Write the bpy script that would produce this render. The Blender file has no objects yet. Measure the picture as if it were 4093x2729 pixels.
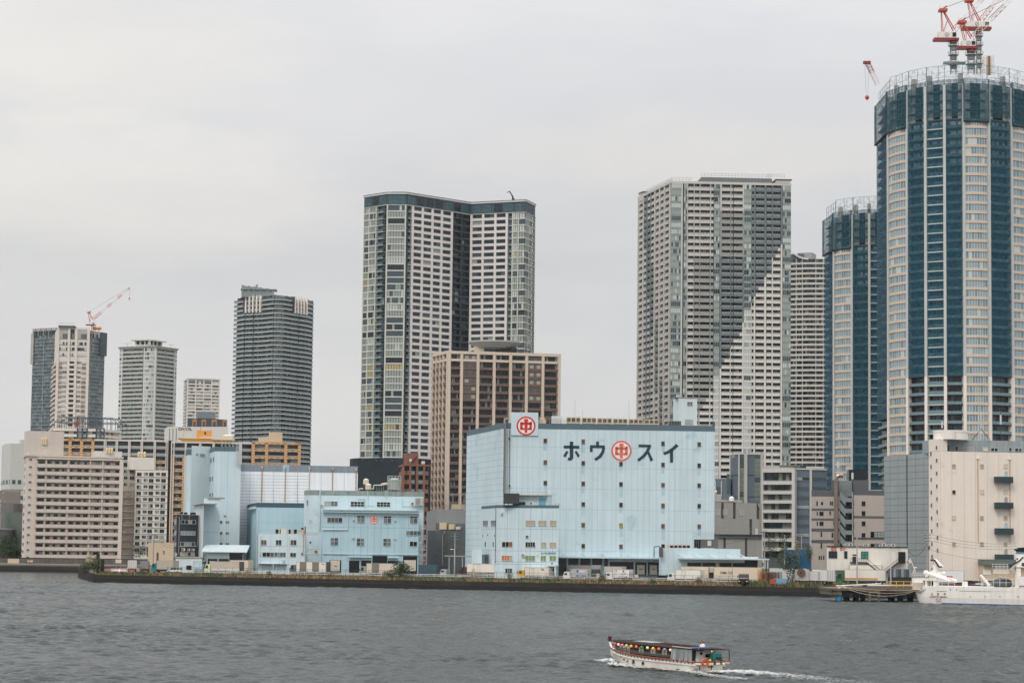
import bpy, math, random
from mathutils import Vector, Matrix
R = random.Random(7)
scene = bpy.context.scene
COL = scene.collection
rad = math.radians
# ------------------------------------------------------------------ camera
F, CX, CY = 9550.0,2046.5,1364.5          # focal length and centre in photograph pixels
CAMZ, WZ = 7.1,-2.9                        # eye height over the yard, water level
TH, RO = math.atan(840.5 / F),0.0118       # tilt up, roll
_f = Vector((0, math.cos(TH), math.sin(TH))); _u0 = Vector((0,-math.sin(TH), math.cos(TH))); _x = Vector((1,0,0))
_r = _x * math.cos(RO) + _u0 * math.sin(RO); _u = _u0 * math.cos(RO) - _x * math.sin(RO)
cd = bpy.data.cameras.new('camera'); cam = bpy.data.objects.new('camera', cd); COL.objects.link(cam)
cd.sensor_width = 36; cd.lens = F * 36 / 4093; cd.clip_start = 1; cd.clip_end = 20000
m = Matrix((_r, _u, -_f)).transposed().to_4x4(); m.translation = (0,0, CAMZ); cam.matrix_world = m
scene.camera = cam
# ------------------------------------------------------------------ sky, sun, exposure
SUN_EL, SUN_AZ = rad(52), rad(205)          # azimuth clockwise from +Y: behind the camera, a little to the right
w = bpy.data.worlds.new("World"); scene.world = w; w.use_nodes = True
nt = w.node_tree; N = nt.nodes; L = nt.links; N.clear()
def nd(t, **k):
    n = N.new(t)
    for a, b in k.items(): setattr(n, a, b)
    return n
out = nd('ShaderNodeOutputWorld'); bg = nd('ShaderNodeBackground'); bg.inputs[1].default_value = 0.1
sky = nd('ShaderNodeTexSky', sky_type='NISHITA', sun_disc=False, sun_elevation=SUN_EL, sun_rotation=SUN_AZ)
tc = nd('ShaderNodeTexCoord'); mp = nd('ShaderNodeMapping'); mp.inputs['Scale'].default_value = (2.6,2.6,8.5); mp.inputs['Location'].default_value = (0.35,0,0.55)
L.new(tc.outputs['Generated'], mp.inputs[0])
n1 = nd('ShaderNodeTexNoise'); n1.inputs['Scale'].default_value = 1.35; n1.inputs['Detail'].default_value = 6; n1.inputs['Roughness'].default_value = .55; n1.inputs['Distortion'].default_value = .25
L.new(mp.outputs[0], n1.inputs['Vector'])
cr = nd('ShaderNodeValToRGB'); cr.color_ramp.elements[0].position = .38; cr.color_ramp.elements[1].position = .66
cr.color_ramp.elements[0].color = (6.25,6.25,6.42,1); cr.color_ramp.elements[1].color = (7.25,7.18,7.1,1)
L.new(n1.outputs[0], cr.inputs[0])
sp = nd('ShaderNodeSeparateXYZ'); L.new(tc.outputs['Generated'], sp.inputs[0])
# overcast sky: the zenith is brighter than the horizon
up = nd('ShaderNodeMapRange'); up.inputs['From Min'].default_value = .12; up.inputs['From Max'].default_value = 1; up.inputs['To Min'].default_value = 1; up.inputs['To Max'].default_value = 3.0
L.new(sp.outputs['Z'], up.inputs[0])
ml = nd('ShaderNodeVectorMath', operation='SCALE'); L.new(cr.outputs[0], ml.inputs[0]); L.new(up.outputs[0], ml.inputs['Scale'])
# a soft warm cloud bank low on the left and a fainter one right of centre
def cloud(cx, cz, sx, sz, gain, prev):
    sb = nd('ShaderNodeVectorMath', operation='SUBTRACT'); L.new(tc.outputs['Generated'], sb.inputs[0]); sb.inputs[1].default_value = (cx, 0, cz)
    sc_ = nd('ShaderNodeVectorMath', operation='MULTIPLY'); L.new(sb.outputs[0], sc_.inputs[0]); sc_.inputs[1].default_value = (1 / sx, 0,1 / sz)
    ln = nd('ShaderNodeVectorMath', operation='LENGTH'); L.new(sc_.outputs[0], ln.inputs[0])
    nz = nd('ShaderNodeTexNoise'); nz.inputs['Scale'].default_value = 9; nz.inputs['Detail'].default_value = 7; L.new(mp.outputs[0], nz.inputs['Vector'])
    ma = nd('ShaderNodeMath', operation='MULTIPLY_ADD'); L.new(nz.outputs[0], ma.inputs[0]); ma.inputs[1].default_value = -1.1; L.new(ln.outputs['Value'], ma.inputs[2])
    r_ = nd('ShaderNodeMapRange', interpolation_type='SMOOTHSTEP'); r_.inputs['From Min'].default_value = .75; r_.inputs['From Max'].default_value = -.15; L.new(ma.outputs[0], r_.inputs[0])
    s2_ = nd('ShaderNodeMixRGB', blend_type='MULTIPLY'); L.new(r_.outputs[0], s2_.inputs[0]); L.new(prev, s2_.inputs[1]); s2_.inputs[2].default_value = (gain + .02, gain, gain - .045,1); return s2_.outputs[0]
c_out = cloud(-.165,.146,.1,.028,1.1, ml.outputs[0]); c_out = cloud(.09,.165,.12,.02,1.06, c_out); c_out = cloud(-.19,.205,.1,.03,1.05, c_out)
mx = nd('ShaderNodeMixRGB'); mx.inputs[0].default_value = .95; L.new(sky.outputs[0], mx.inputs[1]); L.new(c_out, mx.inputs[2])
L.new(mx.outputs[0], bg.inputs[0]); L.new(bg.outputs[0], out.inputs[0])
sd = bpy.data.lights.new('sun', 'SUN'); sun = bpy.data.objects.new('sun', sd); COL.objects.link(sun)
sd.energy = 1.5; sd.angle = rad(18); sd.color = (1,.95,.88)
sv = Vector((math.sin(SUN_AZ) * math.cos(SUN_EL), math.cos(SUN_AZ) * math.cos(SUN_EL), math.sin(SUN_EL)))
sun.rotation_euler = sv.to_track_quat('Z', 'Y').to_euler()
vs = scene.view_settings; vs.view_transform = 'Standard'; vs.look = 'None'; vs.exposure = 0; vs.gamma = 1
scene.render.engine = 'CYCLES'; scene.cycles.max_bounces = 5; scene.cycles.transparent_max_bounces = 12; scene.cycles.volume_bounces = 0
# ------------------------------------------------------------------ pixel <-> place helpers
def ray(u, v):
    d = _r * ((u - CX) / F) + _u * ((CY - v) / F) + _f
    return d / d.y
def P(uv, Y):
    d = ray(*uv); return Vector((d.x * Y, Y, CAMZ + d.z * Y))
def crop(ox, oy, s): return lambda x, y: (ox + x / s, oy + y / s)
A = crop(0,1100,1.2057); B = crop(650,1050,1.16125); C = crop(0,2050,2.868); D = crop(750,2050,2.4247); E = crop(1400,700,1.12)
Fc = crop(1700,1550,1.8816); G = crop(1680,2100,2.868); H = crop(2400,2100,2.6133); I = crop(2500,650,1.1612); J = crop(3250,0,1.3072)
K = crop(3250,1100,1.7426); Lc = crop(2800,1750,2.4125); M = crop(3250,1700,2.0902); O = crop(3600,2120,4.7505); Q = crop(2350,2500,2.94); Rc = crop(3200,2100,4.2764)
def roofpts(pts, Y0, i0=0):
    """points of one flat roof edge: the depth of one fixes the height, the height fixes the others"""
    Z = P(pts[i0], Y0).z; o = []
    for p in pts:
        d = ray(*p); Y = (Z - CAMZ) / d.z; o.append(Vector((d.x * Y, Y)))
    return o, Z
def flatpts(pts, Ys):
    o = [P(p, Y) for p, Y in zip(pts, Ys)]
    return [Vector((q.x, q.y)) for q in o], sum(q.z for q in o) / len(o)
# ------------------------------------------------------------------ materials
MATS = {}
def S(r, g, b): return tuple(((c / 255) / 12.92 if c <= 10 else ((c / 255 + .055) / 1.055) ** 2.4) for c in (r, g, b)) + (1,)
def mat(name, rgb, rough=.75, var=.12, scale=.25, streak=0, metal=0, emit=0, dirt=None, fine=0, spec=.5, alpha=1, vary=0):
    if name in MATS: return MATS[name]
    mt = bpy.data.materials.new(name); mt.use_nodes = True; t = mt.node_tree; n = t.nodes; l = t.links; b = n['Principled BSDF']
    b.inputs['Roughness'].default_value = rough; b.inputs['Metallic'].default_value = metal; b.inputs['Specular IOR Level'].default_value = spec
    c = S(*rgb); base = n.new('ShaderNodeRGB'); base.outputs[0].default_value = c; cur = base.outputs[0]
    tcn = n.new('ShaderNodeTexCoord')
    def mul(fac_out, lo, hi):
        nonlocal cur
        mr = n.new('ShaderNodeMapRange'); mr.inputs['From Min'].default_value = .3; mr.inputs['From Max'].default_value = .7
        mr.inputs['To Min'].default_value = lo; mr.inputs['To Max'].default_value = hi; l.new(fac_out, mr.inputs[0])
        vm = n.new('ShaderNodeVectorMath'); vm.operation = 'SCALE'; l.new(cur, vm.inputs[0]); l.new(mr.outputs[0], vm.inputs['Scale']); cur = vm.outputs[0]
    if var:
        ns = n.new('ShaderNodeTexNoise'); ns.inputs['Scale'].default_value = scale; ns.inputs['Detail'].default_value = 5; ns.inputs['Roughness'].default_value = .65
        l.new(tcn.outputs['Object'], ns.inputs['Vector']); mul(ns.outputs[0],1 - var, 1 + var * .6)
    if streak:
        m2 = n.new('ShaderNodeMapping'); m2.inputs['Scale'].default_value = (1.3,1.3,.05); l.new(tcn.outputs['Object'], m2.inputs[0])
        n2 = n.new('ShaderNodeTexNoise'); n2.inputs['Scale'].default_value = 1; n2.inputs['Detail'].default_value = 4; l.new(m2.outputs[0], n2.inputs['Vector']); mul(n2.outputs[0],1 - streak, 1 + streak * .4)
    if fine:
        n3 = n.new('ShaderNodeTexNoise'); n3.inputs['Scale'].default_value = fine; n3.inputs['Detail'].default_value = 3; l.new(tcn.outputs['Object'], n3.inputs['Vector']); mul(n3.outputs[0],.7,1.3)
    if vary:
        oi = n.new('ShaderNodeObjectInfo'); mr = n.new('ShaderNodeMapRange'); mr.inputs['To Min'].default_value = 1 - vary; mr.inputs['To Max'].default_value = 1 + vary; l.new(oi.outputs['Random'], mr.inputs[0])
        vm = n.new('ShaderNodeVectorMath'); vm.operation = 'SCALE'; l.new(cur, vm.inputs[0]); l.new(mr.outputs[0], vm.inputs['Scale']); cur = vm.outputs[0]
    if dirt:
        n4 = n.new('ShaderNodeTexNoise'); n4.inputs['Scale'].default_value = dirt[1]; n4.inputs['Detail'].default_value = 6; n4.inputs['Roughness'].default_value = .7; l.new(tcn.outputs['Object'], n4.inputs['Vector'])
        rp = n.new('ShaderNodeMapRange'); rp.inputs['From Min'].default_value = dirt[2]; rp.inputs['From Max'].default_value = dirt[2] + .12; l.new(n4.outputs[0], rp.inputs[0])
        mm = n.new('ShaderNodeMixRGB'); l.new(rp.outputs[0], mm.inputs[0]); l.new(cur, mm.inputs[1]); mm.inputs[2].default_value = S(*dirt[0]); cur = mm.outputs[0]
    l.new(cur, b.inputs['Base Color'])
    if emit: b.inputs['Emission Color'].default_value = c; b.inputs['Emission Strength'].default_value = emit
    if alpha < 1: b.inputs['Alpha'].default_value = alpha
    MATS[name] = mt; return mt
# ------------------------------------------------------------------ mesh builder
class MB:
    def __init__(s): s.v = []; s.f = []; s.mi = []; s.ms = []; s.smooth = False
    def _m(s, mt):
        if mt not in s.ms: s.ms.append(mt)
        return s.ms.index(mt)
    def face(s, pts, mt):
        b = len(s.v); s.v += [tuple(p) for p in pts]; s.f.append(tuple(range(b, b + len(pts)))); s.mi.append(s._m(mt))
    def hexa(s, p, mt):      # 8 points: bottom ring 0-3, top ring 4-7
        b = len(s.v); s.v += [tuple(q) for q in p]; k = s._m(mt)
        for q in ((0,3,2,1),(4,5,6,7),(0,1,5,4),(1,2,6,5),(2,3,7,6),(3,0,4,7)): s.f.append(tuple(b + i for i in q)); s.mi.append(k)
    def box(s, a, b, mt):
        x0, y0, z0 = a; x1, y1, z1 = b
        s.hexa([(x0, y0, z0),(x1, y0, z0),(x1, y1, z0),(x0, y1, z0),(x0, y0, z1),(x1, y0, z1),(x1, y1, z1),(x0, y1, z1)], mt)
    def prism(s, poly, z0, z1, mt, top=None):
        n = len(poly); b = len(s.v)
        zz0 = z0 if isinstance(z0,(list, tuple)) else [z0] * n; zz1 = z1 if isinstance(z1,(list, tuple)) else [z1] * n
        s.v += [(p[0], p[1], zz0[i]) for i, p in enumerate(poly)] + [(p[0], p[1], zz1[i]) for i, p in enumerate(poly)]; k = s._m(mt)
        for i in range(n): j = (i + 1) % n; s.f.append((b + i, b + j, b + n + j, b + n + i)); s.mi.append(k)
        s.f.append(tuple(b + n + i for i in range(n))); s.mi.append(s._m(top or mt)); s.f.append(tuple(b + i for i in reversed(range(n)))); s.mi.append(k)
    def cyl(s, c, r, z0, z1, mt, n=12, r2=None):
        r2 = r if r2 is None else r2; b = len(s.v); k = s._m(mt)
        for rr, z in ((r, z0),(r2, z1)): s.v += [(c[0] + rr * math.cos(2 * math.pi * i / n), c[1] + rr * math.sin(2 * math.pi * i / n), z) for i in range(n)]
        for i in range(n): j = (i + 1) % n; s.f.append((b + i, b + j, b + n + j, b + n + i)); s.mi.append(k)
        s.f.append(tuple(b + n + i for i in range(n))); s.f.append(tuple(b + i for i in reversed(range(n)))); s.mi += [k, k]
    def tube(s, p, q, r, mt, n=5, r2=None):
        p = Vector(p); q = Vector(q); d = q - p
        if d.length < 1e-6: return
        d.normalize(); a = d.cross(Vector((0,0,1)) if abs(d.z) < .9 else Vector((1,0,0))).normalized(); c = d.cross(a); b = len(s.v); k = s._m(mt); r2 = r if r2 is None else r2
        for pt, rr in ((p, r),(q, r2)): s.v += [tuple(pt + (a * math.cos(2 * math.pi * (i + .5) / n) + c * math.sin(2 * math.pi * (i + .5) / n)) * rr) for i in range(n)]
        for i in range(n): j = (i + 1) % n; s.f.append((b + i, b + j, b + n + j, b + n + i)); s.mi.append(k)
        s.f.append(tuple(b + n + i for i in range(n))); s.f.append(tuple(b + i for i in reversed(range(n)))); s.mi += [k, k]
    def path(s, pts, r, mt, n=5):
        for p, q in zip(pts, pts[1:]): s.tube(p, q, r, mt, n)
    def ball(s, c, r, mt, n=10, sz=1, sx=1, sy=1):
        b = len(s.v); k = s._m(mt); h = n // 2
        for i in range(h + 1):
            a = math.pi * i / h
            for j in range(n): t = 2 * math.pi * j / n; s.v.append((c[0] + sx * r * math.sin(a) * math.cos(t), c[1] + sy * r * math.sin(a) * math.sin(t), c[2] + sz * r * math.cos(a)))
        for i in range(h):
            for j in range(n): j2 = (j + 1) % n; s.f.append((b + i * n + j, b + (i + 1) * n + j, b + (i + 1) * n + j2, b + i * n + j2)); s.mi.append(k)
    def loft(s, rings, mt, cap=True):
        b = len(s.v); n = len(rings[0]); k = s._m(mt)
        for r in rings: s.v += [tuple(p) for p in r]
        for i in range(len(rings) - 1):
            for j in range(n): j2 = (j + 1) % n; s.f.append((b + i * n + j, b + i * n + j2, b + (i + 1) * n + j2, b + (i + 1) * n + j)); s.mi.append(k)
        if cap: s.f.append(tuple(b + j for j in reversed(range(n)))); s.f.append(tuple(b + (len(rings) - 1) * n + j for j in range(n))); s.mi += [k, k]
    def add(s, o):
        b = len(s.v); s.v += o.v; s.f += [tuple(b + i for i in f) for f in o.f]; s.mi += [s._m(o.ms[i]) for i in o.mi]
    def build(s, name, parent=None, off=(0,0,0), smooth=None):
        me = bpy.data.meshes.new(name); me.from_pydata([(x - off[0], y - off[1], z - off[2]) for x, y, z in s.v],[], s.f)
        for q in s.ms: me.materials.append(q)
        me.polygons.foreach_set('material_index', s.mi)
        if smooth or s.smooth: me.polygons.foreach_set('use_smooth', [True] * len(s.f))
        me.update(); o = bpy.data.objects.new(name, me); COL.objects.link(o)
        if parent: o.parent = parent
        else: o.location = off
        return o
def tag(o, label=None, cat=None, group=None, kind=None):
    for k, v in (('label', label),('category', cat),('group', group),('kind', kind)):
        if v: o[k] = v
    return o
def thing(name, label, cat, loc=(0,0,0), rz=0, group=None):
    o = bpy.data.objects.new(name, None); COL.objects.link(o); o.location = loc; o.rotation_euler = (0,0, rz); return tag(o, label, cat, group)
def struct(name, mb, kind='structure', smooth=None): o = mb.build(name, smooth=smooth); o['kind'] = kind; return o
def copy_tree(o, parent=None):
    c = o.copy(); COL.objects.link(c)
    if parent: c.parent = parent
    for ch in list(o.children): copy_tree(ch, c)
    return c
# ------------------------------------------------------------------ vertical planes
class Face:
    def __init__(s, a, b, z=0):
        s.a = Vector(a[:2]); s.b = Vector(b[:2]); s.t = (s.b - s.a).normalized(); s.len = (s.b - s.a).length
        n = Vector((s.t.y, -s.t.x)); s.n = n
    def at(s, q, d=0): p = s.a + s.t * q + s.n * d; return (p.x, p.y)
    def sz(s, uv):
        r = ray(*uv); k = s.n.dot(s.a) / (s.n.x * r.x + s.n.y * r.y); X = Vector((r.x * k, r.y * k)); return (X - s.a).dot(s.t), CAMZ + r.z * k
    def box(s, mb, s0, s1, z0, z1, d0, d1, mt):
        p = [s.at(s0, d1), s.at(s1, d1), s.at(s1, d0), s.at(s0, d0)]; mb.hexa([(x, y, z0) for x, y in p] + [(x, y, z1) for x, y in p], mt)
    def px(s, mb, p, q, d0, d1, mt):
        a = s.sz(p); b = s.sz(q); s.box(mb, a[0], b[0], b[1], a[1], d0, d1, mt)
    def pt(s, uv, d=0): q, z = s.sz(uv); x, y = s.at(q, d); return Vector((x, y, z))
    def p3(s, q, z, d=0): x, y = s.at(q, d); return Vector((x, y, z))
def inset(poly, d):
    n = len(poly); o = []
    for i in range(n):
        p0, p1, p2 = Vector(poly[i - 1]), Vector(poly[i]), Vector(poly[(i + 1) % n]); a = (p1 - p0).normalized(); b = (p2 - p1).normalized()
        na = Vector((-a.y, a.x)); nb = Vector((-b.y, b.x)); k = na + nb; q = max(.35, k.dot(na)); o.append(p1 + k * (d / q))
    return o
class Bld:
    """a building: a base empty with its parts; ring of face planes runs left to right as seen from the water"""
    def __init__(s, name, label, cat, line, back, z0=0, ztop=10, group=None):
        s.line = [Vector(p[:2]) for p in line]; s.z0 = z0; s.zt = ztop
        c = sum(s.line, Vector((0,0))) / len(s.line); s.off = Vector((c.x, c.y, z0)); s.root = thing(name, label, cat, s.off, 0, group)
        s.faces = [Face(a, b) for a, b in zip(s.line, s.line[1:])]
        bk = back if isinstance(back, list) else None
        d = (c.normalized() if bk is None else None)
        s.poly = s.line + (bk if bk else [s.line[-1] + d * back, s.line[0] + d * back])
        s.bands = {}; s.pil = []; s.wins = []
    def part(s, name, mb, parent=None, label=None, kind=None, smooth=None):
        if not mb.f: return None
        o = mb.build(name, parent or s.root, s.off, smooth)
        if label: o['label'] = label
        if kind: o['kind'] = kind
        return o
    def walls(s, mt, ins=0, z1=None, top=None, name='wall', z0=None):
        mb = MB(); mb.prism(inset(s.poly, ins) if ins else s.poly, s.z0 if z0 is None else z0, s.zt if z1 is None else z1, mt, top); return s.part(name, mb)
    def band(s, k):
        if k not in s.bands: s.bands[k] = MB()
        return s.bands[k]
    def finish(s, band='floor_band', pil='pillar', win='window', maxwin=100):
        for k, b in s.bands.items(): s.part(band, b)
        for b in s.pil: s.part(pil, b)
        if len(s.wins) > maxwin:
            idx = list(range(len(s.wins))); R.shuffle(idx); idx.sort(key=lambda i: -s.wins[i][0]); keep = idx[:maxwin]; rest = MB()
            for i in idx[maxwin:]: rest.add(s.wins[i][1])
            s.part(win, rest, kind='stuff')
        else: keep = range(len(s.wins))
        for i in keep: s.part(win, s.wins[i][1])
def pick(ws):
    x = R.random() * sum(w for _, w in ws)
    for m_, w in ws:
        x -= w
        if x <= 0: return m_
    return ws[-1][0]
def facade(b, face, bays, zt, pitch, nf, k0=0):
    """bays: (s0, s1, spec) ; spec keys: bh,bd,bm (spandrel height, outer face, material), wd (pane plane), wm (pane materials), mu (panes), fm (frame), rail=(h,mat,d), lint, pw"""
    for (s0, s1, sp) in bays:
        for k in range(nf):
            kk = k + k0; t = zt - k * pitch; z = t - pitch; bh = sp.get('bh', .9); bd = sp.get('bd', 0)
            if sp.get('skip') and sp['skip'](kk): continue
            bm = sp['bm']; bm = bm(kk) if callable(bm) else bm
            mb = b.band(kk); face.box(mb, s0, s1, z, z + bh, sp.get('bi', -1.0), bd, bm)
            if 'rail' in sp:
                h, rm, rd = sp['rail'][:3]; rm = rm(kk) if callable(rm) else rm
                face.box(mb, s0 + .08, s1 - .08, z + bh + sp.get('gap', .0), z + bh + h, rd - .08, rd, rm)
            if sp.get('lint'): face.box(mb, s0, s1, t - sp['lint'], t, sp.get('bi', -1.0), bd - .02, bm)
            if 'wm' in sp:
                wd = sp.get('wd', -.5); w = MB(); z1 = t - sp.get('lint', 0); za = z + bh; n = sp.get('mu', 2); fm = sp.get('fm'); a = s0 + sp.get('wi', 0); c = s1 - sp.get('wi', 0); st = (c - a) / n
                wm = sp['wm'](kk) if callable(sp['wm']) else sp['wm']; one = pick(wm)
                for i in range(n):
                    mm = one if R.random() < sp.get('same', .6) else pick(wm)
                    face.box(w, a + i * st, a + (i + 1) * st, za, z1, wd - .12, wd, mm)
                if fm:
                    fw = sp.get('fw', .12)
                    for i in range(n + 1): face.box(w, a + i * st - fw / 2, a + i * st + fw / 2, za, z1, wd, wd + .06, fm)
                    if sp.get('tr'): q = za + (z1 - za) * sp['tr']; face.box(w, a, c, q - fw / 2, q + fw / 2, wd + .005, wd + .055, fm)
                b.wins.append(((c - a) * (z1 - za) + (.001 * k), w))
def pillar(b, face, s, wd, z0, z1, d0, d1, mt, part=True):
    mb = MB(); face.box(mb, s - wd / 2, s + wd / 2, z0, z1, d0, d1, mt)
    if part: b.pil.append(mb)
    return mb
PANES = dict()
# ------------------------------------------------------------------ shared materials
g_dark = mat('glass_dark', (22,38,46),.12,0, vary=.2); g_mid = mat('glass_mid', (70,86,92),.18,.15,.5); g_cur = mat('glass_curtain', (150,158,152),.35,.12,.8)
g_pale = mat('glass_pale', (188,194,190),.3,.1,.6); g_warm = mat('glass_warm', (178,160,118),.4,.1,.6); g_teal = mat('glass_teal', (60,98,104),.15,.15,.5)
g_blue = mat('glass_blue', (112,136,146),.15,.15,.4); g_black = mat('glass_black', (9,14,18),.2,0)
frame_w = mat('frame_white', (196,196,192),.5,.05); frame_g = mat('frame_grey', (128,134,134),.5,.08); frame_d = mat('frame_dark', (40,46,50),.5,.08)
conc = mat('concrete', (165,162,156),.9,.12,.15,.1); conc_d = mat('concrete_dark', (95,96,94),.9,.18,.2,.15)
steel = mat('galvanised_steel', (150,155,156),.45,.15,.6, metal=.3); roofing = mat('roofing', (120,122,122),.9,.2,.2)
# ------------------------------------------------------------------ the land and the water
QL, QR = Vector((-117,678)), Vector((78.4,582))
def quay(x): return QL.y + (x - QL.x) * (QR.y - QL.y) / (QR.x - QL.x)
QE = Vector((420, quay(420)))
gm = mat('asphalt', (98,97,94),.95,.25,.08, fine=1.2)
bank = [QL, QE, Vector((3000, quay(420))), Vector((3000,5000)), Vector((-3000,5000)), Vector((-3000,1040)), Vector((-250,948)), Vector((-134,935)), Vector((-142,792))]
qw = mat('quay_concrete', (62,56,50),.95,.25,.35,.25, dirt=((52,44,40),.12,.5))
qwet = mat('quay_tideline', (15,15,15),.6,.3,.8)
gb = MB(); gi = inset(bank, 5.0); gi2 = inset(bank, .9)
n = len(bank); gb.face([(p.x, p.y, 0) for p in gi], gm)
for i in range(n):
    j = (i + 1) % n; gb.face([(gi2[i].x, gi2[i].y, -.75),(gi2[j].x, gi2[j].y, -.75),(gi[j].x, gi[j].y, 0),(gi[i].x, gi[i].y, 0)], mat('soil', (84,74,60),.95,.3,.5, fine=2))
struct('ground', gb)
wl = MB()
def wallrun(mb, a, b, segs):
    f = Face(a, b); step = f.len / segs
    for i in range(segs):
        dz = R.uniform(-.03,.03); f.box(mb, i * step + .02,(i + 1) * step - .02,-.95,-.62 + dz, -.9,.12, qw)
    f.box(mb, 0, f.len, -1.62,-.96,-.9,0, qw); f.box(mb, 0, f.len, -7,-1.63,-.9,.06, qwet)
wallrun(wl, QL, QR, 26); wallrun(wl, QR, QE, 40)
o = wl.build('quay_wall', None, (0,630,-3)); tag(o, 'long dark stained concrete quay wall along the near edge of the truck yard', 'quay wall')
wl = MB(); wallrun(wl, Vector((-250,948)), Vector((-134,935)),14); wallrun(wl, Vector((-900,1000)), Vector((-250,948)),60)
o = wl.build('quay_wall', None, (-200,950,-3)); tag(o, 'distant low quay wall at the far left below the beige apartment block', 'quay wall')
# steel sheet piling on the end of the yard
sp_ = MB(); f = Face(Vector((-142,792)), QL); rust = mat('rusty_sheet_pile', (38,34,32),.8,.35,.6,.3)
k = int(f.len / 1.1)
for i in range(k):
    f.box(sp_, i * 1.1, i * 1.1 + .6,-7,-.55 + R.uniform(-.05,.1),-.5,.22, rust); f.box(sp_, i * 1.1 + .6, i * 1.1 + 1.1,-7,-.6,-.5,-.1, rust)
o = sp_.build('sheet_piling', None, (-128,735,-3)); tag(o, 'dark corrugated sheet piling closing the left end of the truck yard', 'sheet piling')
# water
wm = bpy.data.materials.new('water'); wm.use_nodes = True; t = wm.node_tree; b = t.nodes['Principled BSDF']
b.inputs['Base Color'].default_value = (.024,.034,.033,1); b.inputs['Roughness'].default_value = .16; b.inputs['IOR'].default_value = 1.33; b.inputs['Specular IOR Level'].default_value = .5
tcw = t.nodes.new('ShaderNodeTexCoord')
def wn(sx, sy, sc, det, dist):
    mpn = t.nodes.new('ShaderNodeMapping'); mpn.inputs['Scale'].default_value = (sx, sy, 1); mpn.inputs['Rotation'].default_value = (0,0,.25); t.links.new(tcw.outputs['Object'], mpn.inputs[0])
    q = t.nodes.new('ShaderNodeTexNoise'); q.inputs['Scale'].default_value = sc; q.inputs['Detail'].default_value = det; q.inputs['Roughness'].default_value = .6; q.inputs['Distortion'].default_value = dist; t.links.new(mpn.outputs[0], q.inputs['Vector']); return q.outputs[0]
a1 = wn(.85,1,2.2,5,.3); a2 = wn(.8,1,.3,3,.2)
ad = t.nodes.new('ShaderNodeMath'); ad.operation = 'MULTIPLY_ADD'; t.links.new(a2, ad.inputs[0]); ad.inputs[1].default_value = 1.4; t.links.new(a1, ad.inputs[2])
bp = t.nodes.new('ShaderNodeBump'); bp.inputs['Strength'].default_value = 1; bp.inputs['Distance'].default_value = .36; t.links.new(ad.outputs[0], bp.inputs['Height']); t.links.new(bp.outputs[0], b.inputs['Normal'])
import numpy as np
def water_mesh():
    def height(X, Y):
        h = np.zeros_like(X); rr = np.random.RandomState(3)
        gust = .85 + .35 * np.sin(X * .05 + 2 * np.sin(Y * .03)) * np.sin(Y * .041 + 1.3 * np.sin(X * .023))
        for i in range(40):
            wlg = .95 * 1.043 ** i; kk = 2 * math.pi / wlg; an = rr.normal(math.pi / 2 + .25,.6); a = .0125 * wlg ** .72; ph = rr.uniform(0,6.28)
            s_ = np.sin(kk * (X * math.cos(an) + Y * math.sin(an)) + ph + 1.2 * np.sin(X * .05 * (1 + i % 3) + Y * .043 + i)); h += a * (s_ + .4 * s_ * s_)
        h = h * gust; return h - h.mean()
    vs_, fs_ = [],[]; base = 0
    xs = None
    for (y0, y1, dy, dx) in ((120,300,.3,.34),(300,700,.7,.9)):
        ny = int((y1 - y0) / dy) + 1; hw = .235 * y1 + 14; nx = int(2 * hw / dx) + 1
        X, Y = np.meshgrid(np.linspace(-hw, hw, nx), np.linspace(y0, y1, ny)); Z = height(X, Y); Z[0, :] = 0; Z[-1, :] = 0; Z[:, 0] = 0; Z[:, -1] = 0
        vs_.append(np.stack([X.ravel(), Y.ravel(), Z.ravel()],1)); idx = np.arange(nx * ny).reshape(ny, nx) + base
        fs_.append(np.stack([idx[:-1, :-1].ravel(), idx[:-1,1:].ravel(), idx[1:, 1:].ravel(), idx[1:, :-1].ravel()],1)); base += nx * ny
    V = np.concatenate(vs_); Fq = np.concatenate(fs_)
    # the rest of the river, flat
    h1 = .235 * 300 + 14; h2 = .235 * 700 + 14; E_ = 3000
    ex = [((-E_, -1500),(E_, 120)),((-E_, 120),(-h1,300)),((h1,120),(E_, 300)),((-E_, 300),(-h2,700)),((h2,300),(E_, 700)),((-E_, 700),(E_, 1200))]
    vv = []; ff = []
    for (x0, y0),(x1, y1) in ex: c = base + len(vv); vv += [(x0, y0,0),(x1, y0,0),(x1, y1,0),(x0, y1,0)]; ff.append((c, c + 1, c + 2, c + 3))
    V = np.concatenate([V, np.array(vv, float)]); Fq = np.concatenate([Fq, np.array(ff)])
    me = bpy.data.meshes.new('water'); me.vertices.add(len(V)); me.vertices.foreach_set('co', V.astype('f').ravel()); me.loops.add(Fq.size); me.loops.foreach_set('vertex_index', Fq.astype('i').ravel())
    me.polygons.add(len(Fq)); me.polygons.foreach_set('loop_start', np.arange(0, Fq.size, 4, dtype='i')); me.polygons.foreach_set('loop_total', np.full(len(Fq),4, dtype='i')); me.polygons.foreach_set('use_smooth', np.ones(len(Fq), dtype=bool)); me.update(); me.validate()
    me.materials.append(wm); o = bpy.data.objects.new('water', me); COL.objects.link(o); o.location = (0,0, WZ); o['kind'] = 'structure'; return o
water_mesh()
# ================================================================== TOWERS
def xs_on(face, cf, xs, y): return [face.sz(cf(x, y))[0] for x in xs]
def bays_of(face, cf, items, y):
    o = []
    for x0, x1, sp in items: a, c = xs_on(face, cf, (x0, x1), y); o.append((a, c, sp))
    return o
GA = [(g_cur, .5),(g_pale, .15),(g_mid, .2),(g_dark, .1),(g_warm, .05)]
GD = [(g_dark, .75),(g_mid, .2),(g_cur, .05)]
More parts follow.
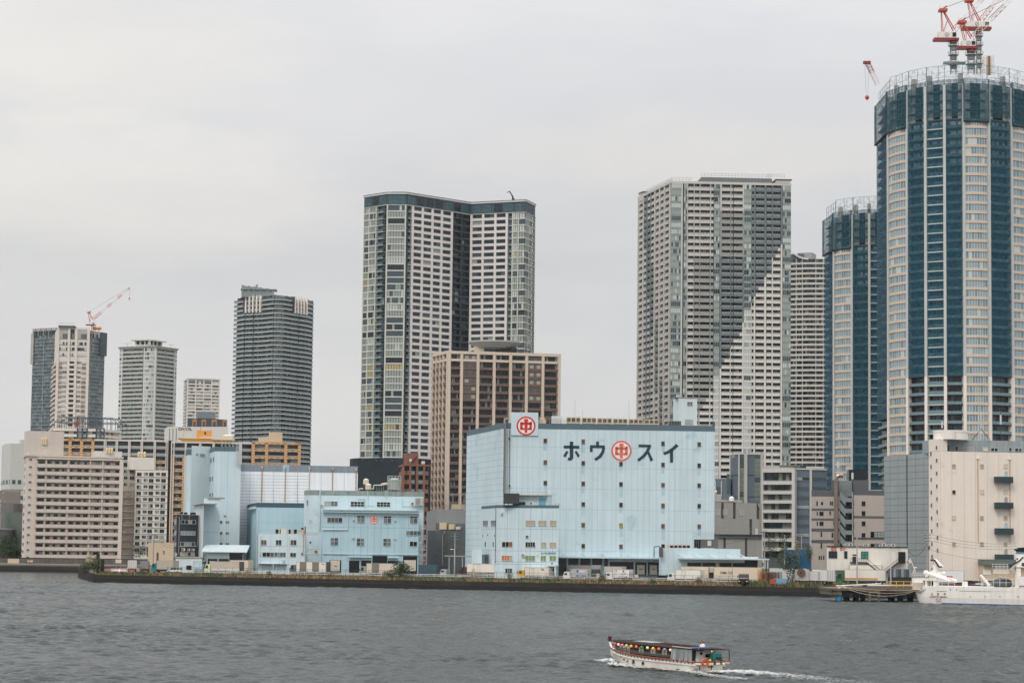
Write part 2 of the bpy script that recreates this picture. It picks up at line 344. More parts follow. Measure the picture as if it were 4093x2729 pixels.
# ---- the tall notched tower with white grid walls (centre)
wh = mat('white_panel', (214,208,204),.8,.06,.1,.05); teald = mat('teal_panel', (58,76,82),.6,.12,.1); cream = mat('cream_mullion', (196,196,186),.7,.06)
brn = mat('brown_grey_panel', (86,82,80),.8,.1); dk = mat('dark_recess', (44,56,62),.7,.15,.2)
line, Z = roofpts([E(63,93), E(165,77), E(252,77), E(540,122), E(785,110), E(828,132)],1150,1)
b = Bld('residential_tower', 'tall notched apartment tower with white grid walls and dark teal top storey', 'apartment tower', line, 28,0, Z)
b.walls(dk, 1.6, Z - .2, roofing)
W = dict(bh=1.3, bm=wh, wd=-.45, wm=GD, mu=2, lint=0, bi=-1.6); Gl = dict(bh=.6, bm=cream, bd=.1, wd=-.1, wm=GA, mu=4, fm=frame_d, fw=.22, same=.85); Dk = dict(bh=1.0, bm=dk, wd=-1.3, wm=GD, mu=2, bi=-1.6)
Gn = dict(Gl, mu=2); Db = dict(bh=.25, bm=cream, bd=.1, wd=-1.3, wm=GD, mu=2, rail=(1.2, g_teal, 0), bi=-1.6)
f1, f2, f3, f4, f5 = b.faces; zt = Z - 6.3; NF = 54; pt_ = zt / NF
f1b = bays_of(f1, E, [(66,86, Gl),(89,115, Gl),(121,150, Db)],90); f2b = [(0.7, f2.len - .7, dict(Gl, mu=6))]
f3b = bays_of(f3, E, [(262,276, Db),(286,322, W),(330,366, W),(374,408, W),(416,453, W),(466,500, Dk),(503,538, Dk)],100)
f4b = bays_of(f4, E, [(549,591, W),(601,646, W),(656,697, W),(712,727, Db),(730,750, Gn),(758,782, Gn)],115)
f5b = [(.3, f5.len * .33, Gn),(f5.len * .36, f5.len * .66, Gn),(f5.len * .7, f5.len - .4, Db)]
for fc, bb in zip(b.faces, (f1b, f2b, f3b, f4b, f5b)): facade(b, fc, bb, zt, pt_, NF)
for fc, cf, y, xs, w_, mt_ in ((f1, E, 90,(64,87.5,118),.55, cream),(f3, E, 100,(282,326,370,412,457),1.35, wh),(f3, E, 100,(256,501),.7, dk),(f4, E, 112,(544,596,651,702),1.2, wh),(f4, E, 112,(728,754),.6, cream)):
    for s in xs_on(fc, cf, xs, y): pillar(b, fc, s, w_, 0, zt, -1.6,.12, mt_)
for fc in (f3, f4):   # the white spandrels run on between the pillars
    x0, x1 = (xs_on(fc, E, (282,457),100) if fc is f3 else xs_on(fc, E, (544,702),112))
    for k in range(NF): z = zt - (k + 1) * pt_; fc.box(b.band(k), x0, x1, z + .004, z + 1.3,-1.5,.05, wh)
for s in (0.3, f2.len - .3): pillar(b, f2, s, .7,0, zt, -1,.3, cream)
for s in (f5.len * .345, f5.len * .68, f5.len - .15): pillar(b, f5, s, .45,0, zt, -1,.2, cream)
cw = MB(); co = MB()
for fc, segs in zip(b.faces, (3,1,7,5,3)):
    fc.box(cw, 0, fc.len, zt + .25, Z - .95,-1.6,.0, teald); fc.box(cw, 0, fc.len, zt, zt + .25,-1.6,.2, cream); fc.box(co, -.2, fc.len + .2, Z - .95, Z - .1,-1.5,.45, frame_w); fc.box(co, -.2, fc.len + .2, Z - .1, Z + .05,-1.2,.6, dk)
    st = fc.len / segs
    for i in range(segs):
        w_ = MB(); a = i * st + .8; c = (i + 1) * st - .6; fc.box(w_, a, c, zt + .9, Z - 1.7,0.0,.06, g_teal if R.random() < .7 else g_dark); nn = 4
        for j in range(nn + 1): q = a + (c - a) * j / nn; fc.box(w_, q - .07, q + .07, zt + .9, Z - 1.7,.05,.14, frame_d)
        fc.box(w_, a, c, zt + 2.9, zt + 3.05,.05,.13, frame_d); b.wins.append((90, w_))
b.part('crown', cw); b.part('cornice', co)
ph = MB(); ca = sum((Vector(p) for p in line[1:3]), Vector((0,0))) / 2; ph.cyl((ca.x + 1, ca.y + 12),5, Z, Z + 1.6, frame_w, 10); b.part('roof_hatch', ph)
cr_ = MB(); pc = b.faces[3].p3(f4.len * .72, Z, -3); cr_.tube(pc, pc + Vector((0,0,3)),.35, dk); cr_.tube(pc + Vector((1.2,0,.2)), pc + Vector((-1.5,0,5)),.3, dk); cr_.tube(pc + Vector((-1.5,0,5)), pc + Vector((-2.8,0,4.2)),.2, dk); b.part('roof_hoist', cr_)
b.finish(band='floor_band')
# ---- brown tower in front of it
bei = mat('beige_frame', (204,188,170),.8,.07,.1,.04); bt = mat('brown_tile', (108,88,80),.85,.12,.3); bb_ = mat('brown_recess', (48,44,42),.8,.1)
line, Z = roofpts([E(367,800), E(435,785), E(942,800)],930,1)
b = Bld('residential_tower', 'brown apartment tower with beige frame pillars behind the blue warehouse', 'apartment tower', line, 30,0, Z)
b.walls(bb_, 1.7, Z - .2, roofing); f1, f2 = b.faces; NF = 27; pt_ = 3.09
dkb = [(g_black, .55),(g_dark, .3),(g_cur, .15)]
Br = dict(bh=.95, bm=lambda k: bei if k == 0 else bt, bd=-.25, wd=-1.5, wm=dkb, mu=6, fm=frame_d, fw=.08, same=.35, bi=-1.7, lint=.15)
Bw = dict(Br, bh=1.3, wi=.5, wd=-1.1, bm=lambda k: bei if k == 0 else bt); zt = Z - .9
xs = [500,573,646,719,791,864]; S0 = xs_on(f2, E, xs, 800); ed = [1.0] + S0 + [f2.len - .6]
NF = int(zt / pt_)
for i in range(7): facade(b, f2,[(ed[i] + .5, ed[i + 1] - .5, Br)], zt, pt_, NF)
for i in (1,5):
    mb = MB(); f2.box(mb, ed[i] + .5, ed[i + 1] - .5, zt - 6 * pt_, zt - pt_ * .0,-1.6,-.45, bt); b.part('tiled_panel', mb)
    for k in range(6):
        for j in range(2): w_ = MB(); a = ed[i] + 1.3 + j * (ed[i + 1] - ed[i] - 1) / 2; f2.box(w_, a, a + 1.5, zt - (k + 1) * pt_ + 1.0, zt - (k + 1) * pt_ + 2.3,-.45,-.38, g_cur if R.random() < .5 else g_mid); b.wins.append((9, w_))
for s in S0: pillar(b, f2, s, 1.1,0, Z, -1.7,0, bei)
pillar(b, f2,.65,1.5,0, Z, -1.5,.02, bei); pillar(b, f2, f2.len - .4,1.1,0, Z, -1.5,.02, bei)
st = (f1.len - 1.2) / 4
for i in range(4):
    facade(b, f1,[(i * st + .3, i * st + st - .3, dict(Br, mu=2, bh=1.0, bm=lambda k: bei if k == 0 else bt))], zt, pt_, NF); pillar(b, f1, i * st, .5,0, Z, -1.7,0, bei)
    mb = MB(); f1.box(mb, i * st + .25, i * st + .5,0, zt, -1.7,-.3, bei); b.pil.append(mb)
pillar(b, f1, f1.len - .55,1.3,0, Z, -1.5,.0, bei)
tb = MB(); f2.box(tb, 0, f2.len, zt - .25, Z, -1.5,.04, bei); f1.box(tb, 0, f1.len, zt - .25, Z, -1.4,.04, bei); b.part('parapet', tb)
# saucer on the roof
q = P(E(645,760),935); zr = Z; sa = MB(); c0 = (q.x, q.y + 8); zc = P(E(645,762),935).z; rr = (770 - 530) / 2 / 1.12 / 9550 * 935
ring = lambda r, z: [(c0[0] + r * math.cos(2 * math.pi * i / 28), c0[1] + r * .8 * math.sin(2 * math.pi * i / 28), z) for i in range(28)]
sa.loft([ring(rr * .35, zc - 1.5), ring(rr * .75, zc - .4), ring(rr, zc + 1.6), ring(rr, zc + 2.1), ring(rr * .9, zc + 2.2)], mat('saucer_concrete', (172,172,168),.8,.08), True); b.part('roof_saucer', sa, smooth=False)
pb = MB(); pb.box((c0[0] - 8, c0[1] - 4, Z - .3),(c0[0] - 4, c0[1] + 4, zc), bei); pb.box((c0[0] + 3, c0[1] - 3, Z - .3),(c0[0] + 9, c0[1] + 3, zc - .5), frame_d)
for i in range(8): pb.tube((c0[0] + 1 + i * 1.9, c0[1] - 5, Z),(c0[0] + 1 + i * 1.9, c0[1] - 5, zc),.08, frame_d)
for zz in (Z + .8, zc - .3): pb.tube((c0[0] + 1, c0[1] - 5, zz),(c0[0] + 14.5, c0[1] - 5, zz),.08, frame_d)
b.part('roof_plant', pb); b.finish(band='spandrel')
# ---- the grey and white tower right of centre
gw = mat('white_tile', (206,202,194),.8,.06,.1,.04); gl_ = mat('light_grey_tile', (190,187,180),.8,.06,.1); gm_ = mat('mid_grey_tile', (146,147,143),.8,.08,.1); gs = mat('slate_tile', (104,115,117),.8,.08,.1)
line, Z = roofpts([I(57,160), I(210,85), I(770,97)],1175,1)
b = Bld('residential_tower', 'broad tower whose white and grey tiles meet in a stepped diagonal', 'apartment tower', line, 34,0, Z)
b.walls(gs, 1.8, Z - .2, roofing); f1, f2 = b.faces; NF = 58; zt = Z - 1.2; pt_ = zt / NF
def tone(x):
    def fn(k):
        y = 100 + k * 25.7 * 1.1612 / 1.02
        if x > 720 - (y - 345) * .49 and y > 330: return gw
        if x > 548: return gs
        if x > 440: return gl_ if y < 200 else (gm_ if y < 420 else gs)
        if x > 300: return gl_ if y < 420 else gm_
        return gl_
    return fn
GW2 = [(g_black, .45),(g_dark, .35),(g_mid, .15),(g_cur, .05)]
GG = [(g_cur, .45),(g_pale, .2),(g_mid, .3),(g_dark, .05)]
def Wt(x, mu=2): return dict(bh=1.32, bm=tone(x), bi=-1.8, wd=-1.4, wm=GW2, mu=mu, rail=(.7, gm_, -.3), fm=frame_g, fw=.07)
def Gt(x, mu=3): return dict(bh=1.1, bm=lambda k: gw if x and tone(x)(k) is gw else mat('grey_green_panel', (132,140,134),.5,.1), bd=.15, wd=.05, wm=lambda k: [(g_pale, .7),(g_cur, .2),(g_mid, .1)] if x and tone(x)(k) is gw else GG, mu=mu, fm=frame_g, fw=.12, same=.7)
its = [(214,258, Gt(0,5)),(272,287, Gt(0,2)),(292,318, Wt(300,2)),(322,345, Wt(335)),(349,393, Wt(370,4)),(398,410, Wt(404,1)),(412,438, Gt(425,3)),(449,488, Wt(470,3)),(492,501, Wt(497,1)),(504,545, Wt(525,3)),(552,584, Gt(568,3)),(588,598, Wt(592,1)),(606,645, Wt(625,3)),(656,680, Wt(668,2)),(686,720, Wt(703,2)),(730,768, Gt(0,4))]
its2 = []
for x0, x1, sp_ in its:      # wide bays change tile colour part way across, floor by floor
    k_ = 3 if x1 - x0 > 30 and sp_.get('bi') == -1.8 else 1
    for j in range(k_): xa, xb = x0 + (x1 - x0) * j / k_, x0 + (x1 - x0) * (j + 1) / k_; its2.append((xa, xb, dict(sp_, bm=tone((xa + xb) / 2), mu=max(1, sp_['mu'] // 3)) if k_ > 1 else sp_))
facade(b, f2, bays_of(f2, I, its2,95), zt, pt_, NF)
for x, wpx in ((263,8),(289,4),(320,3),(347,3),(396,4),(444,8),(490,3),(548,7),(586,3),(601,7),(650,9),(683,5),(725,7)):
    s = xs_on(f2, I, (x,),95)[0]; wd_ = wpx / 1.1612 / 9550 * 1175; fn = tone(x); k0 = 0
    while k0 < NF:      # a pillar changes colour where the tile colour changes
        k1 = k0
        while k1 < NF and fn(k1) is fn(k0): k1 += 1
        mb = MB(); f2.box(mb, s - wd_ / 2, s + wd_ / 2, zt - k1 * pt_, zt - k0 * pt_, -1.8,.05, fn(k0)); b.pil.append(mb); k0 = k1
def tone1(x):
    def fn(k):
        y = 160 + k * 29; c = 88 + (y - 160) * .082
        return gs if abs(x - c) < 14 else (gl_ if x < c else gl_)
    return fn
for x0, x1 in ((64,80),(86,98),(104,116),(120,132),(140,155),(162,176),(184,200)): facade(b, f1, bays_of(f1, I, [(x0, x1, dict(Wt(0), bm=tone1((x0 + x1) / 2), mu=1))],120), zt, pt_, NF)
for x in (60,83,101,118,136,158,180,205): s = xs_on(f1, I, (x,),120)[0]; pillar(b, f1, s, 1.6,0, zt, -1.8,.05, gs if 98 < x < 120 else gl_)
tp = MB()
for fc in b.faces: fc.box(tp, 0, fc.len, zt, Z, -1.6,.1, gl_)
b.part('parapet', tp)
rs = MB(); fr = xs_on(f2, I, (360,690,700,765),95); f2.box(rs, fr[0], fr[1], Z, Z + 3.2,-22,-6, mat('penthouse_grey', (108,112,110),.8,.12)); f2.box(rs, fr[2], fr[3], Z, Z + 1.6,-16,.2, gl_); f2.box(rs, fr[2] - .5, fr[3] + .8, Z + 1.6, Z + 2.0,-16.5,.6, teald)
b.part('penthouse', rs)
rl = MB()
for (fc, a, c, z, d) in ((f2, fr[0], fr[1], Z + 3.2,-6),(f1,2, f1.len - 1, Z, -1),(f2,1,11, Z, -1),(f2, fr[0] + 34, fr[0] + 43, Z + 4.2,-10)):
    i = a
    while i < c: rl.tube(fc.p3(i, z, d), fc.p3(i, z + 1.9, d),.07, frame_g, 4); i += 1.7
    for h in (.9,1.9): rl.tube(fc.p3(a, z + h, d), fc.p3(c, z + h, d),.07, frame_g, 4)
b.part('roof_railing', rl)
ll = MB(); f1.box(ll, 3,9, Z - 3, Z + 1.2,-4,.2, gl_); f1.box(ll, 2.5,9.5, Z + 1.2, Z + 1.6,-4.5,.5, teald); b.part('lift_house', ll); b.finish(band='floor_band')
# ---- curved roofed tower behind it
line, Z = roofpts([I(735,450), I(850,446), I(985,446)],1490,1)
b = Bld('residential_tower', 'pale banded tower with a curved roof edge peeping out behind the diagonal patterned tower', 'apartment tower', line, 25,0, Z)
b.walls(mat('warm_dark', (84,80,76),.8,.1),1.2, Z, roofing); NF = 60; pt_ = 3.2
pb_ = mat('pale_band', (186,182,174),.8,.06,.1); Cb = dict(bh=1.25, bm=pb_, bd=.2, wd=-.9, wm=[(g_dark, .55),(g_mid, .25),(g_cur, .1),(mat('brown_glass', (92,78,70),.3,.1),.2)], mu=7, same=.3, bi=-1.2, fm=frame_d, fw=.1)
for fc in b.faces:
    h = fc.len / 2; facade(b, fc, [(0, h, Cb),(h, fc.len, Cb)], Z - .3, pt_, NF)
    for s in (h * .5, h, h * 1.5): pillar(b, fc, s, .35,0, Z, -1.2,.1, pb_)
cv = MB(); k = 14; pa = I(770,408); 
for i in range(k):
    u0, u1 = i / k, (i + 1) / k; fz = lambda u: Z + .5 + 5.2 * (1 - u) ** 2; xa, xb = xs_on(b.faces[0], I, (770,848),440); q0, q1 = xa + (xb - xa) * u0, xa + (xb - xa) * u1
    p = [b.faces[0].at(q0,.6), b.faces[0].at(q1,.6), b.faces[0].at(q1,-3), b.faces[0].at(q0,-3)]; cv.hexa([(p[0][0], p[0][1], fz(u0) - 1.1),(p[1][0], p[1][1], fz(u1) - 1.1),(p[2][0], p[2][1], fz(u1) - 1.1),(p[3][0], p[3][1], fz(u0) - 1.1),(p[0][0], p[0][1], fz(u0)),(p[1][0], p[1][1], fz(u1)),(p[2][0], p[2][1], fz(u1)),(p[3][0], p[3][1], fz(u0))], frame_w)
b.part('curved_roof_edge', cv); mb = MB(); b.faces[0].box(mb, 1,12, Z - .5, Z + 3.4,-12,-1.2, g_mid); b.faces[0].box(mb, 8,17, Z - .5, Z + 4.4,-15,-4, gm_); b.part('penthouse', mb); b.finish()
X1 = crop(100,1280,3.136); X2 = crop(440,1340,3.564); X3 = crop(910,1120,3.564); X4 = crop(3700,0,5.2265)
# ---- two round towers under construction at the right
def netmat(name, rgb, a):
    mt = mat(name, rgb, .8,.2,.5)
    t = mt.node_tree; n = t.nodes; b = n['Principled BSDF']; n2 = n.new('ShaderNodeTexNoise'); n2.inputs['Scale'].default_value = .7; n2.inputs['Detail'].default_value = 4; tcn = n.new('ShaderNodeTexCoord'); t.links.new(tcn.outputs['Object'], n2.inputs[0])
    mr = n.new('ShaderNodeMapRange'); mr.inputs['From Min'].default_value = .35; mr.inputs['From Max'].default_value = .65; mr.inputs['To Min'].default_value = a - .12; mr.inputs['To Max'].default_value = a + .12; t.links.new(n2.outputs[0], mr.inputs[0]); t.links.new(mr.outputs[0], b.inputs['Alpha']); return mt
net = netmat('teal_net', (0,76,98),.55); sct = mat('scaffold_teal', (58,104,110),.6,.1); neta = netmat('teal_net_sheer', (30,110,118),.05); netc = netmat('teal_net_crown', (0,78,94),.34); netb = netmat('teal_net_thin', (0,80,100),.36); netg = netmat('grey_net', (100,116,120),.45); bgs = mat('peach_spandrel', (202,184,166),.8,.07,.2,.03); pw = mat('grey_white_pillar', (186,188,184),.7,.08,.1,.06)
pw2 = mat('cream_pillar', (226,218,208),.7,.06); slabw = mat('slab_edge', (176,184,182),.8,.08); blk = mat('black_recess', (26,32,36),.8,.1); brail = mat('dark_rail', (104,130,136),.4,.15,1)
g_sky = mat('glass_sky_blue', (136,156,164),.12,.12,.4); GB = [(g_sky, .72),(g_blue, .22),(g_pale, .06)]
def round_tower(label, cols, Y, ztop_px, pitch, nets_to, crown_k, cf, yref, bx):
    """cols: list of (x, depth) of the pillars; types between them"""
    pts = [P(cf(x, yref), y) for x, y, _ in cols]; line = [Vector((p.x, p.y)) for p in pts]; Z = P(cf(*ztop_px), Y).z
    b = Bld('residential_tower', label, 'apartment tower', line, 34,0, Z, 'round towers under construction')
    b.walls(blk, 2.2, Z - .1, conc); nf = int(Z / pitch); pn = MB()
    lit = lambda k: [(g_blue, .6),(g_cur, .12),(g_mid, .28)]
    for i, fc in enumerate(b.faces):
        ty = cols[i][2]; e = .55
        if ty == 'G':       # bulging glazed bay with peach bands
            seg = 4; L_ = fc.len - 2 * e; bul = [0,.75,1.0,.75,0]
            pp = [fc.p3(e + L_ * j / seg, 0,.35 + .8 * bul[j]) for j in range(seg + 1)]; sub = [Face(a, c) for a, c in zip(pp, pp[1:])]
            for j, sf in enumerate(sub):
                sp_ = dict(bh=.98, bm=bgs, bd=.12, bi=-.6, wd=-.1, wm=lambda k, nt=nets_to: (GB if k < nt else [(g_cur, .35),(g_blue, .4),(g_sky, .25)]), mu=2, fm=frame_w, fw=.16, same=.5, skip=lambda k: k < crown_k + (2 if False else 0))
                facade(b, sf, [(0, sf.len, sp_)], Z, pitch, nf)
            for k in range(crown_k, nets_to):   # lamps inside the finished flats
                if R.random() < .0: pass
        elif ty == 'D':     # deep balconies, netted
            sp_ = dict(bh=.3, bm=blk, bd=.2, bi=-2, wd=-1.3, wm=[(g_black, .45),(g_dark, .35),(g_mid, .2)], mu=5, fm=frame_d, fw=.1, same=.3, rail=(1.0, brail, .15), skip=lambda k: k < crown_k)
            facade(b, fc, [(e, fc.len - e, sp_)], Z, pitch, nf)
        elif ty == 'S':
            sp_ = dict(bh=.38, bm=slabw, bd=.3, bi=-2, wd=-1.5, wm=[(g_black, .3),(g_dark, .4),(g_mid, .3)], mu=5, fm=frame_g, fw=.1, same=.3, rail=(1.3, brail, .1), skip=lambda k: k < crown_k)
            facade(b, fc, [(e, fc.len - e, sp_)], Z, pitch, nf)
        if ty in 'DS':
            fr_ = MB()
            for k in range(nf):
                if crown_k <= k < crown_k + 3 + (ty == 'D') * 2:
                    z = Z - (k + 1) * pitch
                    for q in (.22,.42,.72): fc.box(fr_, e + (fc.len - 2 * e) * q, e + (fc.len - 2 * e) * q + 1.1, z + .6, z + 2.7,-1.1,-.8, frame_w)
            b.part('wall_panel', fr_)
            m_ = MB(); z0 = Z - (nets_to + (4 if i == 0 else 0)) * pitch; d = .5 if ty == 'D' else .2
            if i == 0: z0 = min(z0, Z - nets_to * pitch)
            fc.box(m_, e, fc.len - e, z0, Z - crown_k * pitch, d, d + .03, net if i == 0 else netb); b.part('safety_net', m_)
        if i: pillar(b, fc, 0,1.0,0, Z - nets_to * pitch, -1.5,.75, pw2); pillar(b, fc, 0,.95, Z - nets_to * pitch, Z - 1,-1.5,.72, pw)
        # crown: scaffold lattice behind teal net, bare concrete frame inside
        cr2 = MB(); n2 = max(3, int(fc.len / 2.1))
        for k in range(crown_k):
            z = Z - k * pitch; fc.box(cr2,0, fc.len, z - pitch, z - pitch + .35,-2.4,-.1, conc_d)
            for q in range(3): x = fc.len * (q + .5) / 3; fc.box(cr2, x - .9, x + (.6 if q else 1.2), z - pitch + .35, z - .4,-1.2,-.9, frame_w if q != 1 else blk)
        b.part('bare_frame', cr2)
        sc = MB(); over = ty == 'G' or i == 0; dpt = 1.2 if over else .42; lo = Z - crown_k * pitch - (1.2 if over else -.3 * pitch); hi = Z + (.8 if i else .2)
        for j in range(n2 + 1):
            x = fc.len * j / n2; fc.box(sc, x - .06, x + .06, lo, hi, dpt - .1, dpt, sct); 
            if j % 2 == 0: fc.box(sc, x - .05, x + .05, hi, hi + 5.2,-.5,-.4, sct)
        z = lo
        while z < hi + 4: fc.box(sc, 0, fc.len, z, z + .09, dpt - .08, dpt - .01, steel) if z < hi else fc.box(sc, 0, fc.len, z, z + .07,-.5,-.43, sct); z += 1.75
        fc.box(sc, 0, fc.len, hi + 5.1, hi + 5.2,-.5,-.43, sct); b.part('scaffold', sc)
        m_ = MB(); fc.box(m_, -.2, fc.len + .2, lo, hi, dpt + .02, dpt + .05, netc)
        if over: fc.box(m_, -.2,-.17, lo, hi, .5, dpt, net); fc.box(m_, fc.len + .17, fc.len + .2, lo, hi, .5, dpt, net); fc.box(m_, 0, fc.len, lo, lo + .5,.5, dpt + .1, blk)
        fc.box(m_, 0, fc.len, hi, hi + 5,-.38,-.36, neta)
        b.part('safety_net', m_)
        if i % 2 == 1 or i == 2:
            cb = MB(); fc.box(cb, -.7,.7, Z, Z + 3.4,-4,-2.5, conc); b.part('column_stub', cb)
    b.finish(band='floor_band', pil='pillar', win='window'); return b, Z
cols = [(338,866, 'D'),(397,841, 'G'),(495,829, 'D'),(590,822, 'S'),(688,818, 'D'),(786,816, 'G'),(915,817, 'D'),(1033,822, 'G'),(1160,832, 'D'),(1260,850, 'D')]
big, BZ = round_tower('tallest round tower wrapped in teal nets with white pillars and peach bands', cols, 817,(786,428),3.3,31,4, J, 900, None)
cols = [(64,955, 'D'),(113,937, 'G'),(205,929, 'D'),(293,925, 'S'),(385,924, 'D'),(470,926, 'G')]
sm, SZ = round_tower('shorter round tower in teal nets, half hidden by the taller one', cols, 926,(250,1105),3.3,38,4, J, 1300, None)
# ---- far left: dark netted tower and the cream tower in front of it
line, Z = roofpts([X1(100,108), X1(388,92), X1(640,100), X1(1010,160)],2000,1)
b = Bld('residential_tower', 'dark netted tower under construction behind the cream tower at far left', 'apartment tower', line, 30,0, Z)
dn = mat('dark_net_wall', (58,74,82),.85,.2,.2, fine=.8); b.walls(dn, .9, Z, roofing); pt_ = 3.04; nf = int((Z - 6) / pt_)
sl = mat('slab_line', (138,148,148),.8,.08); Fn = dict(bh=.42, bm=sl, bd=.05, bi=-.9, wd=-.5, wm=[(mat('net_pane_a', (66,82,90),.5,.1),.4),(mat('net_pane_b', (92,104,106),.6,.1),.4),(mat('net_pane_c', (118,124,122),.6,.1),.2)], mu=7, same=.15)
for fc in b.faces: h = fc.len / 2; facade(b, fc, [(0, h, Fn),(h, fc.len, Fn)], Z - 6, pt_, nf); pillar(b, fc, h, .5,0, Z - 5,-.8,.12, sl)
tp = MB()
for fc in b.faces:
    fc.box(tp, 0, fc.len, Z - 2.3, Z, -.9,.2, conc); 
    for i in range(int(fc.len / 3)): fc.box(tp, i * 3, i * 3 + .7, Z - 6, Z + .1,-.5,.35, conc_d if i % 2 else sl)
b.part('parapet', tp)
m_ = MB(); f = b.faces[2]; f.box(m_, f.len - 9, f.len + .8, Z - 20, Z, .3,1.2, dn); b.part('netted_corner', m_); m_ = MB(); f = b.faces[0]; f.box(m_, -.8,2, Z - 30, Z - 4,.3,1.2, conc); b.part('netted_corner', m_); b.finish(band='floor_slab')
line, Z = roofpts([X1(372,150), X1(415,90), X1(805,97)],1535,1)
b = Bld('residential_tower', 'cream tower with red brown window panels and a zigzag of side balconies', 'apartment tower', line, 24,0, Z)
cw_ = mat('cream_tile', (212,202,192),.8,.05,.1,.04); rb = mat('brick_panel', (164,122,100),.8,.1); b.walls(cw_, .3, Z, roofing); f1, f2 = b.faces; pt_ = 3.1
xs = dict((x, xs_on(f2, X1,(x,),95)[0]) for x in (432,478,484,545,560,640,660,712,725,775)); z3 = Z - 21.5; nf = int(z3 / pt_)
for (x0, x1, dark) in ((432,478,0),(484,545,0),(660,712,0),(725,775,0)):
    for k in range(nf):
        t_ = z3 - k * pt_; w_ = MB(); f2.box(w_, xs[x0], xs[x1], t_ - 1.5, t_ - .25,-.35,.03, pick([(g_pale, .3),(g_cur, .3),(g_mid, .25),(g_dark, .15)]))
        for j in range(4): q = xs[x0] + (xs[x1] - xs[x0]) * j / 3; f2.box(w_, q - .08, q + .08, t_ - 1.5, t_ - .25,.03,.1, frame_w)
        if x0 in (432,725): f2.box(w_, xs[x0], xs[x1], t_ - 2.2, t_ - 1.52,-.2,.02, rb)
        b.wins.append((5, w_))
for k in range(nf):
    t_ = z3 - k * pt_; bd = b.band(k); f2.box(bd, xs[560], xs[640], t_ - 1.9, t_ - .3,-.2,.02, g_black); f2.box(bd, xs[560] - .4, xs[640] + .4, t_ - 3.0, t_ - 1.75,0,.35, cw_)
    f1.box(bd, .5, f1.len - 2, t_ - 3.0, t_ - 1.9,.1,1.5, cw_); f1.box(bd, 2, f1.len - 2, t_ - 1.9, t_ - .2,-.1,.05, g_black)
for i, z in enumerate((Z - 10.2, Z - 13.7, Z - 17.4)):
    for x0, x1 in ((432,545),(560,640),(660,775)):
        w_ = MB(); n_ = 5; a, c = xs[x0] + .2, xs[x1]; 
        for j in range(n_): f2.box(w_, a + (c - a) * j / n_, a + (c - a) * (j + .93) / n_, z - .9, z + .9,-.2,.04, pick([(g_pale, .5),(g_dark, .25),(g_mid, .25)]))
        b.wins.append((9, w_))
for x0, x1, m_ in ((432,545, conc),(660,775, conc),(572,620, g_dark)):
    w_ = MB(); a, c = [xs_on(f2, X1,(q,),95)[0] for q in (x0, x1)]; f2.box(w_, a, c, Z - 7.2, Z - 1,-.1,.05, m_); f2.box(w_, a + (c - a) * .4, c, Z - 7, Z - 4,.05,.1, g_mid)
    for j in range(5): q = a + (c - a) * (.4 + .15 * j); f2.box(w_, q - .1, q + .1, Z - 7, Z - 4,.1,.2, frame_g)
    b.wins.append((30, w_))
for x in (420,555,646,800): s = xs_on(f2, X1,(x,),95)[0]; pillar(b, f2, s, 1.6,0, Z, 0,.3, cw_)
cp = MB(); a, c = xs_on(f2, X1,(420,628),95); f2.box(cp, a, c, Z + .3, Z + 1.2,-8,1.4, teald); f2.box(cp, a + 1, c - 1, Z, Z + .3,-7,.6, cw_)
for j in range(9): q = a + (c - a) * j / 8; cp.tube(f2.p3(q, Z + 1.2,1), f2.p3(q, Z + 2.9,1),.07, frame_g, 4)
cp.tube(f2.p3(a, Z + 2.9,1), f2.p3(c, Z + 2.9,1),.07, frame_g, 4); b.part('roof_canopy', cp); b.finish(band='balcony')
# ---- second tower from the left: pale, bowed glass bay in the middle
line, Z = roofpts([X2(135,172), X2(175,166), X2(485,152), X2(655,152), X2(925,188), X2(955,196)],1742,2)
b = Bld('residential_tower', 'pale tower with a bowed glass bay between balconies and an open roof pavilion', 'apartment tower', line, 30,0, Z)
off = mat('off_white_tile', (204,202,196),.8,.05,.1,.04); b.walls(off, 1.3, Z, roofing); pt_ = 3.1; nf = int((Z - 2) / 3.1); z2 = Z - 1.8
glz = mat('balcony_glass', (156,162,158),.35,.12,.5); Rb = dict(bh=.35, bm=off, bd=.3, bi=-1.3, rail=(1.35, glz, .2), wd=-1.15, wm=[(mat('beige_shade', (146,142,134),.6,.1),.4),(g_dark, .25),(g_mid, .35)], mu=7, same=.1)
for i in (1,3): fc = b.faces[i]; h = fc.len / 2; facade(b, fc, [(.4, h, Rb),(h, fc.len - .4, Rb)], z2, pt_, nf)
fc = b.faces[2]; sg = 4; pp = [fc.p3(.8 + (fc.len - 1.6) * j / sg, 0,.2 + 1.3 * (0,.75,1,.75,0)[j]) for j in range(sg + 1)]
for a, c in zip(pp, pp[1:]): sf = Face(a, c); facade(b, sf, [(0, sf.len, dict(bh=1.1, bm=off, bd=.15, bi=-1, wd=0, wm=[(g_pale, .55),(g_cur, .25),(g_mid, .15),(g_dark, .05)], mu=2, fm=frame_g, fw=.1, same=.8))], z2, pt_, nf)
for i in (0,4): fc = b.faces[i]; facade(b, fc, [(.8, fc.len - .5, dict(bh=1.2, bm=off, bd=.2, bi=-1, wd=.1, wm=[(g_cur, .6),(g_dark, .4)], mu=1))], z2, pt_, nf)
for i, s in ((1,.3),(2,.4),(3,.3),(2, b.faces[2].len - .4),(3, b.faces[3].len - .3)): pillar(b, b.faces[i], s, .9,0, Z - .8,-1,.4, off)
cn = MB()
for fc in b.faces: fc.box(cn, -.2, fc.len + .3, Z - 1.8, Z - .7,-1.3,.2, off); fc.box(cn, -.4, fc.len + .4, Z - .7, Z + .1,-1,1.3, conc)
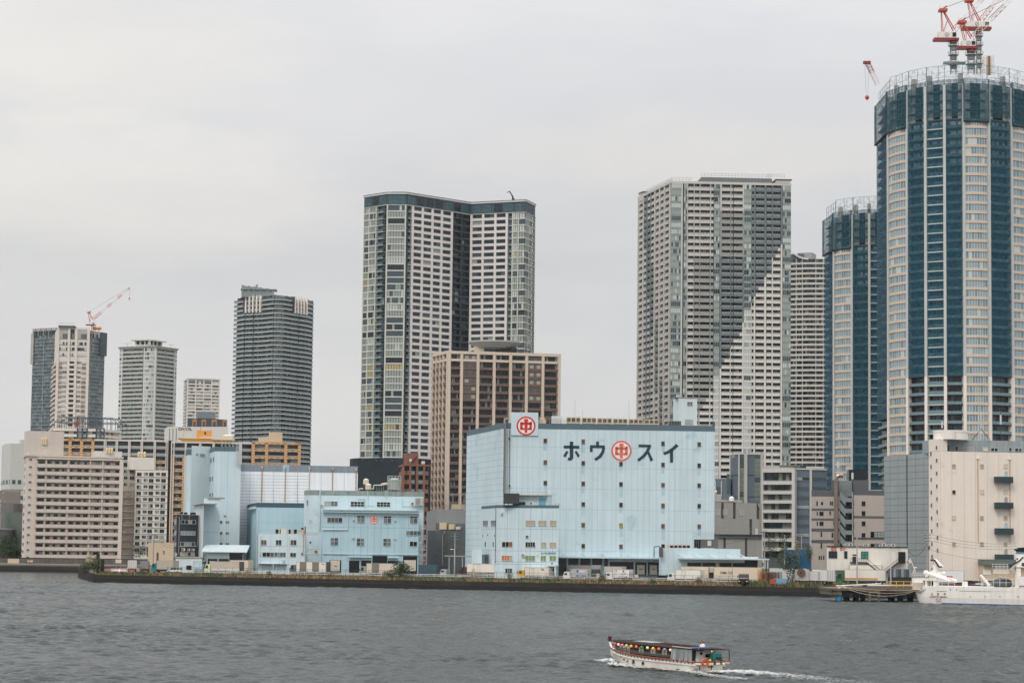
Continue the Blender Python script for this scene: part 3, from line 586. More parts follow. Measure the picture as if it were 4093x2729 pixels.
b.part('cornice', cn); pv = MB(); fa = Face(P(X2(365,150),1748), P(X2(560,150),1745)); fb = Face(P(X2(560,150),1745), P(X2(735,150),1758)); zt_ = Z + 4.3
for fc in (fa, fb):
    fc.box(pv, 0, fc.len, Z, Z + 1.4,-12,0, off); fc.box(pv, .4, fc.len - .4, Z + 1.4, zt_ - .4,-10,-1.0, g_dark)
    for j in range(4): fc.box(pv, fc.len * j / 3 - .6, fc.len * j / 3 + .6, Z + 1.4, zt_, -1.2,0, off)
fa.box(pv, -3.5, fa.len, zt_, zt_ + .8,-12,2, off); fb.box(pv, 0, fb.len + 3.5, zt_, zt_ + .8,-12,2, off); b.part('roof_pavilion', pv)
dv = MB()
for x, fc, sg_ in ((215, b.faces[1],-1),(890, b.faces[3],-1)): s = xs_on(fc, X2,(x,),165)[0]; dv.tube(fc.p3(s, Z, -2), fc.p3(s + .5, Z + 2.6,-2),.15, steel, 4); dv.tube(fc.p3(s - 2, Z + 2.6,-2), fc.p3(s + 4, Z + 2.6,-2),.15, steel, 4)
b.part('window_washing_davit', dv); b.finish(band='balcony')
# ---- small pale tower
line, Z = roofpts([B(97,548), B(118,535), B(266,540)],2225,1)
b = Bld('residential_tower', 'smallest distant pale tower behind the white sign box', 'apartment tower', line, 25,0, Z)
b.walls(mat('pale_blue_wall', (168,176,176),.8,.06),.9, Z, roofing); NF = int(Z / 3.1)
fc = b.faces[1]; sp2 = dict(bh=1.3, bm=cw_, bd=.1, bi=-.9, wd=-.5, wm=[(g_mid, .4),(g_cur, .4),(g_pale, .2)], mu=3)
for i in range(4): facade(b, fc, [(fc.len * i / 4 + .5, fc.len * (i + 1) / 4 - .5, sp2)], Z - 3,3.1, NF - 1); pillar(b, fc, fc.len * i / 4,1.1,0, Z, -.9,.2, cw_)
pillar(b, fc, fc.len - .3,1.1,0, Z, -.9,.2, cw_); fc = b.faces[0]; facade(b, fc, [(.3, fc.len * .5, sp2),(fc.len * .55, fc.len - .5, dict(sp2, bm=glz))], Z - 3,3.1, NF - 1)
tp = MB(); [q.box(tp, 0, q.len, Z - .9, Z + .2,-1,.2, cw_) for q in b.faces]; b.part('parapet', tp); b.finish()
# ---- dark tower with pale balcony ribs and a rounded corner
line, Z = roofpts([X3(105,265), X3(270,237), X3(520,224), X3(670,206), X3(800,213), X3(915,234), X3(1110,266), X3(1215,293)],1635,3)
b = Bld('residential_tower', 'dark tower ribbed with pale balconies round a curved corner and a sloping roof screen', 'apartment tower', line, 30,0, Z)
dw = mat('dark_grey_wall', (62,78,84),.8,.12,.2); b.walls(dw, 2.2, Z, roofing); rib = mat('balcony_rib', (208,208,200),.8,.06); grr = mat('balcony_grey_glass', (86,104,110),.4,.2,.8); pt_ = 3.15; nf = int(Z / pt_)
for i, fc in enumerate(b.faces):
    mid = i == 3
    if mid:
        pp = [fc.p3(fc.len * j / 4,0,.9 * (0,.75,1,.75,0)[j]) for j in range(5)]
        for a, c in zip(pp, pp[1:]): sf = Face(a, c); facade(b, sf, [(0, sf.len, dict(bh=.45, bm=rib, bd=.9, bi=-2, wd=-.3, wm=[(g_cur, .5),(g_pale, .2),(g_mid, .3)], mu=3, fm=frame_d, fw=.12, rail=(1.3, grr, .7)))], Z - .4, pt_, nf)
        continue
    nb = max(1, round(fc.len / 9)); st = fc.len / nb
    for j in range(nb):
        gap = .9 if (i + j) % 2 else 0
        facade(b, fc, [(j * st, (j + 1) * st - gap, dict(bh=.45, bm=rib, bd=.9, bi=-2.2, wd=-1.9, wm=[(g_dark, .35),(g_mid, .25),(g_cur, .25),(g_pale, .15)], mu=5, same=.1, rail=(1.3, grr, .7)))], Z - .4, pt_, nf)
        pillar(b, fc, (j + .5) * st, .3,0, Z, -2.2,.1, dw); pillar(b, fc, (j + 1) * st - .3,.4,0, Z, -2.2,.3, mat('dark_post', (62,76,82),.8,.1))
for fc, cnt, xr in ((b.faces[1],5,(278,484)),(b.faces[5],5,(940,1108))):
    a, c = xs_on(fc, X3, xr, 235)
    for j in range(cnt): q = a + (c - a) * j / (cnt - 1); pillar(b, fc, q, .9, Z - 4 * pt_ + 1.2, Z + .3,0,1.9, pw2)
    mb = MB(); fc.box(mb, a - 2.2, a - .6, Z - 3.3 * pt_, Z, -1,1.5, mat('plum_panel', (76,60,64),.8,.1)); b.part('side_panel', mb)
sc = MB(); f = Face(P(X3(195,220),1648), P(X3(640,235),1650)); hl = f.len; zA = Z + 7.6; z0_ = Z - .5
sc.hexa([(*f.at(0,0), z0_),(*f.at(hl, 0), z0_),(*f.at(hl, -12), z0_),(*f.at(0,-12), z0_),(*f.at(0,0), zA),(*f.at(hl, 0), zA - 2.4),(*f.at(hl, -12), zA - 2.4),(*f.at(0,-12), zA)], mat('roof_screen', (128,140,142),.7,.1))
for q in (0,.2,.38,.58,.8,.98): h = zA - 2.4 * q; f.box(sc, hl * q, hl * q + 1.4, z0_, h + .3,0,.5, frame_g)
f.box(sc, -.5, hl + 3, zA - 2.8, zA - 2.2,-12,1, frame_g); f.box(sc, hl * .45, hl * .52, zA - 2, zA + .9,-4,-1, frame_g); b.part('roof_screen', sc)
b.finish(band='balcony')
X5 = crop(80,1080,1.867); Y1 = crop(640,1720,2.6133); Y2 = crop(1180,1780,2.8); Y3 = crop(0,1720,2.7029); Y4 = crop(1820,1620,2.2083)
# ------------------------------------------------------------------ low building helpers
def shed(label, cf, pts, Y0, back, wm_, i0=0, band=None, cat='building', name='building', z0=0, group=None, Ys=None, roofm=None, bm=None, walls=True):
    line, Z = flatpts([cf(*p) for p in pts], Ys) if Ys else roofpts([cf(*p) for p in pts], Y0, i0)
    b = Bld(name, label, cat, line, back, z0, Z, group)
    if walls: b.walls(wm_, 0, Z - .05, roofm or roofing)
    if band:
        mb = MB(); 
        for i, fc in enumerate(b.faces): fc.box(mb, -.04 if i == 0 else 0, fc.len + .04, Z - band, Z, -.4,.04 + .001 * i, bm)
        b.part('parapet', mb)
    return b
def win(b, fi, cf, r, n=2, g=None, fr=None, nv=1, name='window', sill=True, recess=.0, rows=None):
    fc = b.faces[fi] if isinstance(fi, int) else fi; s0, z1 = fc.sz(cf(r[0], r[1])); s1, z0 = fc.sz(cf(r[2], r[3])); fr = fr or frame_w; t_ = .09
    f = MB(); d1 = .1
    fc.box(f, s0 - t_, s1 + t_, z1, z1 + t_, -.1, d1, fr); fc.box(f, s0 - t_, s1 + t_, z0 - t_, z0,-.1, d1 + (.06 if sill else 0), fr); fc.box(f, s0 - t_, s0, z0, z1,-.1, d1, fr); fc.box(f, s1, s1 + t_, z0, z1,-.1, d1, fr)
    for i in range(1, n): q = s0 + (s1 - s0) * i / n; fc.box(f, q - .045, q + .045, z0, z1,.0,.085, fr)
    for i in range(1, nv): q = z0 + (z1 - z0) * i / nv if not rows else z0 + (z1 - z0) * rows; fc.box(f, s0, s1, q - .045, q + .045,.0,.08, fr)
    o = b.part(name, f); p = MB()
    for i in range(n):
        a = s0 + (s1 - s0) * i / n; c = s0 + (s1 - s0) * (i + 1) / n
        if rows: q = z0 + (z1 - z0) * rows; fc.box(p, a, c, q, z1,-.1,.03, g_black); fc.box(p, a, c, z0, q, -.1,.031, pick(g or GWIN))
        else: fc.box(p, a, c, z0, z1,-.1,.03, pick(g or GWIN))
    b.part('pane', p, o); return o
def pbox(b, name, fi, cf, r, d0, d1, mt, label=None, kind=None):
    fc = b.faces[fi] if isinstance(fi, int) else fi; mb = MB(); fc.px(mb, cf(r[0], r[1]), cf(r[2], r[3]), d0, d1, mt); return b.part(name, mb, label=label, kind=kind)
def seams(b, fi, vx, hz, mt, d=.012, w_=.07, z0=0, z1=None, name='panel_seam'):
    fc = b.faces[fi] if isinstance(fi, int) else fi; mb = MB(); z1 = z1 or b.zt - .3
    for q in vx: fc.box(mb, q - w_ / 2, q + w_ / 2, z0, z1,-.05, d, mt)
    for z in hz: fc.box(mb, .05, fc.len - .05, z - w_ / 2, z + w_ / 2,-.05, d + .004, mt)
    b.part(name, mb)
def acunit(name_off, at, label, rz=0, s=1.0, group='air conditioning units'):
    """split air conditioner: casing > fan grille"""
    t = thing('air_conditioner', label, 'air conditioner', at, rz, group); m1 = MB(); wm2 = mat('ac_casing', (206,204,196),.5,.08)
    m1.box((-.45 * s, -.18 * s, 0),(.45 * s, .18 * s, .75 * s), wm2); c = m1.build('casing', t); m2 = MB()
    n_ = 14
    ring = lambda r, y: [(-.1 * s + r * math.cos(2 * math.pi * i / n_), y, .38 * s + r * math.sin(2 * math.pi * i / n_)) for i in range(n_)]
    m2.loft([ring(.28 * s, -.18 * s), ring(.28 * s, -.21 * s)], frame_d); m2.loft([ring(.09 * s, -.2 * s), ring(.09 * s, -.225 * s)], wm2); m2.build('fan_grille', t); return t
def text(parent_b, fc, s, cf, x, y, h, mt, name='lettering', d=.03, wid=None, align='CENTER', bold=.0, thick=.03, off=None, parent=None, rows=None, label=None):
    cu = bpy.data.curves.new(name, 'FONT'); cu.body = s; cu.size = h; cu.align_x = align; cu.align_y = 'CENTER'; cu.extrude = thick; cu.offset = bold * h; cu.resolution_u = 3
    tmp = bpy.data.objects.new('tmp', cu); COL.objects.link(tmp); bpy.context.view_layer.update(); me = bpy.data.meshes.new_from_object(tmp); bpy.data.objects.remove(tmp); bpy.data.curves.remove(cu)
    if wid:
        xs_ = [v.co.x for v in me.vertices]; k = wid / max(.01, max(xs_) - min(xs_))
        for v in me.vertices: v.co.x *= k
    if fc is not None:
        p = fc.pt(cf(x, y), d); ax, ay, az = Vector((fc.t.x, fc.t.y, 0)), Vector((0,0,1)), Vector((fc.n.x, fc.n.y, 0))
        o0 = parent_b.off if parent_b else Vector((0,0,0))
        for v in me.vertices: v.co = p + ax * v.co.x + ay * v.co.y + az * v.co.z - o0
    me.materials.clear(); me.materials.append(mt); o = bpy.data.objects.new(name, me); COL.objects.link(o); o.parent = parent or (parent_b.root if parent_b else None)
    if label: o['label'] = label
    return o
def emblem(b, fc, cf, x, y, r_m, red, white, d=.02):
    p = fc.pt(cf(x, y)); s_, z_ = fc.sz(cf(x, y)); n_ = 40; ring = lambda r, dd: [tuple(fc.p3(s_ + r * math.cos(2 * math.pi * i / n_), z_ + r * math.sin(2 * math.pi * i / n_), dd)) for i in range(n_)]
    mb = MB(); mb.loft([ring(r_m, 0), ring(r_m, d + .03)], red); mb.loft([ring(r_m * .83,0), ring(r_m * .83, d + .045)], white); R_ = r_m
    def pl(pts): 
        a = [tuple(fc.p3(s_ + px * R_, z_ + py * R_, d + .03)) for px, py in pts]; c = [tuple(fc.p3(s_ + px * R_, z_ + py * R_, d + .07)) for px, py in pts]; mb.loft([a, c], red)
    pl([(-.13,-.72),(.13,-.72),(.17,.5),(-.17,.5)]); pl([(-.26,.5),(.26,.5),(.16,.74),(-.16,.74)])
    pl([(-.62,-.34),(-.36,-.34),(-.36,.36),(-.56,.42),(-.62,.3)]); pl([(.36,-.34),(.6,-.42),(.62,.42),(.54,.5),(.36,.36)])
    pl([(-.6,.12),(.6,.12),(.62,.38),(-.6,.38)]); pl([(-.62,-.42),(-.16,-.42),(-.16,-.2),(-.6,-.2)]); pl([(.16,-.42),(.62,-.42),(.6,-.2),(.16,-.2)])
    b.part('emblem', mb)
GWIN = [(g_dark, .4),(g_mid, .3),(g_cur, .2),(mat('glass_brown', (84,74,64),.25,.15,.6),.1)]
lb = mat('light_blue_paint', (194,211,216),.8,.06,.12,.08, dirt=((150,178,188),.09,.6)); lb2 = mat('pale_blue_paint', (197,209,212),.8,.05,.12,.06); lb3 = mat('sky_blue_paint', (172,199,208),.8,.06,.12,.08)
sla = mat('slate_band', (84,104,114),.8,.1,.3); seam = mat('seam', (120,148,160),.9,0); tan = mat('tan_render', (200,180,152),.85,.08,.2,.06)
# ------------------------------------------------------------------ far left shore
wo = mat('off_white_cladding', (190,190,184),.7,.06,.1,.04)
b = shed('pale rounded office building with ribbon windows at the far left edge', Y3,[(22,160),(48,148),(118,141),(345,146)],0,20, wo, Ys=(1290,1262,1252,1256), cat='office building', name='office_building')
for i, fc in enumerate(b.faces):
    for k in range(9):
        z = b.zt - 21 - k * 8.2
        if z < 2: break
        mb = MB(); fc.box(mb, 0.02, fc.len - .02, z - .3, z + 1.9,-.2,.06, g_mid)
        for j in range(int(fc.len / 3) + 1): fc.box(mb, j * 3, j * 3 + 1.1, z - .3, z + 1.9,.06,.1, pick([(g_teal, .5),(wo, .3),(g_pale, .2)]))
        b.part('window', mb)
        mb = MB(); fc.box(mb, 0, fc.len, z - 3.2, z - 3.0,0,.3, frame_g); b.part('ledge', mb)
pbox(b, 'lift_house', 2, Y3,(240,98,292,140),-8,-4, wo)
b = shed('grey brown block with small square windows left of the beige apartments', Y3,[(-20,648),(225,652)],1130,20, mat('grey_brown_render', (128,118,110),.85,.1,.2)); 
for x, y in ((40,675),(42,722),(44,772)): win(b, 0, Y3,(x - 10, y - 6, x + 12, y + 6))
b = shed('windowless grey green block beside the beige apartments', Y3,[(52,880),(248,880)],1060,15, mat('grey_green_render', (96,106,100),.85,.1,.2))
q = P(Y3(135,800),1080); mb = MB(); mb.cyl((q.x, q.y),7.6,0, P(Y3(135,790),1080).z, mat('tank_steel', (118,118,114),.4,.15,.3, metal=.4),24); o = mb.build('storage_tank', None, (q.x, q.y, 0)); tag(o, 'round grey steel tank rising behind the windowless grey green block', 'tank')
b = shed('narrow white stepped house front at the far left edge', Y3,[(-25,740),(12,742)],1040,12, off)
for k in range(4): win(b, 0, Y3,(2,775 + k * 55,9,788 + k * 55),1)
b = shed('long glazed walkway on stilts behind the round green tree', Y3,[(-20,1052),(245,1068)],1010,5, frame_g, cat='walkway', name='covered_walkway', z0=6, walls=False)
mb = MB(); f = b.faces[0]; f.box(mb, 0, f.len, b.zt - .5, b.zt, -4,.3, frame_w); f.box(mb, 0, f.len, b.zt - 8.2, b.zt - 7.6,-4,.2, frame_g)
for i in range(14): f.box(mb, f.len * i / 13 - .08, f.len * i / 13 + .08, b.zt - 8, b.zt, 0,.15, frame_g)
for z in (2.5,5): f.box(mb, 0, f.len, b.zt - z - .08, b.zt - z + .08,0,.12, frame_g)
b.part('frame', mb); mb = MB(); f.box(mb, 0, f.len, b.zt - 7.6, b.zt - .5,-.2,-.1, g_mid); b.part('glazing', mb)
for q in (4,14,24): mb = MB(); f.box(mb, q, q + .8,0, b.zt - 8.2,-3,-2, conc); b.part('leg', mb)
# beige balcony block
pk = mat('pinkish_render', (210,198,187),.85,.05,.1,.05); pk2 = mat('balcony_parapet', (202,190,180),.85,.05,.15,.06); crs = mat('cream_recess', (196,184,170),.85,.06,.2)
b = shed('broad beige apartment slab with long balconies on the far left shore', Y3,[(262,285),(292,263),(395,266),(1328,289)],977,14, pk, 1, cat='apartment block', name='apartment_block')
f = b.faces[2]; pt_ = 3.08; rec = MB(); S3 = lambda x: f.sz(Y3(x, 280))[0]
ends = [S3(x) for x in (400,502,742,980,1115,1312)]
for k in range(14):
    zt_ = b.zt - 1.6 - k * pt_; mb = MB()
    f.box(mb, S3(395), S3(1316), zt_ - pt_ - .25, zt_ - pt_ + .0,0.05,1.3, pk2)
    for i in range(5): f.box(mb, ends[i] + .08, ends[i + 1] - .08, zt_ - pt_, zt_ - pt_ + 1.15,1.15,1.32, pk2)
    for i in range(5): f.box(mb, ends[i] - .1, ends[i] + .06, zt_ - pt_, zt_ - .3,.1,1.1, pk)
    if k < 13: b.part('balcony', mb)
    for i, wins_ in enumerate(((418,485),(515,560,598,642,675,720),(762,808,840,885,915,960),(1035,1082),(1150,1190,1248,1290))):
        for j in range(0, len(wins_),2):
            w_ = MB(); a, c = S3(wins_[j]), S3(wins_[j + 1]); f.box(w_, a, c, zt_ - 1.75, zt_ - .75,-.1,.05, pick([(g_black, .5),(g_dark, .3),(g_mid, .1),(g_cur, .1)])); f.box(w_, a, (a + c) / 2, zt_ - 1.75, zt_ - .75,.05,.08, pick([(g_black, .5),(g_dark, .35),(g_cur, .15)])); f.box(w_, a - .08, c + .08, zt_ - .75, zt_ - .66,0,.15, frame_g); b.wins.append((2.2, w_))
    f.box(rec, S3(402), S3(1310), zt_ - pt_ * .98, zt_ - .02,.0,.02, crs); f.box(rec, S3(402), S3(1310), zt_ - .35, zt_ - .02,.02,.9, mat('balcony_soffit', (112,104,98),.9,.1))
b.part('recess_wall', rec)
for x in (495,500,735,742,975,1108): pillar(b, f, S3(x),.5,0, b.zt - 1.6,0,1.0, crs)
pillar(b, f, f.len - .7,1.5,0, b.zt - 1.2,0,1.4, pk)
for k in range(14): win(b, 1, Y3,(318 - k * 2.6,303 + k * 81.3,346 - k * 2.6,322 + k * 81.3))
for k in range(14): pbox(b, 'stair_opening', 0, Y3,(266 - k * 2.0,320 + k * 81,276 - k * 2.0,352 + k * 81),-.1,.05, g_black)
mb = MB()
for i, fc in enumerate(b.faces): fc.box(mb, -.3, fc.len + .3, b.zt - .5, b.zt + .1,-1,.5 + .01 * i, pk2)
f.box(mb, S3(395), S3(1316), b.zt - 1.6, b.zt - .9,0,1.3, pk2); b.part('cornice', mb)
mb = MB(); f.box(mb, S3(300), S3(695), b.zt, b.zt + 10.2 * .98,-11,-2.4, pk2); b.part('penthouse', mb); mb = MB(); f.box(mb, S3(1030), S3(1325), b.zt, b.zt + 2.4,-9,-1.5, off); b.part('roof_wall', mb); b.finish()
def tanks(cf, x0, x1, y0, y1, Y, n, label, mt_):
    w_ = abs(P(cf(x1, y0), Y).x - P(cf(x0, y0), Y).x) / n; p0 = P(cf(x0, y1), Y); z1 = P(cf(x0, y0), Y).z
    for i in range(n):
        x = p0.x + w_ * (i + .5); mb = MB(); mb.cyl((x, Y), w_ * .48, p0.z, z1 - .2, mt_, 14); mb.cyl((x, Y), w_ * .48, z1 - .2, z1 + .25, mt_, 14, w_ * .25); mb.cyl((x, Y), w_ * .5, p0.z + (z1 - p0.z) * .45, p0.z + (z1 - p0.z) * .52, mt_, 14)
        o = mb.build('water_tank', None, (x, Y, p0.z)); tag(o, label, 'water tank', label.replace('one of ', ''))
ctk = mat('cream_tank', (214,194,152),.6,.06)
tanks(Y3,442,506,84,152,982,3, 'one of three cream water tanks on the left end of the beige slab roof', ctk); tanks(Y3,1140,1222,192,243,990,3, 'one of three cream water tanks above the right end of the beige slab', ctk); tanks(Y3,1484,1578,235,283,1020,3, 'one of three cream water tanks on the white apartment block', ctk)
# white apartment block
wt = mat('white_render', (218,212,202),.85,.06,.1,.08)
b = shed('white apartment block with a grid of small windows right of the beige slab', Y3,[(1465,425),(1815,432)],1000,12, wt, cat='apartment block', name='apartment_block')
for k in range(13):
    for x0, x1 in ((1482,1527),(1555,1595),(1612,1658),(1688,1727),(1745,1790)):
        dx = -k * 2.1; deep = x0 in (1482,1612,1745); win(b, 0, Y3,(x0 + dx, 455 + k * 68, x1 + dx, 455 + k * 68 + (36 if deep else 27)),2,[(g_black, .4),(g_dark, .4),(g_cur, .2)] if deep else [(g_cur, .4),(g_mid, .4),(g_dark, .2)], frame_g, name='window')
    mb = MB(); b.faces[0].box(mb, 0, b.faces[0].len, b.zt - 1 - k * 2.64 - 1.75, b.zt - 1 - k * 2.64 - 1.62,0,.3, wt); b.part('ledge', mb)
pbox(b, 'penthouse', 0, Y3,(1400,285,1670,425),-8,-1.5, wt); pbox(b, 'roof_railing', 0, Y3,(1672,392,1812,398),-.2,0, frame_w)
b = shed('white apartment wing joining the beige slab and the white block', Y3,[(1326,395),(1462,398)],1003,12, wt, cat='apartment block', name='apartment_block')
for k in range(3):
    for x0, x1 in ((1340,1375),(1402,1445)): win(b, 0, Y3,(x0,425 + k * 71, x1,455 + k * 71 + (x0 > 1400) * 6),2,[(g_dark, .6),(g_cur, .4)])
pbox(b, 'recessed_balconies', 0, Y3,(1322,645,1440,1345),-.1,.06, crs)
for k in range(9):
    mb = MB(); b.faces[0].px(mb, Y3(1322 - k, 711 + k * 77), Y3(1442 - k * 2,722 + k * 77),.06,1.1, wt); b.part('balcony', mb)
    for x0, x1 in ((1326,1345),(1365,1410)): win(b, 0, Y3,(x0 - k, 664 + k * 77, x1 - k, 708 + k * 77),2,[(g_black, .5),(g_dark, .5)], frame_d)
b = shed('tan low building with one small window and a dark side porch', Y3,[(1602,1207),(1880,1207)],855,12, tan)
win(b, 0, Y3,(1764,1296,1782,1328),1,[(g_black, 1)], nv=2); pbox(b, 'porch_block', 0, Y3,(1558,1222,1602,1255),-3,-1, tan); pbox(b, 'dark_porch', 0, Y3,(1575,1256,1604,1365),-3,-.5, blk)
# orange chequered complex
og = bpy.data.materials.new('orange_chequer_tile'); og.use_nodes = True; t = og.node_tree; tcn = t.nodes.new('ShaderNodeTexCoord'); mpn = t.nodes.new('ShaderNodeMapping'); mpn.inputs['Scale'].default_value = (1 / 1.3,0.0,1 / .62); ck = t.nodes.new('ShaderNodeTexChecker'); ck.inputs['Scale'].default_value = 1; ck.inputs['Color1'].default_value = S(178,128,82); ck.inputs['Color2'].default_value = S(206,172,132); mpn.inputs['Location'].default_value = (0,.5,0)
t.links.new(tcn.outputs['Object'], mpn.inputs[0]); t.links.new(mpn.outputs[0], ck.inputs[0]); t.links.new(ck.outputs[0], t.nodes['Principled BSDF'].inputs['Base Color']); t.nodes['Principled BSDF'].inputs['Roughness'].default_value = .8
b = shed('long apartment block with orange chequered ends and white twin columns', X5,[(110,1247),(555,1262),(1108,1272)],0,16, blk, Ys=(1045,1047,1050), cat='apartment block', name='apartment_block', walls=False)
b.walls(mat('recess_brown', (84,74,66),.85,.1),1.6, b.zt - .2, roofing); Oc = dict(bh=.75, bm=og, bi=-1.6, wd=-1.45, wm=[(g_dark, .45),(g_mid, .3),(g_cur, .25)], mu=5, same=.2, rail=(.7, glz, -.6), gap=.15)
f0, f1 = b.faces; zt_ = b.zt - .9; nf = int(zt_ / 3.1); nb = 5
facade(b, f0,[(0, f0.len, Oc)], zt_, 3.1, nf)
for i in range(nb + 1): pillar(b, f0,.6 + (f0.len - 1.2) * i / nb, 1.3,0, b.zt, -1.6,.1, og)
tw = mat('twin_column', (206,200,190),.8,.05); Wc = dict(bh=.3, bm=frame_g, bi=-1.6, bd=.1, wd=-1.5, wm=[(g_black, .2),(g_teal, .2),(g_dark, .3),(g_mid, .3)], mu=6, same=.15, rail=(1.1, glz, .0))
sO = f1.sz(X5(988,1290))[0]
facade(b, f1,[(0, f1.len, Wc)], zt_, 3.1,2); facade(b, f1,[(0, sO, Wc),(sO, f1.len, Oc)], zt_ - 6.2,3.1, nf - 2,2)
for x in (630,642,718,728,812,822,905,915,1002,1012,1092,1104): pillar(b, f1, f1.sz(X5(x, 1290))[0],.45,0, b.zt, 0,.7, tw)
mb = MB(); f0.box(mb, 0, f0.len, zt_, b.zt, -1.6,.1, og); f1.box(mb, 0, f1.len, zt_ + .2, b.zt, -1.6,.5, tw); b.part('cornice', mb); b.finish(band='balcony')
b = shed('orange chequered apartment wing behind the tall light blue silo tower', X5,[(1130,1274),(1640,1284),(1733,1286)],0,16, blk, Ys=(1040,1044,1046), cat='apartment block', name='apartment_block', walls=False)
b.walls(mat('recess_brown', (84,74,66)),1.6, b.zt - .2, roofing); f0, f1 = b.faces; zt_ = b.zt - .9; nf = int(zt_ / 3.1); sO = f0.sz(X5(1236,1290))[0]
facade(b, f0,[(0, sO, Wc),(sO, f0.len, Wc)], zt_, 3.1,2); facade(b, f0,[(0, sO, Oc),(sO, f0.len, Wc)], zt_ - 6.2,3.1, nf - 2,2); facade(b, f1,[(0, f1.len, Wc)], zt_, 3.1, nf)
for x in (1132,1150,1234,1240,1340,1350,1440,1450): pillar(b, f0, f0.sz(X5(x, 1290))[0],.45,0, b.zt, 0,.7, tw)
for x in (1640,1650): pillar(b, f1, f1.sz(X5(x, 1290))[0],.5,0, b.zt, 0,.7, tw)
mb = MB(); f0.box(mb, 0, f0.len, zt_ + .2, b.zt, -1.6,.5, tw); f1.box(mb, 0, f1.len, zt_ + .2, b.zt, -1.6,.5, tw); f0.box(mb, 0,1.2,0, zt_ - 6.2,-1.4,.2, og); f0.box(mb, sO - 1.2, sO + .5,0, zt_ - 6.2,-1.4,.3, og); b.part('cornice', mb); b.finish(band='balcony')
b = shed('orange chequered apartment end with cream stepped roof house behind the white corrugated hall', X5,[(1735,1281),(2092,1288)],1044,16, blk, cat='apartment block', name='apartment_block', walls=False)
b.walls(mat('recess_brown', (84,74,66)),1.6, b.zt - .2, roofing); f0 = b.faces[0]; zt_ = b.zt - .9; nf = int(zt_ / 3.1); facade(b, f0,[(0, f0.len, Oc)], zt_, 3.1, nf)
for x in (1742,1842,1985,2086): pillar(b, f0, f0.sz(X5(x, 1290))[0],1.3,0, b.zt, -1.6,.1, og)
mb = MB(); f0.box(mb, 0, f0.len, zt_, b.zt, -1.6,.1, og); b.part('cornice', mb)
pbox(b, 'roof_house', 0, X5,(1868,1205,1960,1282),-8,-2, tan); pbox(b, 'roof_house', 0, X5,(1788,1242,1868,1282),-8,-2, tan); b.finish(band='balcony')
mb = MB(); f = Face(P(X5(1106,1272),1046), P(X5(1130,1272),1046)); mb_ = f.box(mb, .1, f.len - .1,0, P(X5(1115,1268),1046).z, -4,-.3, mat('black_wall', (30,24,24),.9,.3,.2)); o = mb.build('party_wall', None, (*f.at(1,0),0)); tag(o, 'tall narrow black wall between two orange chequered wings', 'wall')  # mottled near black strip filling the gap between the wings
# cream terrace with steel frame, behind
b = shed('cream terraced block with blue framed bays below the cranes of the far left tower', X5,[(228,1192),(250,1176),(600,1182),(745,1196)],1300,15, crs, 1, cat='apartment block', name='apartment_block')
for fi, fc in enumerate(b.faces):
    for k in range(6):
        z = b.zt - k * 3.2; mb = MB(); fc.box(mb, 0, fc.len, z - 1.5, z - .2,0,1.2, wt if fi != 0 else crs); b.part('balcony', mb); 
        if k < 3 and fi:
            for j in range(int(fc.len / 5)): w_ = MB(); fc.box(w_, j * 5 + 1, j * 5 + 3.2, z - 2.9, z - 1.7,-.1,.1, g_dark); fc.box(w_, j * 5 + 2.1, j * 5 + 2.2, z - 2.9, z - 1.7,.1,.16, frame_w); b.wins.append((3, w_))
bf = mat('blue_frame', (34,72,92),.6,.1)
for x0, x1 in ((430,500),(570,628)):
    for x in (x0,(x0 + x1) / 2, x1): mb = MB(); b.faces[1].px(mb, X5(x - 3,1178), X5(x + 3,1300),1.2,1.7, bf); b.part('blue_post', mb)
    for y in (1180,1225): mb = MB(); b.faces[1].px(mb, X5(x0, y), X5(x1, y + 6),1.7,2.0, bf); b.part('blue_beam', mb)
b.finish()
sf_ = mat('steel_frame_dark', (58,72,80),.6,.1); mb = MB(); nX, nY = 9,3; pL = P(X5(258,1176),1330); pR = P(X5(728,1180),1345); tops = [X5(x, y) for x, y in ((258,1132),(312,1094),(370,1095),(430,1096),(490,1097),(550,1098),(615,1099),(678,1100),(728,1142))]
for j in range(nY):
    last = None
    for i, tp_ in enumerate(tops):
        p = P(tp_, 1335); p.y += j * 9; p.x += j * 1.2; mb.tube((p.x, p.y, pL.z - 2), p, .2, sf_, 4)
        if last: mb.tube(last, p, .2, sf_, 4); mb.tube(Vector((last.x, last.y, pL.z + 3.5)), Vector((p.x, p.y, pL.z + 3.5)),.2, sf_, 4)
        last = p
for tp_ in tops: p = P(tp_, 1335); mb.tube(p, p + Vector((2.4,18,0)),.16, sf_, 4)
mb.box((pL.x + 6,1334,0),(pR.x - 6,1352, pL.z - 1.9), conc); o = mb.build('steel_skeleton', None, (pL.x + 30,1340,0)); tag(o, 'bare dark steel building frame in front of the far left towers', 'steel frame')
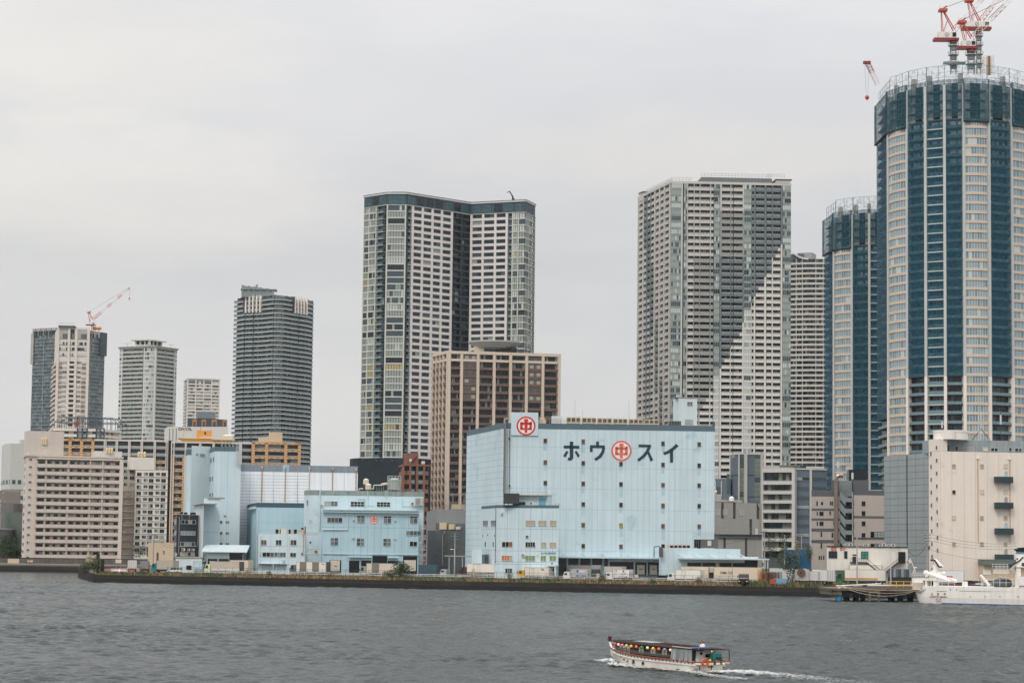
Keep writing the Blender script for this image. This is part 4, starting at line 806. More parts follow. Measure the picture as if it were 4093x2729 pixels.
# white sign box, orange deck
b = shed('off white block carrying dark OVOL lettering above the chequered flats', X5,[(1078,1180),(1102,1166),(1552,1166)],1250,22, off, 1, cat='office building', name='office_building')
text(b, b.faces[1], 'OVOL', X5,1233,1185,2.0, mat('dark_green_letter', (38,62,62),.6,0), wid=7.7, bold=.03, d=.1); f = b.faces[1]; b.root.children[-1]
seams(b, 1,[f.len * .55],[], frame_g, w_=.3); 
for x in (1115,1140,1165): pbox(b, 'downpipe', 1, X5,(x, 1180, x + 2,1270),0,.3, frame_g)
orc = mat('orange_paint', (222,158,74),.7,.06)
b = shed('orange roof room on a boat shaped orange deck above the twin column flats', X5,[(1318,1192),(1432,1194)],1100,6, orc, cat='roof room', name='roof_room', z0=P(X5(1370,1262),1100).z)
pbox(b, 'window', 0, X5,(1376,1205,1388,1224),-.1,.08, g_dark); pbox(b, 'railing_panel', 0, X5,(1340,1240,1430,1255),.3,.5, frame_w)
mb = MB(); f = b.faces[0]; a0 = f.sz(X5(1178,1265))[0]; a1 = f.sz(X5(1616,1270))[0]; z = f.sz(X5(1370,1256))[1]; mb.hexa([(*f.at(a0 + 3,2), z - 1.6),(*f.at(a1 - 3,2), z - 1.9),(*f.at(a1 - 3,-6), z - 1.9),(*f.at(a0 + 3,-6), z - 1.6),(*f.at(a0,2.4), z),(*f.at(a1,2.4), z - .5),(*f.at(a1,-6.4), z - .5),(*f.at(a0,-6.4), z)], orc); b.part('deck', mb)
mb = MB(); p = f.p3(a0 + 2, z, 0); mb.tube(p, p + Vector((1.2,0,5.2)),.15, orc); mb.tube(p + Vector((1.2,0,5.2)), p + Vector((7,0,0)),.07, frame_w); b.part('mast', mb)
b = shed('dark roof block with orange framed squares behind the white sign box', X5,[(1250,1105),(1545,1112)],1400,16, mat('charcoal_panel', (62,74,80),.7,.1), cat='office building', name='office_building')
for x0, x1 in ((1285,1318),(1355,1388),(1430,1470),(1512,1545)): mb = MB(); f = b.faces[0]; f.px(mb, X5(x0,1112), X5(x1,1165),0,.4, mat('orange_brown_tile', (176,122,80),.8,.1)); f.px(mb, X5(x0 + 8,1130), X5(x1 - 8,1165),.4,.45, g_mid); b.part('bay_window', mb)
pbox(b, 'plant_screen', 0, X5,(1326,1052,1460,1106),-8,-1, mat('screen_grey', (112,124,128),.7,.12)); mb = MB()
for x in (1370,1380,1405): p = b.faces[0].pt(X5(x, 1105),-2); mb.tube(p, p + Vector((0,0,12)),.12, frame_g, 4)
b.part('antenna', mb)
# ================================================================== the light blue cold stores on the left
wc_ = mat('white_corrugated', (232,235,238),.6,.05,.1,.1, dirt=((172,150,128),.35,.66)); gb_ = mat('grey_band', (132,142,152),.8,.1,.3,.15); rustm = mat('rust_streak', (176,132,84),.9,.3,1)
b = shed('long white corrugated cold store hall with grey roof band and rusty downpipes', Y1,[(797,354),(1568,366)],765,45, wc_, band=2.15, bm=gb_, cat='warehouse', name='warehouse')
f = b.faces[0]; e_ = f.sz(Y2(702,237))[0]; b.poly = None
ext = MB(); f.box(ext, f.len, e_, 0, b.zt - .05,-30,0, wc_); f.box(ext, f.len, e_, b.zt - 2.15, b.zt, -.4,.042, gb_); b.part('wall_extension', ext)
seams(b, 0,[f.sz(Y1(x, 500))[0] for x in (940,1188,1436)] + [f.sz(Y2(x, 400))[0] for x in (28,290,552)],[b.zt - 3.4 - 1.0 * k for k in range(24)], mat('hall_seam', (168,176,186),.9,0), w_=.12)
for cf, x, y0, y1, mt_ in ((Y1,822,380,1200, rustm),(Y1,1066,385,745, rustm),(Y1,1310,385,745, rustm),(Y1,1560,395,620, tan),(Y2,420,260,500, rustm),(Y2,682,268,500, rustm)): mb = MB(); p, q = f.pt(cf(x, y0),.25), f.pt(cf(x, y1),.25); q.x, q.y = p.x, p.y; mb.tube(p, q, .13, mt_, 6); mb.box((p.x - .25, p.y - .2, p.z - .3),(p.x + .25, p.y + .2, p.z + .4), tan); b.part('downpipe', mb)
mb = MB(); f.px(mb, Y1(1282,358), Y1(1345,430),.04,.06, mat('blue_patch', (150,184,206),.8,.1)); b.part('repaired_panel', mb)
for x, y in ((1186,628),(1186,664),(1186,696),(1186,732),(1434,565),(1434,598),(1434,632),(1434,665),(1434,700),(1434,735)): pbox(b, 'rusty_anchor', 0, Y1,(x - 4, y - 3, x + 4, y + 3),0,.12, rust)
# tall stepped tower
b = shed('tall light blue lift tower with slate parapet, highest of the left cold store', Y1,[(522,188),(576,168),(824,172)],742,26, lb, 1, band=1.4, bm=sla, cat='warehouse', name='warehouse_tower')
for r in ((526,293,537,328),(555,282,564,318)): win(b, 0, Y1, r, 1,[(g_dark, 1)], frame_g)
for y in (490,660): win(b, 0, Y1,(519, y, 531, y + 35),1,[(g_dark, 1)], frame_g); win(b, 0, Y1,(545, y - 6,553, y + 28),1,[(g_dark, 1)], frame_g)
for y in (942,1058,1172):
    win(b, 1, Y1,(627, y, 648, y + 22),1,[(g_black, 1)]); win(b, 1, Y1,(686, y + 2,718, y + 20),3,[(g_black, .6),(g_mid, .4)])
pbox(b, 'vent', 1, Y1,(665,882,690,902),0,.1, seam); pbox(b, 'white_pilaster', 1, Y1,(800,214,826,1210),0,.08, lb2); seams(b, 1,[b.faces[1].len * .55],[], seam)
mb = MB(); 
for y in range(0,6): p = b.faces[1].pt(Y1(835 + (y % 2) * 14,120),-2); 
for x in (832,850): p = b.faces[1].pt(Y1(x, 355),1); q = b.faces[1].pt(Y1(x, 118),1); mb.tube(p, q, .12, frame_w, 4)
for i in range(26): z = p.z + (q.z - p.z) * i / 26; mb.tube((p.x - 1.9, p.y, z),(p.x, p.y, z),.06, frame_w, 4)
b.part('cage_ladder', mb)
b = shed('pale grey blue stair tower joined to the left of the highest lift tower', Y1,[(330,164),(527,160)],752,18, lb2, Ys=(752,757), cat='warehouse', name='warehouse_tower')
win(b, 0, Y1,(418,246,463,270),2,[(g_cur, 1)], frame_g); win(b, 0, Y1,(378,246,394,252),1,[(g_dark, 1)], frame_g)
b = shed('narrow blue tower with slate parapet at the left edge of the cold store', Y1,[(268,205),(290,195),(331,195)],757,18, lb, 1, band=1.8, bm=sla, cat='warehouse', name='warehouse_tower')
tt = thing('water_tank', 'cream water tank on an iron trestle on top of the highest light blue tower', 'water tank', P(Y1(705,170),752)); o_ = tt.location; mb = MB(); za = P(Y1(705,100),752).z - o_.z; zb = P(Y1(705,44),752).z - o_.z
mb.box((-1.65,-1.5, za),(1.65,1.5, zb - .4), mat('tank_cream', (214,200,172),.6,.08)); mb.hexa([(-1.65,-1.5, zb - .4),(1.65,-1.5, zb - .4),(1.65,1.5, zb - .4),(-1.65,1.5, zb - .4),(-.7,-.6, zb),(.7,-.6, zb),(.7,.6, zb),(-.7,.6, zb)], mat('tank_cream', (214,200,172))); mb.build('tank', tt)
mb = MB()
for x in (-1.8,-.6,.6,1.8):
    for y in (-1.4,1.4): mb.tube((x, y, -.5),(x, y, za),.09, frame_w if x < 2 else conc, 4)
for x in (-4,-2.6,-1.2,.2): mb.tube((x, -1.4,0),(x + 1.4,-1.4, za * .8),.07, rust, 4); mb.tube((x + 1.4,-1.4,0),(x, -1.4, za * .8),.07, rust, 4)
mb.tube((-4.5,-1.4, za * .8),(3.4,-1.4, za * .8),.1, rust, 4); mb.build('trestle', tt)
b = shed('blue windowless front tower with a capped top right of the dark office', Y1,[(458,706),(630,708)],712,14, lb, cat='warehouse', name='warehouse_tower'); f = b.faces[0]
mb = MB(); f.box(mb, 1.0, f.len + .3, b.zt, b.zt + .35,-8,.5, conc); b.part('cap', mb); seams(b, 0,[],[b.zt - 10, b.zt - 20], seam); pbox(b, 'low_wall', 0, Y1,(436,1080,458,1330),-3,-.1, lb2)
b = shed('small pale blue pump house squeezed between the stair tower and the front tower', Y1,[(358,785),(458,766)],735,8, lb2, cat='building'); mb = MB(); b.faces[0].box(mb, -.5, b.faces[0].len, b.zt, b.zt + .2,-4,.8, conc); b.part('roof', mb)
# middle block and front office
b = shed('light blue mid height cold store with dark slate parapet above the office', Y1,[(910,775),(1013,752),(1508,758)],728,24, lb3,1, band=1.4, bm=mat('dark_slate_band', (58,84,98),.8,.1), cat='warehouse', name='warehouse')
f = b.faces[1]; seams(b, 1,[],[b.zt - 6 - 2.4 * k for k in range(10)], mat('seam2', (130,168,184),.9,0), w_=.06); mb = MB(); b.faces[0].px(mb, Y1(935,808), Y1(1003,818),0,.8, lb); b.part('gutter', mb)
mb = MB(); p = f.pt(Y1(1020,810),.3); mb.tube(p, (p.x, p.y, 0),.14, lb2,5); b.part('downpipe', mb)
b = shed('light blue three storey office with three square windows and roof air units', Y1,[(1012,1088),(1030,1078),(1516,1080)],700,14, lb, 1, cat='office building', name='office_building'); f = b.faces[1]
for r, n_, g in (((1058,1143,1112,1192),2,[(g_dark, .3),(GWIN[3][0],.7)]),((1212,1143,1268,1192),2, GD),((1366,1143,1424,1194),2,[(GWIN[3][0],.5),(g_dark, .5)]),((1073,1272,1190,1317),3,[(g_black, .5),(g_dark, .2),(GWIN[3][0],.3)]),((1196,1272,1313,1317),4,[(g_blue, .6),(g_mid, .4)]),((1362,1276,1420,1318),2,[(g_dark, .7),(g_mid, .3)]),((1478,1276,1498,1300),1,[(g_dark, 1)])): win(b, 1, Y1, r, n_, g)
seams(b, 1,[f.sz(Y1(x, 1200))[0] for x in (1150,1330)],[f.sz(Y1(1200,1207))[1]], seam)
for x in (1046,1345): pbox(b, 'downpipe', 1, Y1,(x - 2,1098, x + 2,1395),0,.25, lb2)
pbox(b, 'meter_box', 1, Y1,(1043,1262,1060,1297),0,.4, frame_w); pbox(b, 'eave', 1, Y1,(1030,1386,1328,1394),0,1.1, lb)
for x0, x1 in ((1070,1206),(1224,1312)): pbox(b, 'shutter', 1, Y1,(x0,1395, x1,1452),0,.12, mat('pale_shutter', (158,174,184),.6,.1,2))
mb = MB(); p = f.pt(Y1(1216,1392),1.2); mb.path([p, f.pt(Y1(1216,1480),1.2)],.12, lb2); mb.path([p, f.pt(Y1(1250,1375),.3)],.12, lb2); b.part('post', mb)
pbox(b, 'blue_vent', 1, Y1,(1280,1348,1310,1372),0,.5, lb3)
for i, (x0, x1, dk_) in enumerate(((1145,1186,1),(1190,1262,0),(1280,1314,1),(1335,1378,1))):
    p = f.pt(Y1((x0 + x1) / 2,1078),-2); w_ = (x1 - x0) / 2.6133 / 9550 * 702; t_ = thing('cooling_unit', ('dark louvred', 'wide cream', 'dark louvred', 'dark and white')[i] + ' cooling unit, ' + ('first', 'second', 'third', 'fourth')[i] + ' from the left on the three storey office roof', 'cooling unit', (p.x, p.y, b.zt),0, 'cooling units on the office roof')
    mb = MB(); mb.box((-w_ / 2,-.8,0),(w_ / 2,.8,1.5), mat('ac_casing', (206,204,196))); mb.build('casing', t_); mb = MB()
    mb.box((-w_ / 2 + .15,-.86,.15),(w_ / 2 - (.15 if dk_ else w_ * .8),-.8,1.35), g_black)
    for k in range(5): mb.box((-w_ / 2 + .15,-.9,.2 + k * .24),(w_ / 2 - (.15 if dk_ else w_ * .8),-.86,.26 + k * .24), frame_d)
    mb.build('louvre', t_)
mb = MB(); p = f.pt(Y1(1442,1076),-1.5); mb.cyl((p.x, p.y),.75, b.zt, b.zt + 1.2, tan, 12); mb.cyl((p.x, p.y),.35, b.zt + 1.2, b.zt + 1.8, rust, 10); mb.cyl((p.x + .8, p.y),.15, b.zt, b.zt + 2.2, rust, 8); o = mb.build('exhaust_drum', None, (p.x, p.y, b.zt)); tag(o, 'rusty beige exhaust drum at the right end of the three storey office roof', 'exhaust drum')
# big insulated pipe run
mb = MB(); pm = mat('pipe_lagging', (166,156,142),.5,.12,.6); p = [f.pt(Y2(x, y),.9) for x, y in ((80,956),(122,958),(118,1215),(292,1216))]; mb.path(p, .19, pm, 8); [mb.ball(q, .2, pm, 8) for q in p[1:3]]
for k in range(3): q = [f.pt(Y2(x, y),.5 + .2 * k) for x, y in ((130 + 8 * k, 1160 - 6 * k),(132 + 8 * k, 972 + 12 * k),(285,975 + 12 * k))]; mb.path(q, .07, pm, 6)
mb.path([f.pt(Y2(150,1165),.5), f.pt(Y2(280,1160),.5)],.08, frame_g, 6); o = mb.build('pipe_run', None, (*f.at(f.len, 1),2)); tag(o, 'lagged beige pipes bending between the three storey office and the emblem building', 'pipes')
# sloping canopy with loading bay, dark office, shed
b = shed('low loading bay under a sloping corrugated blue roof behind the grey covered truck', Y1,[(485,1262),(868,1272)],700,12, lb2, Ys=(700,700), cat='loading bay', name='loading_bay')
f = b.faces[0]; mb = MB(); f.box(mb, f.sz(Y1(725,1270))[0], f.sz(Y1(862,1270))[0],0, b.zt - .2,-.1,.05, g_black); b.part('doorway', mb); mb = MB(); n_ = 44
for i in range(n_):
    a = -1.2 + (f.len + 2.4) * i / n_; c = a + (f.len + 2.4) / n_ * .62; z0_, z1_ = b.zt - .1, b.zt + 1.9; p0, p1, p2, p3_ = f.at(a, 1.6), f.at(c, 1.6), f.at(c, -6), f.at(a, -6)
    mb.hexa([(*p0, z0_),(*p1, z0_),(*p2, z1_),(*p3_, z1_),(*p0, z0_ + .18),(*p1, z0_ + .18),(*p2, z1_ + .18),(*p3_, z1_ + .18)], lb2)
p0, p1, p2, p3_ = f.at(-1.2,1.55), f.at(f.len + 1.2,1.55), f.at(f.len + 1.2,-6), f.at(-1.2,-6); mb.hexa([(*p0, b.zt - .16),(*p1, b.zt - .16),(*p2, b.zt + 1.84),(*p3_, b.zt + 1.84),(*p0, b.zt - .08),(*p1, b.zt - .08),(*p2, b.zt + 1.92),(*p3_, b.zt + 1.92)], lb); b.part('canopy', mb)
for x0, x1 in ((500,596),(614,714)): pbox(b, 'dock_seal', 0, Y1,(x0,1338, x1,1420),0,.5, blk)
dkb_ = mat('black_tile_wall', (34,48,58),.5,.15,.5,.1, spec=.6)
b = shed('small dark four storey office with white window strips and beige pipes', Y1,[(150,905),(176,876),(447,882)],712,12, dkb_, 1, cat='office building', name='office_building'); f = b.faces[1]
for r, g in (((220,934,368,974),[(g_dark, .5),(g_cur, .5)]),((217,1050,364,1092),[(g_cur, 1)]),((214,1166,361,1208),[(g_cur, .7),(g_mid, .3)]),((210,1270,358,1308),[(tan, .9),(g_mid, .1)])): win(b, 1, Y1, r, 4, g, nv=1)
mb = MB(); pw_ = mat('beige_pipe', (172,162,150),.6,.1)
for pts in (((390,1195),(400,890)),((402,1140),(412,885)),((300,925),(302,880)),((225,930),(225,880)),((388,1208),(195,1212)),((160,1292),(208,1292)),((190,1280),(198,900))): mb = MB(); mb.path([f.pt(Y1(*q),.2) for q in pts],.09, pw_, 5); b.part('pipe', mb)
for i, y in enumerate((940,1055,1172,1275)): win(b, 0, Y1,(152, y, 168, y + 32),1,[(g_cur, 1)])
for i, (x, nm) in enumerate(((262, 'left'),(305, 'middle'),(382, 'right'))): p = f.pt(Y1(x, 870),-2); mb = MB(); mb.box((p.x - (.45 if i < 2 else .8), p.y - .4, b.zt),(p.x + (.45 if i < 2 else .8), p.y + .4, b.zt + .75), g_black); mb.box((p.x - .5, p.y - .5, b.zt - .1),(p.x + .5, p.y + .5, b.zt + .15), steel); o = mb.build('roof_unit', None, (p.x, p.y, b.zt)); tag(o, ('black roof unit at the left end of the dark office roof', 'black roof unit in the middle of the dark office roof', 'wide black roof unit at the right end of the dark office roof')[i], 'roof unit', 'roof units on the dark office')
for i, x in enumerate((235,292,338)): p = f.pt(Y1(x, 1257),.35); acunit('', p, ('larger left', 'middle', 'right')[i] + ' air conditioner of the row of three on the dark office wall', 0,(1.15,.95,.95)[i])
b = shed('low pale blue shed with a rusty roof edge below the dark office', Y1,[(162,1322),(440,1334)],701,7, lb2, Ys=(700,698), cat='shed', name='shed'); mb = MB(); f = b.faces[0]; f.box(mb, -.2, f.len + .2, b.zt, b.zt + .3,-6,.3, mat('rust_edge', (168,160,148),.8,.2,1, dirt=((120,76,50),1.2,.55))); b.part('roof_edge', mb)
pbox(b, 'door', 0, Y1,(275,1408,328,1452),0,.1, g_black); pbox(b, 'lean_to', 0, Y1,(375,1390,460,1450),0,2, lb3); mb = MB(); mb.path([f.pt(Y1(*q),.5) for q in ((355,1395),(357,1366),(478,1362),(480,1300))],.12, pm, 6); b.part('pipework', mb); pbox(b, 'sign_plate', 0, Y1,(402,1402,428,1436),2,2.1, frame_w); pbox(b, 'vending_cabinet', 0, Y1,(345,1400,368,1465),.3,1.2, frame_w)
# emblem building
cg = mat('mossy_concrete', (140,150,144),.9,.15,.4,.2, dirt=((92,104,102),.5,.55))
b = shed('light blue four storey office carrying a red and white emblem', Y2,[(102,502),(156,498),(1440,517)],712,18, lb, 1, band=1.45, bm=cg, cat='office building', name='office_building'); f = b.faces[1]
for r, g in (((327,625,472,675),[(g_dark, .3),(g_mid, .5),(g_cur, .2)]),((622,628,768,682),[(g_black, .6),(g_dark, .4)]),((916,633,1060,684),[(g_black, .7),(g_dark, .3)])): win(b, 1, Y2, r, 4, g, nv=2, rows=None)
win(b, 0, Y2,(132,614,147,660),2,[(g_dark, 1)]); win(b, 1, Y2,(161,833,185,858),1,[(tan, 1)]); pbox(b, 'vent', 1, Y2,(160,1074,178,1092),0,.1, g_black)
mb = MB()
for pts in (((690,597),(775,597),(775,700)),((1195,585),(1195,690)),((1005,500),(1008,600)),((1025,500),(1028,590)),((812,500),(812,700)),((1195,672),(1420,676),(1440,700)),((780,662),(890,664))): mb = MB(); mb.path([f.pt(Y2(*q),.3) for q in pts],.08, lb2 if pts[0][0] != 690 else conc, 6); b.part('pipe', mb)
mb = MB(); p = f.pt(Y2(278,495),.3); mb.tube(p, (p.x, p.y, f.pt(Y2(278,945)).z),.18, lb2,6); b.part('downpipe', mb)
sy = [f.sz(Y2(x, 500))[0] for x in (292,1480)]; fr_ = Face(f.p3(sy[0] + .3,0,9), f.p3(sy[1] - 3.2,0,9)); zf = fr_.sz(Y2(900,742))[1]
mb = MB(); n_ = 50; L_ = fr_.len
mb.prism([fr_.at(0,0), fr_.at(L_, 0), fr_.at(L_, -9), fr_.at(0,-9)],0,[zf + .3, zf, zf, zf + .3], lb3); b.part('front_wall', mb)
def fwin(r, n_, g, **k): return win(b, fr_, Y2, r, n_, g, **k)
fwin((360,806,524,860),4,[(g_mid, .5),(GWIN[3][0],.3),(g_dark, .2)]); gg2 = [(mat('glass_grey_green', (110,122,120),.25,.15,.5),.7),(g_mid, .3)]
for r in ((695,785,774,863),(992,790,1072,868),(1288,793,1365,870)): fwin(r, 2, gg2, rows=.74, nv=2)
for r in ((397,1033,478,1113),(690,1038,770,1120),(987,1041,1067,1122)): fwin(r, 2, gg2, nv=2)
fwin((1243,955,1405,1005),4, gg2); fwin((1283,1073,1361,1125),2,[(g_black, .8),(g_dark, .2)])
cy_red = mat('faded_red', (214,104,88),.7,.12,.5,.1); cy_red2 = mat('emblem_red', (196,44,38),.6,.05); wht = mat('sign_white', (226,220,212),.7,.04)
emblem(b, fr_, Y2,882,830,48 / 2.8 / 9550 * 703, cy_red, wht)
for x, y in ((651,826),(1118,833),(647,1030),(1114,1035),(1403,1085)): pbox(b, 'vent_hood', fr_, Y2,(x - 8, y - 9, x + 9, y + 9),0,.5, frame_w)
seams(b, fr_, [fr_.sz(Y2(x, 900))[0] for x in (430,510,585,660,735,812,890,965,1040,1115,1190,1265,1340)],[fr_.sz(Y2(800,918))[1]], seam, z1=zf - .3)
mb = MB(); 
for i in range(60): a = fr_.len * (i + .1) / 60; fr_.box(mb, a, a + fr_.len / 60 * .6, zf + .15, zf + .5,-1,.9, cg)
fr_.box(mb, -.2, fr_.len + .4, zf, zf + .2,-1,.75, cg); fr_.box(mb, -.2, fr_.len + .4, zf - .25, zf - .05,0,1.0, lb2); b.part('eaves', mb)
mb = MB(); mb.path([fr_.pt(Y2(*q),.25) for q in ((582,745),(584,940),(300,940))],.15, lb2,6); b.part('pipework', mb); pbox(b, 'string_course', fr_, Y2,(310,1212,1470,1220),0,.3, lb2)
dc = mat('dock_door', (206,196,178),.6,.06,.3,.1)
for r in ((385,1280,512,1440),(1207,1235,1363,1440)): fc = fr_; pbox(b, 'dock_opening', fr_, Y2, r, 0,.06, g_black); mb = MB(); fc.px(mb, Y2(r[0] + 8, r[1] + (45 if r[0] > 1000 else 4)), Y2(r[2] - 14,1405),.06,.12, dc); [fc.px(mb, Y2(r[0] + 8, r[1] + 60 + 20 * k), Y2(r[2] - 14, r[1] + 62 + 20 * k),.12,.14, seam) for k in range(5)]; fc.px(mb, Y2(r[0] + 52,1342), Y2(r[0] + 78,1350),.12,.16, g_black); b.part('dock_door', mb)
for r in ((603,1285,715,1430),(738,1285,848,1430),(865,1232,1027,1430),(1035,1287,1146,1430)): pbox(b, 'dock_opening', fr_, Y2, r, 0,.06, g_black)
for r in ((600,1242,852,1252),(1032,1250,1150,1258)): pbox(b, 'dock_awning', fr_, Y2, r, 0,1.0, lb2)
for i, (x, lab) in enumerate(((298, 'small air conditioner at the left end of the emblem office upper wall'),(1316, 'white air conditioner on the upper right wall of the emblem office'))): acunit('', f.pt(Y2(x, (684,674)[i]),.4), lab, 0,(.9,1.45)[i])
t_ = thing('air_conditioner', 'large beige rooftop style unit at the right end of the emblem office wall', 'air conditioner', f.pt(Y2(1385,672),.6),0, 'air conditioning units'); mb = MB(); mb.box((-1.2,-.5,0),(1.2,.5,2.3), mat('beige_casing', (176,168,152),.6,.1)); mb.build('casing', t_); mb = MB(); mb.box((-.9,-.56,.3),(.2,-.5,2.0), frame_g); mb.build('coil', t_)
acunit('', fr_.pt(Y2(240,1215),1.0) , 'tall white double fan unit beside the lagged pipes', 0,1.7)
def rooftank(at, r, h, label, mt_, dome=.4):
    t_ = thing('roof_tank', label, 'tank', at, 0); mb = MB(); mb.cyl((0,0), r, .5, h, mt_, 16); mb.cyl((0,0), r, h, h + dome, mt_, 16, r * .3); mb.build('shell', t_); mb = MB()
    for a in range(4): x, y = r * .8 * math.cos(a * 1.57 + .8), r * .8 * math.sin(a * 1.57 + .8); mb.tube((x, y, 0),(x, y, .6),.12, frame_g, 4)
    mb.build('stand', t_); return t_
rooftank((*[f.pt(Y2(800,500),-4)[i] for i in (0,1)], b.zt + 1.6),.85,1.8, 'upper of two cream roof drums above the emblem office', dc); rooftank((*[f.pt(Y2(822,500),-2)[i] for i in (0,1)], b.zt),.9,1.9, 'lower cream roof drum above the emblem office', dc)
scr = rooftank((*[f.pt(Y2(1118,500),-4)[i] for i in (0,1)], b.zt),1.85,3.6, 'large grey cooling tank inside a steel railing on the emblem office roof', mat('grp_grey', (156,162,158),.5,.12,.5)); mb = MB()
for i in range(13): a = i * .4833; x, y = 2.1 * math.cos(a),2.1 * math.sin(a); mb.tube((x, y, 0),(x, y, 4.7),.04, frame_w, 4); a2 = a + .4833; [mb.tube((x, y, z),(2.1 * math.cos(a2),2.1 * math.sin(a2), z),.04, frame_w, 4) for z in (3.5,4.1,4.7)]
mb.build('railing', scr); mb = MB(); mb.path([f.pt(Y2(*q),-2) for q in ((715,498),(720,483),(765,480))],.17, dc, 6); mb.path([f.pt(Y2(*q),-2) for q in ((850,485),(882,482),(884,442),(970,440),(1040,428))],.17, dc, 8); mb.path([f.pt(Y2(*q),-3) for q in ((965,432),(1000,420),(1040,418))],.2, dc, 8)
for x in (920,945,970,995): mb.tube(f.pt(Y2(x, 510),-2.5), f.pt(Y2(x, 445),-2.5),.1, frame_g, 5)
o = mb.build('pipe_run', None, (*f.at(f.len * .6,-2), b.zt)); tag(o, 'cream pipework linking the roof drums and the grey cooling tank', 'pipes')
# fire stair at the right end
st_ = thing('fire_stair', 'open steel fire stair on the right end of the emblem office', 'stair', fr_.p3(fr_.len + .3,0,-2)); zz = fr_.sz(Y2(1500,930))[1]
mb = MB(); mb2 = MB(); mb3 = MB()
for k in range(5):
    z = zz - k * 3.1
    if z < .5: break
    mb.box((0,-1.3, z - .12),(2.0,.2, z), frame_w)
    for i in range(8): mb2.tube((i * .28,-1.3, z),(i * .28,-1.3, z + 1.1),.03, frame_w, 4)
    mb2.tube((0,-1.3, z + 1.1),(2,-1.3, z + 1.1),.05, frame_w, 4)
    for i in range(11): q = i / 11; mb3.box((.1 + q * 1.5,-1.1, z - q * 3.0 - .3),(.45 + q * 1.5,0, z - q * 3.0 - .2), steel)
mb.build('landing', st_); mb2.build('railing', st_); mb3.build('steps', st_)
# ================================================================== middle distance between the cold stores
nb_ = mat('black_building_net', (26,40,46),.8,.2,.3,.15)
b = shed('black netted windowless building at the foot of the notched tower', Y2,[(610,215),(648,124),(705,112),(1250,120),(1520,148)],0,22, nb_, Ys=(905,900,896,890,900), cat='building'); b.zt
for x, y in ((753,165),(908,170),(967,170),(1085,165)): pbox(b, 'white_lamp', 2, Y2,(x - 5, y - 5, x + 5, y + 5),0,.3, mat('grey_patch', (90,104,104),.6,0))
bt2 = mat('red_brown_tile', (128,88,72),.85,.15,.3,.1)
b = shed('red brown terraced apartment house crowded with balconies beside the brown tower', Y2,[(1160,232),(1205,208),(1515,214)],850,14, bt2,1, cat='apartment block', name='apartment_block', walls=False); b.walls(blk, 1.3, b.zt - .2, bt2); f0, f1 = b.faces
Tb = dict(bh=.35, bm=bt2, bi=-1.4, wd=-1.25, wm=[(g_black, .5),(g_dark, .3),(g_mid, .2)], mu=5, fm=frame_d, fw=.1, rail=(1.1, bt2,0), same=.2); Tb2 = dict(Tb, rail=(1.1, brail, 0))
zt_ = b.zt - .6; nf = int(zt_ / 3.2)
for i in range(4): facade(b, f1,[(f1.len * i / 4, f1.len * (i + 1) / 4 - (.6 if i % 2 else 0), Tb if i in (0,3) else Tb2)], zt_, 3.2, nf); pillar(b, f1, f1.len * i / 4 + .2,.8,0, zt_, -1.4,.1, bt2)
facade(b, f0,[(0, f0.len, Tb)], zt_, 3.2, nf); mb = MB(); [fc.box(mb, 0, fc.len, zt_, b.zt, -1.4,.2, bt2) for fc in b.faces]; b.part('parapet', mb)
pbox(b, 'roof_house', 1, Y2,(1250,82,1386,214),-7,-1.5, bt2); pbox(b, 'vent', 1, Y2,(1425,172,1462,205),-3,-2, dc); mb = MB(); mb.path([f1.pt(Y2(*q),-1) for q in ((1305,205),(1365,125))],.2, blk, 4); mb.path([f1.pt(Y2(*q),-1) for q in ((1310,190),(1370,108))],.08, blk, 4); b.part('roof_stair', mb)
b.finish(band='balcony')
mb = MB(); p = f1.pt(Y2(1290,165),0); mb.ball((0,0,0),.5, frame_w, 12, sy=.3); mb.tube((0,0,-.5),(0,.5,-3),.12, frame_g, 4); o = mb.build('satellite_dish'); o.location = p; tag(o, 'white satellite dish on the red brown terraced house', 'satellite dish')
gw_ = mat('grey_sheet_wall', (130,132,132),.75,.07,.1,.05); gwd = mat('dark_grey_sheet_wall', (92,96,98),.75,.1,.15,.06)
b = shed('grey sheet clad plant hall seen in the gap between the two blue cold stores', Y2,[(1470,738),(1592,712),(1925,714)],772,16, gw_, 1, cat='building')
pbox(b, 'roof_box', 1, Y2,(1738,655,1850,712),-5,-1, tan); mb = MB(); f = b.faces[1]
for x in range(0,10): q = 1 + x * (f.len - 2) / 9; mb.tube(f.p3(q, b.zt, 0), f.p3(q, b.zt + 1.3,0),.06, frame_g, 4)
mb.tube(f.p3(1, b.zt + 1.3,0), f.p3(f.len, b.zt + 1.3,0),.06, frame_g, 4)
for (a, c) in (((1722,712),(1722,552)),((1765,640),(1765,548)),((1835,640),(1835,540)),((1905,700),(1905,535)),((1722,552),(1910,535)),((1722,552),(1765,535))): mb.tube(f.pt(Y2(*a),0), f.pt(Y2(*c),0),.15, frame_g, 4)
b.part('steel_gantry', mb); pbox(b, 'plant_recess', 1, Y2,(1575,868,1900,942),0,.1, gwd)
for i, (x0, x1, y0) in enumerate(((1632,1708,862),(1735,1795,878),(1815,1860,908))): pbox(b, 'plant_unit', 1, Y2,(x0, y0, x1,938),.1,1.5, tan if i < 2 else frame_w)
b = shed('dark grey sheet wall building behind the utility pole', Y2,[(1482,948),(1925,946)],742,12, gwd, cat='building'); f = b.faces[0]
mb = MB(); mb.path([f.pt(Y2(*q),.3) for q in ((1684,955),(1682,985),(1662,1000),(1658,1340))],.16, pm, 6); b.part('downpipe', mb); seams(b, 0,[f.len * i / 6 for i in range(1,6)],[], blk, w_=.05)
